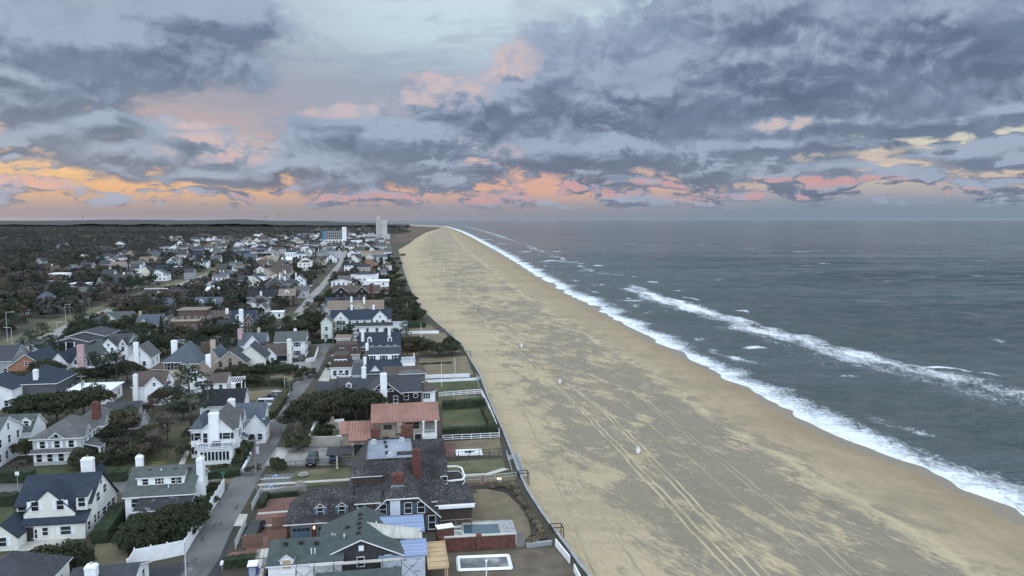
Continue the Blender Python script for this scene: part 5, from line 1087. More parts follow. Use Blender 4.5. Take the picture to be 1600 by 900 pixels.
# clipped hedges along a line: a dense box of leaves on a dark core
def hedge(pxs, w, h, label, m=None, rnd=.3, z=0, seed=1, group='clipped hedges'):
    pts = [(G(*p, z) if not isinstance(p, Vector) else p) for p in pxs]; o0 = pts[0]; rng = np.random.default_rng(seed + int(abs(o0.x) * 7)); P, N = [], []; b = MB()
    for a, c in zip(pts[:-1], pts[1:]):
        d = np.array((c - a)[:2]); ln = np.linalg.norm(d) + 1e-6; d /= ln; nn = np.array([-d[1], d[0]]); dens = 26 if a.y < 150 else (14 if a.y < 260 else 7)
        n = int((2 * h + w + .6) * ln * dens * .6) + 20; t = rng.uniform(-.25, ln + .25, n); q = rng.uniform(0, 2 * h + w, n)
        side = np.where(q < h, -w / 2, np.where(q > h + w, w / 2, q - h - w / 2)); zz = np.where(q < h, q, np.where(q > h + w, 2 * h + w - q, h)) + rng.normal(0, .07, n)
        rd = np.clip((np.abs(side) / (w / 2) - .6) / .4, 0, 1) * np.clip((zz / h - .75) / .25, 0, 1) * rnd; zz = zz - rd * h * .3 + perlin(t / 1.7, side * 0 + seed) * .14
        xy = np.array([a.x - o0.x, a.y - o0.y])[None] + d[None] * t[:, None] + nn[None] * (side * (1 - rd * .2))[:, None]
        P.append(np.concatenate([xy, zz[:, None]], 1)); nz = np.where((q >= h) & (q <= h + w), 1., .15); N.append(np.concatenate([nn[None] * np.sign(side)[:, None] * (1 - nz)[:, None], nz[:, None]], 1))
        e = Vector((nn[0], nn[1], 0)) * (w * .44); A, C = a - o0, c - o0; b.solid([tuple(v + Vector((0, 0, h * .93))) for v in (A - e, C - e, C + e, A + e)], z - .05)
    V, F = cards(np.concatenate(P), np.concatenate(N), .26 if o0.y < 160 else .42, rng, .55)
    o = thing('hedge', label, 'hedge', tuple(o0), 0, group); from_np('foliage', V, F, m or L_HEDGE, o); b.build('inner_growth', m or L_HEDGE, o)
    mp = pts[len(pts) // 2]; REFS.append((mp, 'the hedge')) if False else None; return o
# ---------------------------------------------------------------- lots: lawns, drives, paving
sheet('gravel_verge', [(364, 833), (378, 800), (389, 767), (402, 742), (397, 742), (392, 767), (378, 790), (355, 833), (330, 880), (322, 900), (343, 900), (350, 872)], NEWASPH, .035)
sheet('parking_bay', [(402, 768), (447, 764), (461, 739), (414, 741)], ASPH, .05)
sheet('grass_verge', [(447, 764), (548, 752), (548, 728), (462, 737)], MIXL, .03)
sheet('footpath', [(404, 756), (548, 747), (548, 750.5), (402, 759)], PALECONC, .055)
sheet('brick_drive', [(383, 862), (408, 781), (465, 776), (470, 812), (440, 850), (416, 872), (380, 868)], PAVER, .04)
sheet('paving_band', [(403, 801), (462, 796.5), (462, 799), (402.5, 804)], PALECONC, .06); sheet('paving_band', [(398, 821), (457, 817), (457, 819.5), (397, 824)], PALECONC, .06)
sheet('brick_drive', [(349, 872), (362, 863), (417, 857), (412, 872), (380, 877)], PAVER, .04)
sheet('drive_apron', [(374, 803), (387, 803), (383, 822), (365, 822)], PALECONC, .06)
sheet('parking_lot', [(412, 728), (432, 699), (550, 699), (552, 727)], CONC, .045); sheet('drive_apron', [(427, 719), (434, 703), (452, 703), (441, 719)], PALECONC, .06)
sheet('lawn', [(405, 742), (548, 727), (548, 731), (410, 741)], DIRT, .02)
sheet('yard', [(487, 690), (500, 655), (540, 655), (536, 690)], LAWN, .03); sheet('yard', [(452, 703), (462, 655), (498, 655), (486, 702)], DIRT, .02)
sheet('lawn', [(0, 900), (0, 780), (20, 790), (20, 860), (60, 900)], LAWN, .02); sheet('lawn', [(135, 900), (150, 850), (190, 812), (200, 870), (205, 895)], DRY, .025)
sheet('lawn', [(0, 752), (0, 735), (170, 725), (200, 722), (200, 745)], LAWN, .02); sheet('lawn', [(180, 735), (225, 690), (300, 655), (300, 730), (260, 740)], LAWN, .024)
sheet('lawn', [(325, 752), (376, 746), (392, 735), (402, 735), (385, 760), (350, 755)], DRY, .03); sheet('garden_path', [(274, 735), (297, 690), (302, 692), (284, 735)], PALECONC, .05)
sheet('driveway', [(205, 900), (240, 886), (285, 878), (296, 879), (276, 908), (200, 925)], NEWASPH, .06)
sheet('lawn', [(421, 588), (470, 580), (478, 590), (430, 600)], DRY, .03); sheet('driveway', [(457, 567), (488, 560), (484, 585), (462, 575)], CONC, .045); sheet('driveway', [(497, 595), (514, 566), (522, 566), (514, 596)], PALECONC, .045)
sheet('lawn', [(385, 612), (440, 607), (446, 616), (390, 626)], DRY, .03); sheet('driveway', [(400, 655), (420, 630), (440, 630), (448, 635), (440, 645), (425, 660)], CONC, .04)
sheet('lawn', [(395, 500), (440, 490), (470, 488), (450, 505)], LAWN, .03); sheet('driveway', [(410, 690), (426, 668), (434, 671), (418, 695)], DIRT, .05)
sheet('lawn', [(484, 556), (500, 541), (503, 542), (488, 560)], LAWN, .06)
# beach-front gardens, from the foreground away
def WP(px, py): return px, py
sheet('building_lot', [(665, 905), (700, 864), (820, 857), (866, 855), (906, 900), (906, 940), (660, 940)], DIRT, .02)
sheet('pool_terrace', [(700, 835), (704, 815), (800, 812), (812, 845), (812, 852), (700, 858)], mat('grey_pavers', (.30, .31, .31), (.20, .21, .215), .9, 1.2, 5, lo=.48, hi=.6), .05)
sheet('dry_lawn', [(708, 828), (708, 766), (760, 764), (790, 770), (812, 790), (826, 812), (830, 835), (818, 845), (803, 838), (796, 812), (710, 818)], DRY, .04)
sheet('planting_bed', [(716, 764), (806, 752), (832, 800), (862, 850), (820, 853), (830, 832), (826, 812), (812, 790), (788, 768), (758, 762)], MULCH, .025)
sheet('lawn', [(695, 740), (700, 722), (785, 716), (790, 732), (760, 738)], MIXL, .03); sheet('lawn', [(700, 758), (700, 744), (800, 738), (806, 750)], DRY, .02)
sheet('footpath', [(700, 742), (760, 739), (786, 731), (796, 733), (765, 742), (700, 745)], PALECONC, .05); sheet('brick_path', [(700, 761), (758, 757), (762, 745), (754, 745), (750, 756), (700, 759)], PAVER, .055)
sheet('patio', [(692, 712), (694, 690), (780, 685), (786, 712)], DRY, .02); sheet('brick_patio', [(694, 714), (694, 692), (712, 692), (716, 713)], PAVER, .04)
sheet('lawn', [(692, 683), (692, 640), (756, 640), (772, 680)], LAWN, .03); sheet('lawn', [(684, 632), (684, 618), (752, 618), (756, 632)], MIXL, .03)
sheet('lawn', [(664, 614), (664, 598), (745, 595), (751, 613)], LAWN, .03); sheet('lawn', [(650, 590), (655, 560), (728, 556), (740, 586)], DRY, .03)
sheet('lawn', [(628, 556), (628, 524), (694, 519), (722, 550)], DRY, .025); sheet('lawn', [(626, 518), (632, 511), (672, 508), (684, 517)], DRY, .03); sheet('lawn', [(628, 490), (634, 478), (650, 476), (655, 488)], MIXL, .03); sheet('lawn', [(610, 440), (612, 425), (628, 424), (632, 436)], MIXL, .03)
# ---------------------------------------------------------------- sea wall, ramps and steps
def wall_line(name, label, pts, h, w, m, z0=0, cat='wall', group=None, capm=None, panel=2.4, post=None):
    """a wall or panel fence: each panel and post its own part"""
    P3 = [(G(*p, z0) if not isinstance(p, Vector) else p) for p in pts]; o0 = P3[0]; o = thing(name, label, cat, tuple(o0), 0, group)
    for a, c in zip(P3[:-1], P3[1:]):
        d = c - a; d.z = 0; ln = d.length; n = max(1, int(round(ln / panel))); ang = math.atan2(d.y, d.x)
        for i in range(n):
            q = a.lerp(c, i / n) - o0; l = ln / n; b = MB(); g = .06 if post else .015; b.box(g, l - g, -w / 2, w / 2, (0 if z0 >= 0 else -.6), h)
            if capm: b.box(0, l, -w / 2 - .06, w / 2 + .06, h, h + .1, 1)
            e = b.build('panel', [m, capm] if capm else m, o); e.location = q; e.rotation_euler = (0, 0, ang)
            if post: b = MB(); b.box(-post / 2, post / 2, -post / 2, post / 2, 0, h + .12); b.prism([(-post / 2 - .03, h + .12), (post / 2 + .03, h + .12), (0, h + .24)], -post / 2, post / 2, 'y'); e = b.build('post', m, o); e.location = q; e.rotation_euler = (0, 0, ang)
    return o
wall_line('sea_wall', 'long pale concrete sea wall between the gardens and the sand', [Vector((WX[i] - .1, WY[i], -1.4)) for i in range(1, 22)], 1.52, .28, WALLCONC, -1, 'sea wall', capm=WALLCONC, panel=6)
def railing(name, label, pts, h, m, z0=0, step=1.8, cat='fence', mesh=False, group=None, slat=None):
    P3 = [(G(*p, z0) if not isinstance(p, Vector) else p) for p in pts]; o0 = P3[0]; o = thing(name, label, cat, tuple(o0), 0, group)
    for a, c in zip(P3[:-1], P3[1:]):
        n = max(1, int((c - a).length / step))
        for i in range(n + 1):
            q = a.lerp(c, i / n) - o0; b = MB(); b.bar(q, q + Vector((0, 0, h)), .11 if slat else .07); b.build('post', m, o)
        for z in ((.95, .5) if not slat else (.92, .5, .15)): b = MB(); b.bar(a - o0 + Vector((0, 0, h * z)), c - o0 + Vector((0, 0, h * z)), .05 if not slat else .09); b.build('rail', m, o)
        if mesh:
            b = MB(); k = int((c - a).length / .22)
            for i in range(k): q = a.lerp(c, i / k) - o0; b.bar(q + Vector((0, 0, .08)), q + Vector((0, 0, h * .93)), .025)
            b.build('bars', m, o, kind='stuff')
    return o
def ramp_(label, px4, m, group='wooden ramps from the gardens down to the sand'):
    p = [G(*q, 0) for q in px4]; o0 = p[0]; o = thing('beach_ramp', label, 'ramp', tuple(o0), 0, group); n = max(6, int((p[3] - p[0]).length / .6))
    for i in range(n):
        z = .25 - 1.5 * (i + .5) / n; a, c = p[0].lerp(p[3], i / n), p[0].lerp(p[3], (i + .93) / n); d, e = p[1].lerp(p[2], (i + .93) / n), p[1].lerp(p[2], i / n)
        b = MB(); b.solid([(v.x - o0.x, v.y - o0.y, z) for v in (a, e, d, c)], z - .1); b.build('plank', m, o)
    for s0, s1 in ((p[0], p[3]), (p[1], p[2])):
        for i in range(5): q = s0.lerp(s1, i / 4) - o0; b = MB(); b.bar((q.x, q.y, -2), (q.x, q.y, 1.15 - 1.5 * i / 4), .09); b.build('post', METALG, o)
        b = MB(); b.bar((s0.x - o0.x, s0.y - o0.y, 1.1), (s1.x - o0.x, s1.y - o0.y, -.4), .07); b.build('rail', METALG, o)
    return o
GREYWOOD = mat('grey_deck_wood', (.26, .28, .29), (.20, .215, .225), .9, 1.0, 5)
ramp_('broad grey beach ramp by the patchy lawn, wider than the other two', [(792, 713), (809, 712), (821, 741), (803, 744)], GREYWOOD)
ramp_('grey beach ramp beside the green lawn and white fence', [(745, 590), (752, 589), (759, 609), (750, 612)], GREYWOOD)
ramp_('farthest grey beach ramp, beside the dune scrub', [(712, 538), (719, 537), (727, 550), (719, 552)], GREYWOOD)
for i, (px, py, lb) in enumerate(((728, 557, 'wooden lifeguard stand frame at the sea wall near the farthest ramp'), (863, 842, 'metal handrail of buried steps on the sand in the foreground'), (812, 754, 'dark metal gate frame on the sea wall above the planting bed'), (701, 527, 'weathered stair frame at the sea wall end of the white wall'), (690, 520, 'upper stair frame at the top of the white garden wall'))):
    o = thing('stair_frame', lb, 'stairs', tuple(G(px, py, -.8)), HD)
    for (a, c) in (((0, 0, -.5), (0, 0, 1.6)), ((1.6, 0, -.5), (1.6, 0, 1.6)), ((0, 1.4, -.5), (0, 1.4, 1.6)), ((1.6, 1.4, -.5), (1.6, 1.4, 1.6)), ((0, 0, 1.6), (1.6, 0, 1.6)), ((0, 1.4, 1.6), (1.6, 1.4, 1.6)), ((0, 0, 1.55), (0, 1.4, 1.55)), ((1.6, 0, 1.55), (1.6, 1.4, 1.55)), ((0, 0, .4), (1.6, 1.4, .4))):
        b = MB(); b.bar(a, c, .1); b.build('rail', METALD if i in (1, 2) else WOODG, o)
# white garden walls and fences on the beach side
wall_line('garden_wall', 'long low white wall ending at the sea wall stairs', [(627, 522), (686, 521)], 1.1, .3, WHITE, group='white garden walls', panel=4)
wall_line('garden_wall', 'low white wall below the tan lawn with two flagpoles', [(648, 592), (734, 589)], 1.0, .3, WHITE, group='white garden walls', panel=4)
wall_line('garden_wall', 'low white wall on the near side of the flagpole lawns', [(663, 598), (745, 594)], .7, .3, WHITE, group='white garden walls', panel=4)
railing('picket_fence', 'white fence between the green lawn and the dark hedge garden', [(686, 620), (752, 615)], 1.2, WHITE, slat=1, mesh=True, group='white beach-side fences'); railing('picket_fence', 'white fence running down to the sea wall along the hedge garden', [(752, 615), (762, 634), (780, 679)], 1.2, WHITE, slat=1, mesh=True, group='white beach-side fences')
railing('picket_fence', 'white post and rail fence in front of the brick patio', [(692, 688), (780, 684)], 1.1, WHITE, slat=1, group='white beach-side fences'); railing('iron_fence', 'dark iron fence along the near edge of the patio with games court', [(684, 720), (780, 712), (795, 711)], 1.5, METALD, mesh=True, group='dark iron fences')
railing('iron_fence', 'dark iron fence along the parking lot', [(444, 734), (552, 726)], 1.5, METALD, mesh=True, group='dark iron fences'); railing('wire_fence', 'thin fence across the brick path beside the dry lawn', [(703, 757), (750, 754)], 1.2, METALG); railing('wire_fence', 'thin fence along the far edge of the planting bed', [(758, 754), (806, 748)], 1.2, METALG)
hedge([(692, 640), (757, 635)], 1.6, 2.0, 'dark hedge along the far side of the lawn garden', group='beach garden hedges'); hedge([(692, 683), (778, 677)], 1.6, 1.9, 'dark hedge along the near side of the lawn garden', group='beach garden hedges'); hedge([(757, 642), (772, 674)], 1.6, 1.0, 'low olive hedge along the sea side of the lawn garden', L_HEDGE2, group='beach garden hedges')
hedge([(627, 484), (652, 482)], 2.4, 2.6, 'dark hedge at the beach end of the wide white house garden', group='beach garden hedges'); hedge([(634, 513), (664, 511)], 2.4, 2.2, 'clipped dark hedge in front of the tan lawn by the white balcony', group='beach garden hedges')
hedge([(655, 570), (706, 568)], .5, .5, 'low dark edging hedge across the tan lawn', group='beach garden hedges')
for p in ((716, 771), (724, 770), (732, 770), (741, 769), (770, 763), (776, 763), (783, 762), (790, 762), (795, 765)): plant('tuft', p, 1.0)
for p in ((808, 775), (812, 783), (816, 789), (820, 795), (826, 806), (831, 814), (838, 822), (842, 830), (846, 837), (836, 850), (842, 846), (828, 852), (848, 843), (836, 838), (805, 768), (800, 762)): plant('tuft', p, random.uniform(1, 1.5))
# pools
def pool(label, px4, m, rim, depth=.0, extra=None):
    p = [G(*q, 0) for q in px4]; o0 = p[0]; o = thing('swimming_pool', label, 'pool', tuple(o0), 0); c = sum(p, Vector()) / 4
    b = MB(); b.poly([(v.x - o0.x, v.y - o0.y, .15) for v in p]); w = b.build('water' if m is POOLW else 'pool_floor', m, o)
    if w.data.polygons[0].normal.z < 0: w.data.flip_normals()
    for i in range(4):
        a, d = p[i], p[(i + 1) % 4]; b = MB(); b.bar((a.x - o0.x, a.y - o0.y, .16), (d.x - o0.x, d.y - o0.y, .16), .34); b.build('coping', rim, o)
    return o
pool('blue-grey swimming pool behind the brick wall', [(722, 838), (722, 821), (780, 819), (786, 838)], POOLW, PALECONC)
pool('unfinished empty pool with white rim on the building lot', [(717, 893), (715, 873), (794, 870), (799, 890)], mat('dark_pool_floor', (.13, .135, .14), (.085, .09, .095), .8, .6, 6, c3=(.3, .3, .29), s3=.25), WHITE)
pool('small raised spa at the corner of the pool terrace', [(707, 832), (707, 826), (722, 825), (722, 832)], POOLW, PALECONC)
wall_line('brick_wall', 'low red brick wall with taller piers in front of the pool', [(690, 862), (806, 855)], 1.9, .4, BRICK, panel=4, capm=PALECONC, post=.7); wall_line('brick_wall', 'red brick wall block at the end of the pool terrace beside the deck', [(682, 856), (708, 852)], 2.8, 1.2, BRICK, capm=WHITE, panel=5)
wall_line('wooden_fence', 'short dark wooden fence panel at the seaward end of the brick wall', [(807, 856), (820, 855)], 2.2, .1, WOODG, panel=.4)
wall_line('retaining_wall', 'low white block wall below the planting bed', [(822, 856), (862, 851)], .6, .4, WALLCONC, panel=1.2)
wall_line('beach_fence', 'white plank barrier on the sea wall in the foreground, nearer piece', [(897, 893), (908, 915)], 1.0, .15, WHITE, z0=0, group='white barrier pieces'); wall_line('beach_fence', 'white plank barrier on the sea wall below the planting bed, farther piece', [(868, 853), (890, 880)], 1.0, .15, WHITE, z0=0, group='white barrier pieces')
o = thing('games_court', 'white tiled games court with black mark on the patio', 'court', tuple(G(713, 713)), HD * .7)
for i in range(4):
    for j in range(3): b = MB(); b.box(i * 1.25, i * 1.25 + 1.2, j * 1.25, j * 1.25 + 1.2, .05, .12); b.build('tile', WHITE, o)
b = MB()
for k in range(5): a = k * 2 * math.pi / 5; b.bar((2.5, 1.9, .14), (2.5 + math.cos(a) * 1.0, 1.9 + math.sin(a) * .8, .14), .22)
b.build('court_mark', METALD, o)
# west-side fences and walls
wall_line('panel_fence', 'white panel fence sweeping round the corner lot beside the street', [(200, 900), (211, 882), (262, 872), (290, 866), (306, 838), (325, 808), (343, 780), (351, 766)], 2.0, .08, WHITE, panel=2.2, post=.16, cat='fence')
railing('picket_fence', 'pale green-grey picket fence beside the brick drive, nearer run', [(368, 858), (384, 822)], 1.3, PALESIDE, slat=1, mesh=True, group='pale picket fences by the drive'); railing('picket_fence', 'pale green-grey picket fence beside the brick drive, farther run', [(394, 798), (408, 772)], 1.3, PALESIDE, slat=1, mesh=True, group='pale picket fences by the drive')
wall_line('pier_wall', 'low grey wall with dark brick piers behind the parking bays', [(408, 776), (480, 767)], 1.0, .3, CONC, panel=4.2, capm=None, post=.5)
hedge([(410, 780), (466, 774)], .7, .8, 'dark trimmed hedge behind the brick piers', group='street hedges'); hedge([(408, 795), (416, 778)], 1.0, 1.0, 'dark trimmed hedge at the end of the picket fence', group='street hedges'); hedge([(352, 886), (400, 880)], 1.6, 1.2, 'dark loose hedge beside the mailbox', group='street hedges')
wall_line('timber_screen', 'brown slatted timber enclosure behind the dark car, left one', [(378, 857), (411, 852)], 1.7, .1, WOODB, panel=.28, group='timber enclosures'); wall_line('timber_screen', 'brown slatted timber enclosure next to the garage, right one', [(419, 856), (447, 852)], 2.3, .1, WOODB, panel=.28, group='timber enclosures'); wall_line('timber_screen', 'side of the timber enclosure facing the garage', [(425, 830), (447, 828)], 2.0, .1, WOODB, panel=.3)
wall_line('garden_wall', 'white garden wall beside the balcony house, along the street', [(366, 741), (379, 738), (392, 712)], .7, .25, WHITE, panel=2.5); wall_line('garden_wall', 'white low wall north of the balcony house', [(402, 696), (412, 681)], .8, .25, WHITE, panel=2.5)
wall_line('yard_wall', 'tall white wall of the oak courtyard, street side', [(484, 698), (496, 664), (500, 648)], 2.2, .3, WHITE, panel=4, group='oak courtyard walls'); wall_line('yard_wall', 'white courtyard wall with dark niches facing the parking lot', [(484, 698), (533, 697)], 2.0, .3, PALECONC, panel=3, group='oak courtyard walls'); wall_line('yard_wall', 'white wall with dark arched hatch under the oaks', [(516, 672), (538, 670)], 2.2, .3, WHITE, panel=4, group='oak courtyard walls')
wall_line('corner_wall', 'white corner wall beside the green-roofed white house', [(478, 567), (492, 564), (497, 548)], 1.3, .25, WHITE, panel=3)
hedge([(157, 850), (188, 806)], 2.3, 2.1, 'tall clipped hedge along the swept gable of the white stucco house', rnd=.8); hedge([(108, 884), (136, 872)], 3.6, 1.7, 'rounded clipped hedge in front of the terrace', rnd=1.0)
hedge([(-20, 754), (52, 752)], 1.8, 2.0, 'dark hedge along the far side of the side street, left of the chimney', group='side street hedges'); hedge([(155, 752), (198, 750)], 1.8, 1.8, 'dark hedge along the far side of the side street, right of the chimney', group='side street hedges'); hedge([(-20, 790), (25, 788)], 2.2, 1.8, 'dark hedge on the near side of the side street at the left edge', group='side street hedges')
hedge([(322, 748), (376, 742)], 1.8, 1.4, 'square dark hedge in front of the sun room'); hedge([(405, 658), (423, 655), (440, 630), (444, 617)], 2.2, 1.8, 'tall clipped hedge curving around the drive beside the street', L_HEDGE2, group='street hedges'); hedge([(322, 770), (348, 764)], 2.0, 1.2, 'low hedge behind the street corner of the white panel fence')
hedge([(376, 604), (444, 603), (452, 612)], 1.6, 2.0, 'brown-green hedge behind the red car', L_OLIVE, group='street hedges'); hedge([(413, 584), (450, 580)], 2.4, 2.2, 'dark hedge in front of the brown-roofed cottage'); hedge([(487, 538), (526, 535)], 1.4, 1.5, 'dark hedge across the end of the street')
# ---------------------------------------------------------------- near trees and shrubs, each where the photograph shows it
for (x, y, s_, z_) in ((206, 862, 1.8, 2.1), (216, 852, 1.8, 2.0), (228, 866, 1.9, 2.1), (240, 852, 2.0, 2.1), (254, 860, 2.0, 2.2), (266, 846, 2.0, 2.3), (278, 852, 1.9, 2.2), (290, 838, 1.9, 2.2), (300, 826, 1.8, 2.0), (308, 812, 1.7, 1.8), (224, 842, 1.8, 1.9), (256, 838, 1.9, 2.1), (280, 828, 1.8, 2.1)): plant('shrub', (x, y), s_, z_)
for (x, y, s_) in ((60, 905, 1.3), (78, 898, 1.2), (96, 893, 1.1), (112, 890, 1.0), (30, 915, 1.2)): plant('scrub', (x, y), s_)
for (x, y, s_) in ((320, 780, 1.1), (330, 776, 1.2), (338, 772, 1.0), (318, 795, 1.2), (327, 790, 1.0)): plant('shrub', (x, y), s_)
for (x, y, s_, k) in ((300, 668, 1.15, 'pine'), (58, 668, .85, 'oak'), (88, 664, .9, 'oak'), (112, 660, .85, 'oak'), (132, 652, .8, 'oak'), (40, 660, .7, 'oak'), (152, 645, .7, 'oak'), (190, 720, .75, 'bare'), (212, 700, .7, 'bare'), (226, 726, .6, 'bare'), (192, 690, .7, 'oak'), (236, 700, .55, 'oak'), (215, 712, .42, 'oak'), (245, 715, .8, 'bare'), (262, 690, .9, 'bare'), (175, 705, .55, 'oak'), (205, 680, .5, 'pine'),
                      (262, 716, .5, 'bare'), (229, 655, .65, 'bare'), (240, 650, .6, 'bare'), (72, 596, .75, 'oak'), (150, 610, .8, 'pine'), (165, 605, .75, 'oak'), (182, 608, .9, 'pine'), (200, 598, .7, 'oak'), (135, 604, .6, 'oak'), (118, 604, .6, 'oak'), (20, 604, .5, 'oak'), (40, 606, .5, 'oak'), (92, 590, 1.0, 'cypress'), (253, 528, 1.1, 'cypress'), (228, 560, .85, 'pine'), (240, 556, .8, 'oak'), (215, 552, .7, 'pine'), (262, 555, .6, 'oak'),
                      (310, 540, .9, 'bare'), (325, 538, .9, 'bare'), (336, 540, .8, 'oak'), (375, 600, .65, 'oak'), (350, 606, .6, 'oak'), (362, 590, .5, 'pine'), (398, 604, .42, 'oak'), (408, 584, .4, 'oak'), (340, 560, .5, 'oak'), (352, 552, .5, 'pine'), (432, 470, .5, 'oak'), (470, 545, .6, 'oak'), (488, 528, .9, 'oak'), (470, 530, .9, 'oak'), (506, 522, .7, 'oak'), (458, 528, .7, 'oak'), (533, 537, .55, 'oak'), (544, 534, .5, 'oak'), (425, 528, .8, 'bare'), (415, 535, .7, 'oak'), (440, 533, .6, 'oak'), (405, 518, .6, 'oak'),
                      (474, 676, .75, 'oak'), (492, 668, .85, 'oak'), (512, 666, .88, 'oak'), (534, 664, .88, 'oak'), (556, 660, .85, 'oak'), (574, 654, .75, 'oak'), (524, 650, .75, 'oak'), (500, 654, .7, 'oak'), (550, 648, .75, 'oak'),
                      (110, 700, .35, 'oak'), (40, 722, .45, 'oak'), (30, 745, .5, 'bare'), (286, 655, .5, 'oak'), (262, 640, .6, 'oak'), (155, 732, .35, 'oak')): plant(k, (x, y), s_)
for (x, y, s_) in ((467, 703, 2.2), (507, 688, 1.8), (352, 738, .8), (343, 738, .7), (333, 739, .7), (372, 730, .9), (382, 722, 1.0), (376, 716, 1.0), (386, 706, 1.0), (392, 696, .9), (128, 732, 1.8), (140, 726, 1.4), (165, 726, .8), (177, 727, .7), (188, 728, .7), (434, 732, 1.0), (440, 734, .9), (428, 728, .8), (486, 590, 1.3), (474, 588, 1.4), (468, 594, 1.2), (458, 584, 1.3), (448, 586, 1.2), (432, 574, 1.2), (404, 596, 2.3), (412, 582, 2.2), (640, 590, 2.0), (632, 588, 1.4), (660, 548, 2.2), (640, 550, 2.6), (650, 546, 2.4), (628, 548, 2.2), (702, 542, 2.0), (706, 546, 1.8), (522, 578, .9), (512, 578, .9)): plant('shrub', (x, y), s_)
for (x, y, s_) in ((685, 558, 1.5), (675, 556, 1.6), (668, 552, 1.2), (696, 555, 1.3), (706, 555, 1.5), (712, 552, 1.2), (300, 690, 1.0), (290, 716, .9), (205, 724, 1.3), (220, 720, 1.0), (190, 715, 1.2), (235, 710, 1.2), (395, 742, .6), (630, 402, 1.5)): plant('scrub', (x, y), s_)
for (x, y, s_) in ((624, 500, .55), (634, 498, .6), (644, 494, .55), (650, 500, .5), (616, 506, .5), (658, 497, .5), (640, 505, .5), (628, 508, .5), (615, 470, .6), (625, 466, .6), (636, 470, .6), (645, 474, .5), (612, 478, .5), (605, 472, .5), (628, 476, .5), (618, 452, .5), (628, 448, .6), (608, 450, .5), (615, 440, .5), (602, 442, .45), (618, 428, .45), (610, 430, .5), (626, 415, .4), (620, 408, .5), (616, 415, .5)): plant('oak', (x, y), s_)

for i in range(46):
    y = 392 + 92 * ((i * .618) % 1); p = G(600, y); p.x = float(wallx(p.y)) - random.uniform(5, 26); plant('oak' if i % 4 else 'pine', p, random.uniform(.38, .62))
for i in range(26):
    y = 396 + 110 * ((i * .618) % 1); p = G(600, y); p.x = float(wallx(p.y)) - random.uniform(3, 14); plant('shrub', p, random.uniform(1.2, 2.2))
# ---------------------------------------------------------------- houses farther up the shore
WN = {'W': (WHITE, 'white'), 'C': (CREAM, 'cream'), 'G': (GREYSIDE, 'grey'), 'P': (PALESIDE, 'pale grey'), 'D': (DKSIDE, 'dark grey'), 'K': (DKBRICK, 'dark brick'), 'B': (BROWNSH, 'brown'), 'Y': (YELSIDE, 'pale yellow'), 'U': (BLUESIDE, 'pale blue'), 'O': (ORBRICK, 'orange brick'), 'T': (BEIGE, 'beige')}
RN = {'c': (CHAR, 'charcoal'), 'n': (NAVY, 'navy'), 'g': (GREY, 'grey'), 'o': (GGREEN, 'grey-green'), 'b': (BROWNR, 'brown'), 's': (SLATE, 'blue-grey'), 'k': (BLACKR, 'black'), 't': (TANR, 'tan'), 'w': (WHITER, 'white'), 'm': (BLUEMETAL, 'pale blue'), 'e': (DGREEN, 'dark green')}
def inview(p, m=0):
    x, y = px_of(p); return -m < x < 1600 + m
USED = {}
def relation(p, q):
    a, b = px_of(p), px_of(q)
    if abs(a[0] - b[0]) > 1.6 * abs(a[1] - b[1]) + 4: return 'left of' if a[0] < b[0] else 'right of'
    return 'in front of' if a[1] > b[1] else 'behind'
def autolabel(base, p, grp=None):
    near = sorted(REFS, key=lambda r: (px_of(r[0])[0] - px_of(p)[0]) ** 2 + (3 * (px_of(r[0])[1] - px_of(p)[1])) ** 2)[:7]
    near = near + []
    cand = [f'{base} {relation(p, q)} {t}' for q, t in near] + [f'{base} {relation(p, q)} {t}, {relation(p, r)} {u}' for q, t in near for r, u in near if t != u] + [f'{base} {relation(p, near[0][0])} {near[0][1]}, nearer {near[1][1]}'] + [f'smaller {base} {relation(p, q)} {t}' for q, t in near[:0]]
    for c in cand:
        if len(c.split()) <= 16 and c not in USED: USED[c] = 1; return c
    return cand[0]
FARH = []
for x, y, t in ((135, 498, 'the two tall pale poles'), (14, 536, 'the left-edge street lamp'), (227, 470, 'the portal frame'), (97, 528, 'the lamp by the modern house'), (382, 414, 'the distant tall pole'), (60, 470, 'the avenue bend'), (345, 424, 'the far end of the avenue'), (20, 430, 'the left picture edge'), (480, 478, 'the foot of the far street'), (535, 405, 'the head of the far street')): REFS.append((G(x, y), t))
def fh(x0, x1, yb, e, r, kind, w, rf, ref=None, desc=None, **k):
    wm, wn = WN[w]; rm, rn = RN[rf]; ax = 'v' if kind == 'v' else 'u'; kd = 'gable' if kind in 'uv' else {'h': 'hip', 'f': 'flat', 's': 'slab', 'm': 'mansard'}[kind]
    L = (x1 - x0) * G(0, yb).y / FPX; dep = k.pop('dep', random.uniform(8, 12)); nm = k.pop('name', 'house')
    typ = {'u': 'house with {} roof', 'v': 'gable-fronted house with {} roof', 'h': 'hip-roofed house with {} roof', 'f': 'flat-roofed box house with {} roof', 's': 'low flat-topped house with {} roof', 'm': 'mansard house with {} roof'}[kind].format(rn)
    far = yb < 440
    s = gh(desc or '@', x0, x1, yb, dep, e, r, wm, rm, axis=ax, kind=kd, ref=ref, far=True, name=nm, nS=k.pop('nS', max(2, min(5, int(L / 3)))), nE=k.pop('nE', 2 if not far else 1), **k)
    if nm == 'cottage': typ = typ.replace('house', 'cottage'); s.o['category'] = 'cottage'
    if desc is None: FARH.append((s, f'{wn} {typ}'))
    return s
fh(76, 104, 446, 7.5, 8, 'f', 'W', 'w', 'the white modern house', 'white flat-roofed modern house with dark tall windows among brown trees', nS=3); fh(70, 100, 452, 3.4, 5.2, 'u', 'U', 'm', None, 'house with pale blue metal roof in front of the white modern house', nS=2)
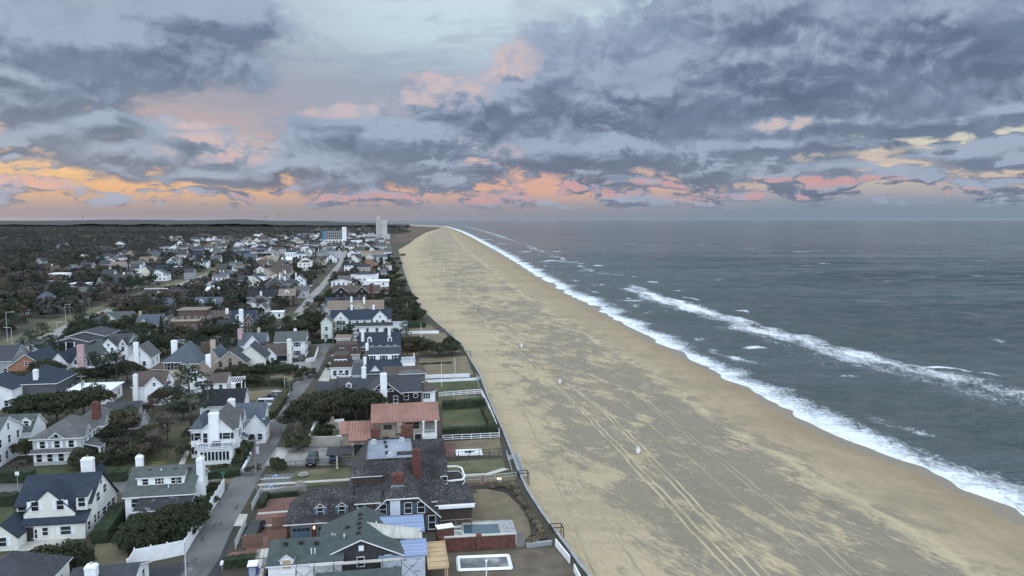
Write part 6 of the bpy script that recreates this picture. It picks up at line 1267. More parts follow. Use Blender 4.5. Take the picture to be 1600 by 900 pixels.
fh(106, 134, 456, 4.6, 4.9, 's', 'W', 'w', 'the wide white slab roof', 'white house with wide flat white roof beside the white modern house')
fh(388, 414, 448, 6.8, 8.6, 'h', 'W', 'c', 'the double-porch house', 'white house with stacked columned porches under a dark hip roof', porch=(2.2, 3.2, WHITE)); fh(465, 487, 427, 8, 8.5, 'f', 'C', 'c', 'the cream box house', 'cream flat-roofed house among dark trees west of the far street')
fh(562, 590, 421, 5, 9, 'v', 'O', 'b', 'the orange brick gable', 'orange brick gabled house with white rake trim near the beach'); fh(366, 390, 429, 4.2, 6.2, 'u', 'W', 'o', 'the long white garage', 'long white garage-like house beside the avenue', nS=0); fh(414, 446, 458, 5, 9.5, 'v', 'D', 'c', 'the white-raked dark gable', 'dark gabled house with long white rake boards and white chimney', chim=[(.7, .3, WHITE)])
fh(404, 427, 419, 3.6, 7.4, 'u', 'P', 'e', 'the dark green roof', 'pale house with dark green roof and white tower beside it', chim=[(-.05, .5, WHITE, 8.5, 3, 3)]); fh(414, 434, 412, 7, 7.5, 'f', 'T', 'g', 'the beige stepped house', 'beige stepped flat-roofed house behind the dark green roof')
LST = '''99 122 428 4 7.5 v G g|125 144 425 5 8 u P c|123 135 409 5 8 v W g|151 182 410 6 8.5 u W c|158 176 395 5 8 h P c|181 193 386 6 9 v W g|160 170 434 3.5 6.5 v W g|211 228 420 4 8.5 v W c|213 243 434 4 8.5 v W c|199 217 441 3.5 6 u W g|229 243 401 5 8 u P c|151 163 456 5 9 v G b|68 88 429 4 7 u G b|89 104 389 5 8 u G c|56 66 421 7 10 v G c|58 76 478 4 7 h G s|2 36 494 3.4 5.6 h P g|170 192 448 4.5 8 u G c|176 200 455 4.5 8 u K c|120 140 470 4 7 u G g
250 266 393 5.5 8 h W g|266 280 393 6 9 v W g|277 285 384 6 9 v W c|286 302 393 4.5 7.5 u W b|302 318 397 6 9 u G c|227 245 403 4.5 7.5 u P b|250 280 400 4 6.5 u P s|297 314 378 5 8 u W c|322 330 377 5 8 v W g|335 346 379 6 8 h W c|347 356 381 5 8 u W b|366 380 388 6 9 v W g|396 408 371 6 9 v W g|382 391 376 5 8 u P g|392 400 384 5 8 v W c|407 424 379 5 8 u P g|299 318 410 4 7 u P s|246 279 426 4.5 5 s P w|333 361 439 3.6 6 u P s|320 341 454 3.5 6 v U s|322 343 461 3 4.5 u W w|396 418 432 4.5 8 v C b|371 387 448 4.5 7 u W c|430 450 420 4 6.5 u W b|430 451 447 4.5 7.5 v P o|459 477 449 4.5 8 v W g|440 466 455 4.6 7.5 h P c|459 481 466 4 6.5 u P g|288 302 437 5 8 u G c
445 462 405 7 7.4 s W w|460 477 407 7 9.5 h W s|439 456 412 4 6 u P w|468 487 416 5 8.5 v W b|489 509 414 5 8 h T b|495 511 403 6 9 h G g|510 526 410 4.5 8 v W g|511 524 402 7 10 u P s|524 536 404 7 10 v P c|543 557 402 5 8 v W b|572 584 410 5 8 v C t|583 605 410 5.5 8 u W s|564 600 402 5 7.5 u T t|538 556 424 5 7 u W k|545 560 392 6 9 u W g|558 566 389 6 8 u W g|548 566 382 7 7.5 f W g|583 610 390 5 8 h P o|590 612 400 5 8 u W g|460 469 393 6 9 v W g|470 482 392 5 8 u P g|484 498 388 6 9 u P c|500 512 384 5 8 v W g|487 497 371 7 9 u W g|505 520 392 6 8 u T c|520 534 390 5 8 u W c|534 545 386 6 9 v P c|555 566 373 7 9 u W g|567 580 371 7 7.5 f W w|545 555 369 8 8.5 f P g|534 544 371 7 9 u P c|590 604 437 5 7.5 u P g|598 612 424 5 8 h W b'''
for t in LST.replace('\n', '|').split('|'):
    a = t.split(); fh(float(a[0]), float(a[1]), float(a[2]), float(a[3]), float(a[4]), a[5], a[6], a[7], chim=[(random.choice((.15, .5, .85)), .5, random.choice((WHITE, BRICK, CREAM)))] if random.random() < .5 and a[5] in 'uvh' else ())
# the hotel tower: two white slabs of different height with penthouses
s = House('tower', 'white twin-slab hotel tower on the beach, tallest building in view', 'tower', 588, 603, 376, 'the white hotel tower'); L = s.L; s.far = True
TW = mat('tower_concrete', (.44, .43, .41), (.38, .37, .355), .8, .08)
s.flat(0, L * .46, 0, 26, 46, TW, CONC, .6); s.flat(L * .46 + .05, L * 1.15, 2, 30, 43.5, TW, CONC, .6); s.box('penthouse', L * .08, L * .40, 4, 18, 46.1, 50.5, TW); s.box('penthouse', L * .14, L * .34, 6, 14, 50.55, 52.5, TW); s.box('penthouse', L * .72, L * 1.08, 6, 20, 43.6, 46.5, CONC); s.box('podium', L * .5, L * 1.42, -3, -.05, 0, 14, TW); s.flat(-24, -.05, -4, 10, 13, TW, CONC, .4)
for i in range(7): s.box('podium_opening', -23 + i * 3.2, -20.6 + i * 3.2, -4.08, -4.02, 5, 9, GLASS)
for i in range(14): s.box('window_band', L * .1, L * .36, -.08, -.02, 3 + i * 3.1, 4.2 + i * 3.1, mat('tower_window', (.30, .31, .32), (.26, .27, .28), .4, .1))
for i in range(13): s.box('window_band', L * 1.151, L * 1.155, 5, 27, 3 + i * 3.1, 4.4 + i * 3.1, mat('tower_window', (.30, .31, .32)))
s.done()
s = House('hotel', 'eight-storey hotel with blue end wall, grey balcony grid and white stair tower', 'hotel', 508, 535, 382, 'the blue-ended hotel'); L = s.L; s.far = True
s.flat(0, L, 0, 18, 23, PALESIDE, CONC, .5); s.box('end_wall', -4.5, -.03, 0, 16, 0, 23.5, mat('blue_end_wall', (.07, .20, .32), (.06, .17, .28), .7)); s.box('stair_tower', L + .05, L + 7, -2, 14, 0, 31, WHITE); s.box('podium', -2, L + 3, -6, -.05, 0, 8, CREAM)
for j in range(5):
    s.box('floor_slab', .1, L - .1, -1.2, -.03, 9.0 + j * 2.9, 9.25 + j * 2.9, WHITE)
    for i in range(9): u = L * (i + .5) / 9; b = MB(); b.box(u - L / 22, u + L / 22, -.12, -.02, 9.4 + j * 2.9, 11.4 + j * 2.9); b.build('window', GLASS, s.o)
for i in range(10): s.box('balcony_divider', L * i / 9 - .12 + (.15 if i == 0 else 0), L * i / 9 + .12, -1.15, -.03, 8.3, 23, WHITE)
for i in range(5): s.box('podium_window', L * (i + .2) / 5, L * (i + .75) / 5, -6.1, -6.03, 4.5, 6.8, GLASS)
s.done()
# more houses of the same kinds, filling the blocks between those told apart above
def clear(p, r):
    for (q, fr, rz, hu, hv) in FOOT:
        dx, dy = p.x - q.x, p.y - q.y
        if abs(dx) < fr + r and abs(dy) < fr + r:
            c, n = math.cos(rz), math.sin(rz)
            if abs(dx * c + dy * n) < hu + r and abs(-dx * n + dy * c) < hv + r: return False
    return True
ROADS = [([G(*mid(*q)) for q in st], 5.5), ([G(x, y) for x, y in ((440, 514), (452, 503), (466, 490), (478, 476), (490, 461), (502, 448), (516, 432), (530, 414), (540, 392))], 5), ([G(x, y) for x, y in ((-90, 600), (0, 552), (70, 522), (120, 500), (215, 468), (330, 426), (372, 412))], 10), ([G(x, y) for x, y in ((352, 758), (160, 761), (-60, 765))], 5), ([G(x, y) for x, y in ((525, 541), (440, 529))], 4)]
def offroad(p, r):
    for pts, w in ROADS:
        for a, c in zip(pts[:-1], pts[1:]):
            d = c - a; t = max(0, min(1, (p - a).dot(d) / d.length_squared))
            if (a + d * t - p).length < w + r: return False
    return True
rng = random.Random(21); n = 0; tries = 0
while n < 250 and tries < 12000:
    tries += 1; yb = 358 + 102 * rng.random() ** 1.35; px = rng.uniform(150 if yb > 400 else 235, 606)
    if yb < 374: px = rng.uniform(400, 585)
    if yb < 366: px = rng.uniform(480, 580)
    p = G(px, yb); w = rng.uniform(9, 14) if n < 120 else rng.uniform(7.5, 10.5); pw = w * FPX / p.y
    if p.x > float(wallx(p.y)) - 40 or not clear(p + Vector((w / 2, 6, 0)), 9.5 if n < 120 else 7.0) or not offroad(p + Vector((w / 2, 5, 0)), 7): continue
    fh(px, px + pw, yb, rng.choice((3.2, 4.5, 5.4, 5.8)), rng.uniform(7.2, 9.4), rng.choice('uuuvvh'), rng.choice('WWWWWWPCCYGKTU'), rng.choice('cccggbbstno'), chim=[(rng.choice((.2, .5, .8)), .5, rng.choice((WHITE, BRICK)))] if rng.random() < .4 else (), name='house' if n < 120 else 'cottage'); n += 1
for s, base in FARH: s.o['group'] = 'houses farther up the shore'
for s, base in FARH: s.o['label'] = autolabel(base, s.W(s.L / 2, 4))

# ---------------------------------------------------------------- trees between the houses, then the wood beyond
rng = random.Random(5); cnt = {'oak': 0, 'bare': 0, 'pine': 0}
tries = 0
def ntree(k): return sum(1 for q in PLANTED if q[1].startswith(k))
lim = {'oak': 296 - ntree('oak'), 'bare': 290 - ntree('bare'), 'pine': 270 - ntree('pine'), 'shrub': 280 - ntree('shrub')}
GRID = {}
for q in PLANTED: GRID.setdefault((int(q[2].x // 10), int(q[2].y // 10)), []).append((q[2], 2.5 * q[3]))
def sparse(p, r):
    i, j = int(p.x // 10), int(p.y // 10)
    for a in (-1, 0, 1):
        for b in (-1, 0, 1):
            for (q, rr) in GRID.get((i + a, j + b), ()):
                if (q - p).length < r + rr * .6: return False
    return True
while sum(lim.values()) > 0 and tries < 16000:
    tries += 1; yb = 408 + 175 * rng.random() ** 1.5; px = rng.uniform(-40, 640); p = G(px, yb)
    if yb > 560 and px > 90: continue
    if p.x > float(wallx(p.y)) - 14: continue
    west = px < 330 - (yb - 420) * .8
    k = rng.choice(('bare', 'bare', 'oak', 'oak', 'pine', 'shrub') if west else ('oak', 'oak', 'oak', 'bare', 'pine', 'shrub', 'shrub'))
    if lim[k] <= 0: k = max(lim, key=lim.get)
    s_ = {'oak': rng.uniform(.5, .95), 'bare': rng.uniform(.6, 1.0), 'pine': rng.uniform(.55, .95), 'shrub': rng.uniform(1.2, 2.4)}[k] * (1.0 if west else .8)
    rr = {'oak': 3.6, 'bare': 2.6, 'pine': 2.4, 'shrub': 1.2}[k] * s_
    if not clear(p, rr * .75) or not offroad(p, rr * .8) or not sparse(p, 2.2): continue
    kk = k if k in ('pine', 'shrub') else (k + 'far' if yb < 500 else k)
    plant(kk, p, s_); GRID.setdefault((int(p.x // 10), int(p.y // 10)), []).append((p, rr)); lim[k] -= 1
for (o, kind, p, s_, label) in PLANTED:
    base = KW[kind][0]; hgt = s_ * (9 if kind not in ('shrub', 'tuft') else 2)
    size = ('tall ' if s_ > .85 else 'small ' if s_ < .55 else '') if KW[kind][1] == 'tree' else ('big ' if s_ > 1.8 else 'small ' if s_ < 1.05 else '')
    o['label'] = label or autolabel(size + base, p)
# one mass of woods: many small lumpy crowns, nobody could count them
g = np.random.default_rng(9); V, F, k = [], [], 0
def wood(n, y0, y1, nf, mats, seed, xl, xr, name, hmin=6, hmax=11):
    g = np.random.default_rng(seed); T = []; m = 0
    while m < n:
        y = y0 * (y1 / y0) ** g.random(); x = (g.uniform(xl, xr) - 800) / FPX * y; p = Vector((x, y, 0))
        if x > float(wallx(y)) - 30: continue
        if y < 1900 and (not clear(p, 3.0) or not clear(p + Vector((-p.x, p.y, 0)) * (10 / p.y), 4) or not clear(p * (1 + 21 / p.y), 3.5) or not offroad(p, 2.5)): m += .25; continue
        T.append((x, y)); m += 1
    T = np.array(T); n = len(T); r = g.uniform(3.2, 6.5, n) * (1 + np.clip((T[:, 1] - 900) / 4000, 0, 1.2)); h = g.uniform(hmin, hmax, n)
    d = sph(n * nf, g); d[:, 2] = np.abs(d[:, 2]); kk = np.repeat(np.arange(n), nf); R3 = np.stack([r, r, h * .52], 1)[kk]
    P = np.stack([T[kk, 0], T[kk, 1], h[kk] * .46], 1) + d * R3 * g.uniform(.65, 1.05, (n * nf, 1)); sz = r[kk] * .36
    V, F = cards(P, d + np.array([0, 0, .3]), 1.0, g, .6, .8); c = np.repeat(P, 4, 0); V = c + (V - c) * np.repeat(sz, 4)[:, None]
    o = from_np(name, V, F, mats, kind='stuff'); return o
def woodm(name, a, b, c): 
    return mat(name, a, b, .9, .035, 4, spec=.1, coord='Object', c3=c, s3=.012)
WM = woodm('woodland_leaves', (.025, .031, .025), (.058, .053, .048), (.070, .063, .062))
wood(1150, 330, 950, 70, WM, 31, -60, 420, 'woodland', 4, 8); wood(380, 330, 1100, 60, WM, 34, 300, 600, 'woodland', 3, 6); wood(2400, 800, 2600, 40, WM, 32, -60, 300, 'woodland', 5, 9); wood(1300, 900, 2600, 40, WM, 35, 200, 590, 'woodland', 4, 7.5); wood(6500, 2000, 7500, 22, WM, 33, -60, 640, 'distant_woodland', 8, 16); wood(4500, 5200, 17000, 14, WM, 36, -60, 520, 'distant_woodland', 13, 24)
# wooded rise on the skyline
ysl = np.geomspace(4200, 26000, 60); xs = np.linspace(-60, 640, 260); YY, PX = np.meshgrid(ysl, xs, indexing='ij'); XX = (PX - 800) / FPX * YY
hill = 13 + 34 * np.exp(-((YY - 9000) / 3500) ** 2) * (np.exp(-((PX - 200) / 130) ** 2) * .75 + np.exp(-((PX - 375) / 45) ** 2) * .7 + .18) + fbm(XX / 160, YY / 400, 3) * 7 + perlin(XX / 700, YY / 1200) * 5
hill *= np.clip((np.where(YY < 9000, np.interp(YY, WY, WX), -1950 - (YY - 9000) * .4) - XX) / 250, 0, 1); hill = np.where(hill < 1.0, -3, hill)
from_np('wooded_hills', np.stack([XX, YY, hill], -1).reshape(-1, 3), grid_faces(60, 260), mat('far_canopy', (.030, .035, .031), (.042, .040, .037), .95, .004, 5), smooth=False, kind='structure')  # base colour darkened to stand for canopy self-shadow, which this sheet lacks
# brown dune scrub behind the far beach
dn = [G(612, 378), G(640, 379), G(648, 372), G(664, 363), G(688, 356), G(672, 354.5), G(640, 354), G(622, 356)]
b = MB(); b.poly([(p.x, p.y, .3) for p in dn]); o = b.build('dune_scrub', mat('dune_scrub_brown', (.105, .070, .048), (.068, .050, .036), .95, .02, 6, stretch=(1, .3, 1)), kind='structure')
if o.data.polygons[0].normal.z < 0: o.data.flip_normals()
for os_ in PROTO.values():                    # the prototypes themselves are not part of the place
    for o in os_:
        for c in list(CHILDREN[o.name]): bpy.data.objects.remove(c)
        bpy.data.objects.remove(o)
# ---------------------------------------------------------------- cars
PAINT = {}
def paint(name, c): return mat(name, c, tuple(v * .9 for v in c), .22, .4, 2, spec=.5)
def loft(secs, m):
    """secs: list of (y, [(x, z)...]) half profiles from keel to roof; mirrored"""
    V, F = [], []; n = len(secs[0][1])
    for y, pr in secs: V += [(x, y, z) for x, z in pr] + [(-x, y, z) for x, z in reversed(pr)]
    k = 2 * n
    for i in range(len(secs) - 1):
        for j in range(k): F.append((i * k + j, i * k + (j + 1) % k, (i + 1) * k + (j + 1) % k, (i + 1) * k + j))
    F.append(tuple(range(k))[::-1]); F.append(tuple((len(secs) - 1) * k + j for j in range(k))); return V, F
def car(label, px, py, rz, pm, kind='suv', group=None, p=None):
    p = p or G(px, py); o = thing('parked_car', label, 'car', (p.x, p.y, .08), rz, group)
    h = {'suv': 1.68, 'sedan': 1.44, 'van': 1.95, 'pickup': 1.75}[kind]; bl = {'suv': 1.02, 'sedan': .92, 'van': 1.1, 'pickup': 1.05}[kind]
    L = [-2.3, -2.22, -1.95, -1.0, .6, 1.5, 2.05, 2.25, 2.32]; hw = [.70, .82, .90, .93, .93, .92, .90, .82, .70]
    zt = [bl - .22, bl - .12, bl - .05, bl, bl, bl, bl, bl - .04, bl - .12] if kind != 'van' else [bl - .3] + [bl] * 8
    b = MB(); b.v, b.f = loft([(y, [(w * .9, .30), (w, .45), (w, zz - .12), (w * .90, zz)]) for y, w, zz in zip(L, hw, zt)], pm); b.m = [0] * len(b.f); body = b.build('body', pm, o, smooth=False)
    y0, y1, y2, y3 = {'suv': (-1.15, -.45, 1.75, 2.2), 'sedan': (-1.0, -.15, .95, 1.65), 'van': (-2.0, -1.3, 2.0, 2.25), 'pickup': (-1.0, -.35, .55, .8)}[kind]
    b = MB(); b.v, b.f = loft([(y0, [(.80, bl - .03), (.79, bl)]), (y1, [(.84, bl - .03), (.66, h - .04)]), (y2, [(.84, bl - .03), (.66, h - .04)]), (y3, [(.80, bl - .03), (.76, bl)])], GLASS); b.m = [0] * len(b.f); b.build('windows', GLASS, o)
    b = MB(); b.v, b.f = loft([(y1 - .08, [(.68, h - .06), (.60, h - .02)]), (y1 + .2, [(.69, h - .05), (.6, h + .02)]), (y2 - .2, [(.69, h - .05), (.6, h + .02)]), (y2 + .08, [(.68, h - .06), (.60, h - .02)])], pm); b.m = [0] * len(b.f); b.build('roof', pm, o)
    b = MB()
    for s_ in (-1, 1):
        for ya, yb_ in ((y0, y1), (y3, y2)): b.bar((s_ * .80, ya, bl), (s_ * .67, yb_, h - .04), .07)
        ym = (y1 + y2) / 2; b.bar((s_ * .85, ym, bl), (s_ * .67, ym, h - .04), .08)
    b.build('pillar', pm, o)
    if kind == 'pickup': b = MB(); b.box(-.75, .75, .95, 2.2, bl - .05, bl + .02); b.build('load_bed', METALD, o)
    for y in (-1.42, 1.38):
        for s_ in (-1, 1):
            b = MB(); b.bar((s_ * .72, y, .33), (s_ * .945, y, .33), .68, n=18); w = b.build('wheel', RUBBER, o); b = MB(); b.bar((s_ * .80, y, .33), (s_ * .955, y, .33), .42, n=12); b.build('rim', METALG, w)
    for s_ in (-1, 1):
        b = MB(); b.box(s_ * .62 - .17, s_ * .62 + .17, -2.33, -2.2, bl - .36, bl - .22); b.build('headlight', METALG, o); b = MB(); b.box(s_ * .68 - .12, s_ * .68 + .12, 2.2, 2.345, bl - .35, bl - .15); b.build('tail_light', mat('tail_red', (.25, .02, .02)), o); b = MB(); b.box(s_ * .98 - .09, s_ * .98 + .09, y0 + .3, y0 + .42, bl - .02, bl + .13); b.build('mirror', pm, o)
    b = MB(); b.box(-.5, .5, -2.345, -2.25, .5, .7); b.build('grille', METALD, o); b = MB(); b.box(-.26, .26, -2.37, -2.30, .38, .50); b.build('number_plate', WHITE, o); return o
DK, BLU, SIL, RED, WHT, BLK = paint('charcoal_car_paint', (.028, .031, .036)), paint('blue_car_paint', (.02, .075, .19)), paint('silver_car_paint', (.36, .38, .40)), paint('red_car_paint', (.22, .02, .025)), paint('white_car_paint', (.68, .69, .70)), paint('black_car_paint', (.012, .013, .015))
car('dark grey suv parked on the concrete lot, left of the blue car', 488, 724, R(6), DK); car('blue car parked on the concrete lot, right of the dark suv', 523, 720, R(10), BLU, 'sedan'); car('black sedan parked on the red brick drive', 399, 833, R(2), BLK, 'sedan')
car('dark suv on the drive of the green-roofed white house', 471, 563, R(8), DK); car('dark red car behind the brown hedge', 380, 600, R(95), RED, 'sedan'); car('silver suv parked beside the tall clipped hedge', 437, 622, R(80), SIL); car('dark pickup parked beside the silver suv', 424, 627, R(85), BLK, 'pickup'); car('white van on the drive inside the curving hedge', 418, 636, R(95), WHT, 'van')
car('white car in the court of the beige mansion, left one', 283, 537, R(60), WHT, 'sedan'); car('white car in the court of the beige mansion, right one', 291, 539, R(70), WHT, 'suv'); car('white car parked by the brown mansard house', 537, 591, R(80), WHT, 'sedan')
for i, (x, y, m, t) in enumerate(((276, 452, RED, 'red car at the avenue crossing, left one'), (284, 452, RED, 'red car at the avenue crossing, right one'), (342, 424, WHT, 'white car on the avenue near the white garage'), (486, 448, WHT, 'white car on the far street, nearest one'), (497, 446, DK, 'dark car on the far street beside the trees'), (512, 436, WHT, 'white car halfway up the far street'), (30, 541, DK, 'dark car on the avenue near the left edge'))): car(t, x, y, R(12 if i not in (0, 1) else 100), m, 'sedan' if i % 2 else 'suv')
# ---------------------------------------------------------------- poles, lamps, signs
def pole(px, py, h, label, arms=(1,), w=.28, tr=0, mt=WOODG, z=0):
    p = G(px, py); o = thing('utility_pole', label, 'pole', tuple(p), HD); b = MB(); b.bar((0, 0, -.3), (0, 0, h), w, n=8, w2=w * .7); b.build('post', mt, o)
    for i, a in enumerate(arms):
        zz = h - .5 - i * .9; b = MB(); b.bar((-a, 0, zz), (a, 0, zz), .12); c = b.build('crossarm', mt, o)
        for k in (-1, -.45, .45, 1): b = MB(); b.bar((k * a * .92, 0, zz + .06), (k * a * .92, 0, zz + .28), .09, n=6); b.build('insulator', METALG, c)
    if tr: b = MB(); b.bar((.35, 0, h - 2.6), (.35, 0, h - 1.5), .5, n=10); b.build('transformer', METALG, o)
    return p, h
UP = [pole(401, 771, 9.2, 'tall wooden utility pole at the junction beside the parking bays', (1.0,), .3, 1), pole(292, 935, 6.8, 'grey metal pole beside the white panel fence in the foreground', (), .22, 0, METALG), pole(477, 617, 5.0, 'thin pole at the edge of the street by the oaks', (.5,), .2), pole(453, 624, 5.2, 'pole at the corner by the tall hedge', (.5,), .2), pole(508, 563, 8.6, 'tall dark utility pole at the bend of the street', (1.1,), .3, 1), pole(521, 546, 10, 'utility pole beside the narrow pale gabled house', (.9,), .28),
      pole(326, 654, 10.5, 'wooden utility pole in front of the black-roofed white house', (.9,), .26), pole(130, 646, 9.0, 'utility pole with pale box among the oaks', (.9,), .26, 1), pole(341, 552, 6.0, 'pole with white cross arm behind the tan stone house', (1.0,), .24), pole(445, 690 - 78, 4.2, 'short white lamp post at the street corner', (), .16, 0, METALG)]
for i, (x, y, h, t) in enumerate(((129, 499, 9, 'first of two tall pale poles by the bend of the avenue'), (141, 496, 9, 'second of two tall pale poles by the bend of the avenue'), (110, 504, 7, 'shorter pole left of the two tall pale poles'), (180, 489, 8, 'dark pole right of the two tall pale poles'), (171, 472, 8, 'pole behind the brick chimney house'), (201, 476, 9, 'pole at the avenue verge, left of the portal frame'), (217, 472, 9, 'pole just right of the portal frame'), (230, 462, 9, 'pole with two cross arms beside the dark pines'), (262, 452, 9, 'pole in front of the pale long roof'), (243, 466, 9, 'pole between the portal frame and the low grey house'), (382, 414, 11, 'distant tall pole left of the dark green roof'), (396, 406, 11, 'distant tall pole behind the dark green roof'), (367, 418, 11, 'distant pole above the white garage'), (346, 410, 11, 'distant pole among bare trees by the avenue'), (409, 402, 11, 'distant pole near the beige stepped house'))): pole(x, y, h, t, (1.2, 1.2) if i in (0, 1, 6, 7) else (1.1,), .26)
def wires(a, ha, c, hc, label):
    o = thing('power_line', label, 'cable', (a.x, a.y, ha)); n = 14
    for k in (-.7, .7):
        b = MB(); pr = None
        for i in range(n + 1):
            t = i / n; q = a.lerp(c, t) + Vector((k, 0, ha + (hc - ha) * t - 1.1 * 4 * t * (1 - t))) - Vector((a.x, a.y, ha))
            if pr: b.bar(pr, q, .035, n=3)
            pr = q
        b.build('cable', METALD, o)
wires(UP[0][0], 8.7, UP[1][0], 6.5, 'sagging cables from the junction pole to the foreground pole'); wires(UP[0][0], 8.7, UP[2][0], 4.6, 'cables from the junction pole up the street'); wires(UP[2][0], 4.6, UP[4][0], 8.1, 'cables along the upper end of the street')
for x, y, h, a, t in ((12, 535, 11, 2.6, 'white street lamp with long arm at the left edge'), (19, 538, 6, -2.2, 'lower street lamp arm beside the tall one at the left edge'), (90, 530, 6.5, 1.6, 'white street lamp beside the dark grey modern house'), (103, 505, 8, 2.0, 'white street lamp left of the pale poles')):
    p = G(x, y); o = thing('street_lamp', t, 'street lamp', tuple(p), 0); b = MB(); b.bar((0, 0, 0), (0, 0, h), .2, n=8, w2=.13); b.build('post', METALG, o); b = MB(); b.bar((0, 0, h - .1), (a, 0, h + .1), .11); c = b.build('arm', METALG, o); b = MB(); b.box(a - .35, a + .35, -.15, .15, h - .08, h + .16); b.build('lamp_head', METALG, c)
for x, y, w, h, t in ((227, 468, 6, 8, 'pale portal frame over the avenue verge'),):
    p = G(x, y); o = thing('portal_frame', t, 'gantry', tuple(p), 0); L_ = 36 * p.y / FPX
    for u in (0, L_): b = MB(); b.bar((u, 0, 0), (u, 0, 6), .5); b.build('post', METALG, o)
    b = MB(); b.bar((0, 0, 6), (L_, 0, 6), .5); b.build('beam', METALG, o)
def signp(px, py, h, w, hh, m, t, name='street_sign', face=None):
    p = G(px, py); o = thing(name, t, 'sign', tuple(p), HD); b = MB(); b.bar((0, 0, 0), (0, 0, h), .07, n=6); b.build('post', METALG, o); b = MB(); b.box(-w / 2, w / 2, -.03, .03, h - hh, h); b.build('sign_plate', m, o); return o
GRN = mat('sign_green', (.01, .16, .09), (.01, .14, .08), .5); YEL = mat('sign_yellow', (.62, .40, .03), (.56, .35, .02), .5)
signp(349, 764, 2.9, 1.0, .26, GRN, 'green street name sign on a thin post at the junction'); signp(507, 562, 2.6, .75, .7, YEL, 'yellow warning sign at the foot of the dark utility pole'); signp(28, 762, 2.7, .6, .6, WHITE, 'white back of a square road sign beside the side street')
p = G(347, 893); o = thing('mailbox', 'white mailbox on a post at the street edge', 'mailbox', tuple(p), HD); b = MB(); b.bar((0, 0, 0), (0, 0, .95), .11); b.build('post', WOODG, o); b = MB(); b.prism([(-.17, .95), (.17, .95), (.17, 1.2), (.1, 1.3), (-.1, 1.3), (-.17, 1.2)], -.3, .3, 'y'); b.build('letter_box', WHITE, o)
p = G(396, 908); o = thing('portable_toilet', 'blue portable toilet with white roof beside the lumber', 'portable toilet', tuple(p), HD); b = MB(); b.box(-.55, .55, -.55, .55, 0, 2.1); b.build('cabin', mat('toilet_blue', (.03, .06, .22), (.025, .05, .19), .5), o); b = MB(); b.solid([(-.6, -.6, 2.2), (.6, -.6, 2.2), (.6, .6, 2.4), (-.6, .6, 2.4)], 2.1); b.build('roof', WHITE, o); b = MB(); b.box(-.4, .4, -.58, -.56, .15, 1.95); b.build('door', mat('toilet_door', (.30, .32, .38)), o)
for i, (x, y) in enumerate(((410, 876), (407, 893), (402, 908))):
    p = G(x, y); o = thing('lumber_stack', ('pale lumber stack nearest the brick paving', 'middle pale lumber stack beside the white wall', 'lumber stack in front, next to the blue toilet')[i], 'lumber', tuple(p), R(14), 'lumber stacks')
    for j in range(4):
        for k in range(3): b = MB(); b.box(-.75 + k * .5, -.28 + k * .5, -1.4, 1.3, j * .24 + .1, j * .24 + .31); b.build('board', (PALECONC, WOODG)[(i + j + k) % 3 == 0], o)
for x, y, t in ((474, 744, 'round stone planter on the grass verge, far one'), (468, 758, 'round stone planter beside the footpath, near one')):
    p = G(x, y); o = thing('planter', t, 'planter', tuple(p), 0); b = MB()
    for k in range(14): a, c = k * 2 * math.pi / 14, (k + 1) * 2 * math.pi / 14; b.bar((math.cos(a) * .7, math.sin(a) * .7, .28), (math.cos(c) * .7, math.sin(c) * .7, .28), .4)
    b.build('rim', CONC, o); b = MB(); b.poly([(math.cos(k * .6283) * .66, math.sin(k * .6283) * .66, .3) for k in range(10)]); b.build('soil', MULCH, o)
YELD = mat('faded_yellow_wood', (.26, .20, .06), (.2, .16, .05))
p = G(237, 727); o = thing('sand_frame', 'yellow timber frame on the lawn of the grey colonial house', 'frame', tuple(p), HD)
for a, c in (((0, 0, .1), (1.9, 0, .1)), ((1.9, 0, .1), (1.9, 1.1, .1)), ((1.9, 1.1, .1), (0, 1.1, .1)), ((0, 1.1, .1), (0, 0, .1))): b = MB(); b.bar(a, c, .09); b.build('board', YELD, o)
p = G(409, 648); o = thing('round_pool', 'round above-ground pool with white rim inside the curving hedge', 'pool', tuple(p), 0); b = MB()
for k in range(24): a, c = k * 2 * math.pi / 24, (k + 1) * 2 * math.pi / 24; b.poly([(math.cos(a) * 2, math.sin(a) * 2, 0), (math.cos(c) * 2, math.sin(c) * 2, 0), (math.cos(c) * 2, math.sin(c) * 2, 1.1), (math.cos(a) * 2, math.sin(a) * 2, 1.1)])
b.build('pool_wall', WHITE, o); b = MB(); b.poly([(math.cos(k * .2618) * 1.95, math.sin(k * .2618) * 1.95, .95) for k in range(24)]); b.build('water', POOLW, o); b = MB()
for k in range(24): a, c = k * 2 * math.pi / 24, (k + 1) * 2 * math.pi / 24; b.bar((math.cos(a) * 2, math.sin(a) * 2, 1.12), (math.cos(c) * 2, math.sin(c) * 2, 1.12), .2)
b.build('rim', WHITE, o)
for x, y, h, t in ((690, 604, 6.2, 'white flagpole on the green lawn by the low white wall'), (711, 590, 5.6, 'white flagpole on the tan lawn near the sea wall'), (640, 547, 6.5, 'flagpole beside the dark shrubs of the tan garden'), (658, 527, 5.2, 'flagpole behind the long low white wall'), (636, 495, 6.5, 'flagpole among the dark trees near the beach')):
    p = G(x, y); o = thing('flagpole', t, 'flagpole', tuple(p), 0, 'bare flagpoles in beach gardens'); b = MB(); b.bar((0, 0, 0), (0, 0, h), .16, n=8, w2=.09); b.build('post', WHITE, o); b = MB(); b.bar((0, 0, h), (0, 0, h + .16), .2, n=8); b.build('finial', METALG, o)
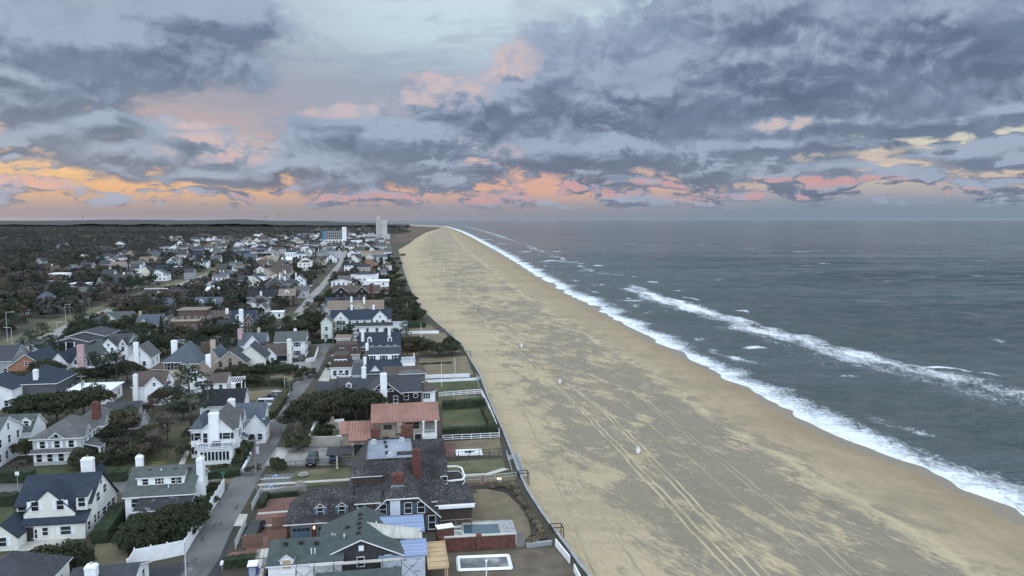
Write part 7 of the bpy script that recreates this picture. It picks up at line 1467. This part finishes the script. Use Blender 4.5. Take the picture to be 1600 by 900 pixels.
p = G(760, 915); o = thing('garden_lamp_post', 'thin white post standing in front of the unfinished pool', 'post', tuple(p), 0); b = MB(); b.bar((0, 0, 0), (0, 0, 3.0), .14, n=8); b.build('post', WHITE, o); b = MB(); b.bar((0, 0, 3.0), (0, 0, 3.2), .3, n=8); b.build('cap', WHITE, o)
p = G(780, 753); o = thing('fire_bowl', 'small lit fire bowl beside the thin garden fence', 'fire bowl', tuple(p), 0); b = MB(); b.bar((0, 0, 0), (0, 0, .5), .9, n=12); b.build('bowl', STONE, o)
for k in range(4): b = MB(); b.bar((-.3 + k * .2, 0, .5), (-.28 + k * .2, 0, .78), .16, n=6, w2=.02); b.build('flame', LAMPON, o)
# markings on the parking bays
BLUEP = mat('blue_marking', (.07, .14, .27), (.08, .13, .22), .8)
def mark(name, px, py, pts, m, z=.075, parent=None):
    p = G(px, py); b = MB()
    for q in pts: b.poly([(p.x + x, p.y + y, z) for x, y in q])
    o = b.build(name, m, kind='structure'); return o
for x, y in ((430, 744.5), (423, 760)):
    mark('parking_symbol', x, y, [[(-.5, -.45), (.5, -.45), (.5, .7), (-.5, .7)]], BLUEP, .085)
    rg = [(math.cos(k * .55) * .34, -.12 + math.sin(k * .55) * .3) for k in range(12)]
    mark('parking_symbol', x, y, [[rg[i], rg[i + 1], (rg[i + 1][0] * .7, -.12 + (rg[i + 1][1] + .12) * .7), (rg[i][0] * .7, -.12 + (rg[i][1] + .12) * .7)] for i in range(8)] + [[(-.05, .1), (.08, .1), (.08, .5), (-.05, .5)], [(-.13, .5), (.15, .5), (.1, .66), (-.08, .66)], [(.05, .12), (.4, -.2), (.48, -.12), (.08, .24)]], WHITE, .092)
for x0, y0, n in ((405, 750, 8), (404, 766, 7)):
    a = G(x0, y0); w = G(x0 + 46, y0 - 2.2) - a
    mark('parking_hatching', x0, y0, [[(w.x * i / n, w.y * i / n + .05), (w.x * i / n + .16, w.y * i / n + .05), (w.x * i / n + .95, w.y * i / n + .9), (w.x * i / n + .79, w.y * i / n + .9)] for i in range(n)] + [[(0, 0), (w.x, w.y), (w.x, w.y + .12), (0, .12)]], WHITE, .08)
# roofs cut off by the bottom edge
h = gh('dark hip-roofed outbuilding cut by the bottom left corner', -75, 62, 985, 9, 3.2, 6.4, CREAM, CHAR, kind='hip', ref='the corner outbuilding', nS=2)
h = gh('low dark-roofed garage with white gable and white chimney at the bottom edge', 100, 205, 962, 7.5, 2.2, 3.7, WHITE, CHAR, ref='the bottom-edge garage', nS=2, chim=[(.33, .3, WHITE, 4.6, 1.2, .9)])
p = G(520, 672); o = thing('courtyard_oven', 'stone garden oven with dark arch under the oaks', 'oven', tuple(p), HD); b = MB(); b.box(-1.2, 1.2, -.6, .6, 0, 1.7); b.build('body', STONE, o); b = MB(); b.poly([(math.cos(k * math.pi / 10) * .7, -.62, .5 + math.sin(k * math.pi / 10) * .7) for k in range(11)]); b.build('mouth', METALD, o); b = MB(); b.box(-.3, .3, -.3, .3, 1.7, 2.9); b.build('flue', STONE, o)
p = G(535, 690); o = thing('covered_boat', 'white covered dinghy beside the carport canopy', 'boat', (p.x, p.y, .3), R(70)); b = MB(); b.v, b.f = loft([(-1.6, [(.1, .3), (.15, .7)]), (-.8, [(.5, .05), (.7, .85)]), (.6, [(.6, 0), (.8, .8)]), (1.5, [(.5, .1), (.7, .7)])], WHITE); b.m = [0] * len(b.f); b.build('hull', WHITE, o)
# ---------------------------------------------------------------- on the beach
def bz(p): return float(beach_z(np.array([p.x]), np.array([p.y]))[0])
for i, (x, y, t) in enumerate(((997, 708, 'white litter bin on the sand beside the tyre tracks, nearest one'), (875, 600, 'white litter bin on the sand, second nearest, beside the tyre tracks'), (815, 543, 'white litter bin on open sand, third nearest'), (718, 454, 'white litter bin far up the beach below the white houses'), (744, 476, 'small white marker on the sand behind the walker'), (709, 435, 'far white litter bin, fifth up the beach'), (693, 424, 'far white litter bin near the orange brick gable'), (688, 414, 'far white litter bin, smaller'), (672, 402, 'farthest white litter bin on the sand'))):
    p = G(x, y, -1.6); p.z = bz(p); o = thing('litter_bin', t, 'bin', tuple(p), R(10), 'white litter bins along the beach'); k = 1 if i != 4 else .7
    b = MB(); b.bar((0, 0, 0), (0, 0, 1.05 * k), .66 * k, n=14, w2=.74 * k); b.build('drum', WHITE, o); b = MB(); b.bar((0, 0, 1.05 * k), (0, 0, 1.12 * k), .8 * k, n=14); b.build('rim', METALG, o)
def track(pxs, w, name='tyre_track'):
    P3 = [G(x, y, -1.55) for x, y in pxs]; L_ = []
    for a, c in zip(P3[:-1], P3[1:]):
        n = max(2, int((c - a).length / 1.2)); L_ += [a.lerp(c, i / n) for i in range(n)]
    L_.append(P3[-1]); V = []
    for i, p in enumerate(L_):
        d = L_[min(i + 1, len(L_) - 1)] - L_[max(i - 1, 0)]; d.z = 0; d.normalize(); nn = Vector((-d.y, d.x, 0)); wob = .12 * math.sin(i * .31) + .07 * math.sin(i * .83)
        for k in (-1, -.35, .35, 1):
            q = p + nn * (w * k * .5 + wob); V.append((q.x, q.y, bz(q) + .02 + (.05 if abs(k) == 1 else -.0) * 0))
    return from_np(name, V, [(4 * i + j, 4 * i + j + 4, 4 * i + j + 5, 4 * i + j + 1)[::-1] for i in range(len(L_) - 1) for j in range(3)], TRK, kind='structure')
TRK = mat('pressed_sand', lin((168, 153, 126)), lin((143, 131, 108)), .95, .5, 6, stretch=(1, .3, 1), lo=.4, hi=.6)
for dx in (0, 9): 
    track([(836 + dx * .25, 577), (862 + dx * .4, 600), (905 + dx * .7, 640), (962 + dx, 700), (1025 + dx * 1.3, 770), (1085 + dx * 1.6, 835), (1145 + dx * 2, 900), (1190 + dx * 2, 950)], .42)
for dx in (18, 27): track([(880 + dx * .2, 600), (925 + dx * .7, 640), (980 + dx * .95, 700), (1040 + dx * 1.2, 770), (1097 + dx * 1.5, 835), (1152 + dx * 1.9, 900), (1200 + dx * 2, 955)], .40)
track([(740, 490), (800, 545), (836, 577)], .5); track([(746, 490), (806, 545), (843, 577)], .5)
TRK2 = mat('faint_track', lin((148, 138, 115)), lin((132, 123, 103)), .95, .5, 6, stretch=(1, .3, 1)); TRK_, TRK = TRK, TRK2
for tr in ([(930, 900), (900, 830), (872, 760), (845, 700), (815, 640)], [(1010, 905), (955, 830), (915, 760), (880, 700), (850, 650)], [(1330, 900), (1255, 830), (1170, 760), (1090, 695), (1010, 630), (950, 585)], [(1345, 900), (1268, 830), (1181, 760), (1099, 695), (1017, 630), (956, 585)], [(770, 500), (830, 540), (905, 580), (985, 640), (1060, 700), (1150, 780), (1250, 860), (1300, 900)]): track(tr, .34)
# the walker: one continuous body grown from a skeleton
p = G(747, 487, -1.5); p.z = bz(p)
J = {'pel': (0, 0, .93), 'che': (0, .02, 1.28), 'nek': (0, .03, 1.47), 'hed': (0, .0, 1.62), 'top': (0, .0, 1.72), 'lsh': (.19, .02, 1.40), 'lel': (.25, .08, 1.13), 'lha': (.27, -.04, .90), 'rsh': (-.19, .02, 1.40), 'rel': (-.25, -.02, 1.12), 'rha': (-.24, -.16, .92), 'lhi': (.10, 0, .88), 'lkn': (.11, -.14, .50), 'lan': (.11, -.10, .09), 'lto': (.11, -.28, .04), 'rhi': (-.10, 0, .88), 'rkn': (-.11, .06, .49), 'ran': (-.11, .26, .12), 'rto': (-.11, .12, .04)}
ks = list(J); E_ = [('pel', 'che'), ('che', 'nek'), ('nek', 'hed'), ('hed', 'top'), ('che', 'lsh'), ('lsh', 'lel'), ('lel', 'lha'), ('che', 'rsh'), ('rsh', 'rel'), ('rel', 'rha'), ('pel', 'lhi'), ('lhi', 'lkn'), ('lkn', 'lan'), ('lan', 'lto'), ('pel', 'rhi'), ('rhi', 'rkn'), ('rkn', 'ran'), ('ran', 'rto')]
RR = {'pel': .15, 'che': .17, 'nek': .06, 'hed': .105, 'top': .07, 'lsh': .08, 'rsh': .08, 'lel': .055, 'rel': .055, 'lha': .045, 'rha': .045, 'lhi': .10, 'rhi': .10, 'lkn': .07, 'rkn': .07, 'lan': .05, 'ran': .05, 'lto': .04, 'rto': .04}
me = bpy.data.meshes.new('person'); me.from_pydata([J[k] for k in ks], [(ks.index(a), ks.index(c)) for a, c in E_], []); me.materials.append(mat('dark_coat', (.012, .012, .014), (.02, .02, .022), .9)); o = link('person', me); o.location = p; o.rotation_euler = (0, 0, R(160))
o.modifiers.new('skin', 'SKIN'); sk = me.skin_vertices[0].data
for i, k in enumerate(ks): sk[i].radius = (RR[k], RR[k]); sk[i].use_root = k == 'pel'
o.modifiers.new('sub', 'SUBSURF').render_levels = 2; tag(o, 'lone walker in dark clothes far up the sand', 'person')
# masts on the skyline
for x, y, h, t in ((130, 352, 95, 'thin distant mast on the skyline at left'), (435, 349.6, 110, 'distant water tower on the skyline above the town'), (415, 349.6, 75, 'low distant mast left of the water tower')):
    p = G(x, y); o = thing('mast', t, 'mast', tuple(p), 0); b = MB(); b.bar((0, 0, 0), (0, 0, h), 7, n=6, w2=5); b.build('shaft', CONC, o)
    if 'water' in t: b = MB(); b.bar((0, 0, h - 4), (0, 0, h + 14), 16, n=10, w2=12); b.build('tank', CONC, o)
# ---------------------------------------------------------------- thin evening haze round everything
hm = bpy.data.materials.new('evening_haze'); hm.use_nodes = True; t = hm.node_tree; t.nodes.remove(t.nodes['Principled BSDF'])
pv = t.nodes.new('ShaderNodeVolumePrincipled'); pv.inputs['Color'].default_value = (.72, .80, .92, 1); pv.inputs['Density'].default_value = 0.4e-5; pv.inputs['Anisotropy'].default_value = .65
t.links.new(pv.outputs[0], t.nodes['Material Output'].inputs['Volume'])
b = MB(); b.box(-95000, 95000, -600, 95000, -13, 175); o = b.build('haze', hm, kind='stuff')
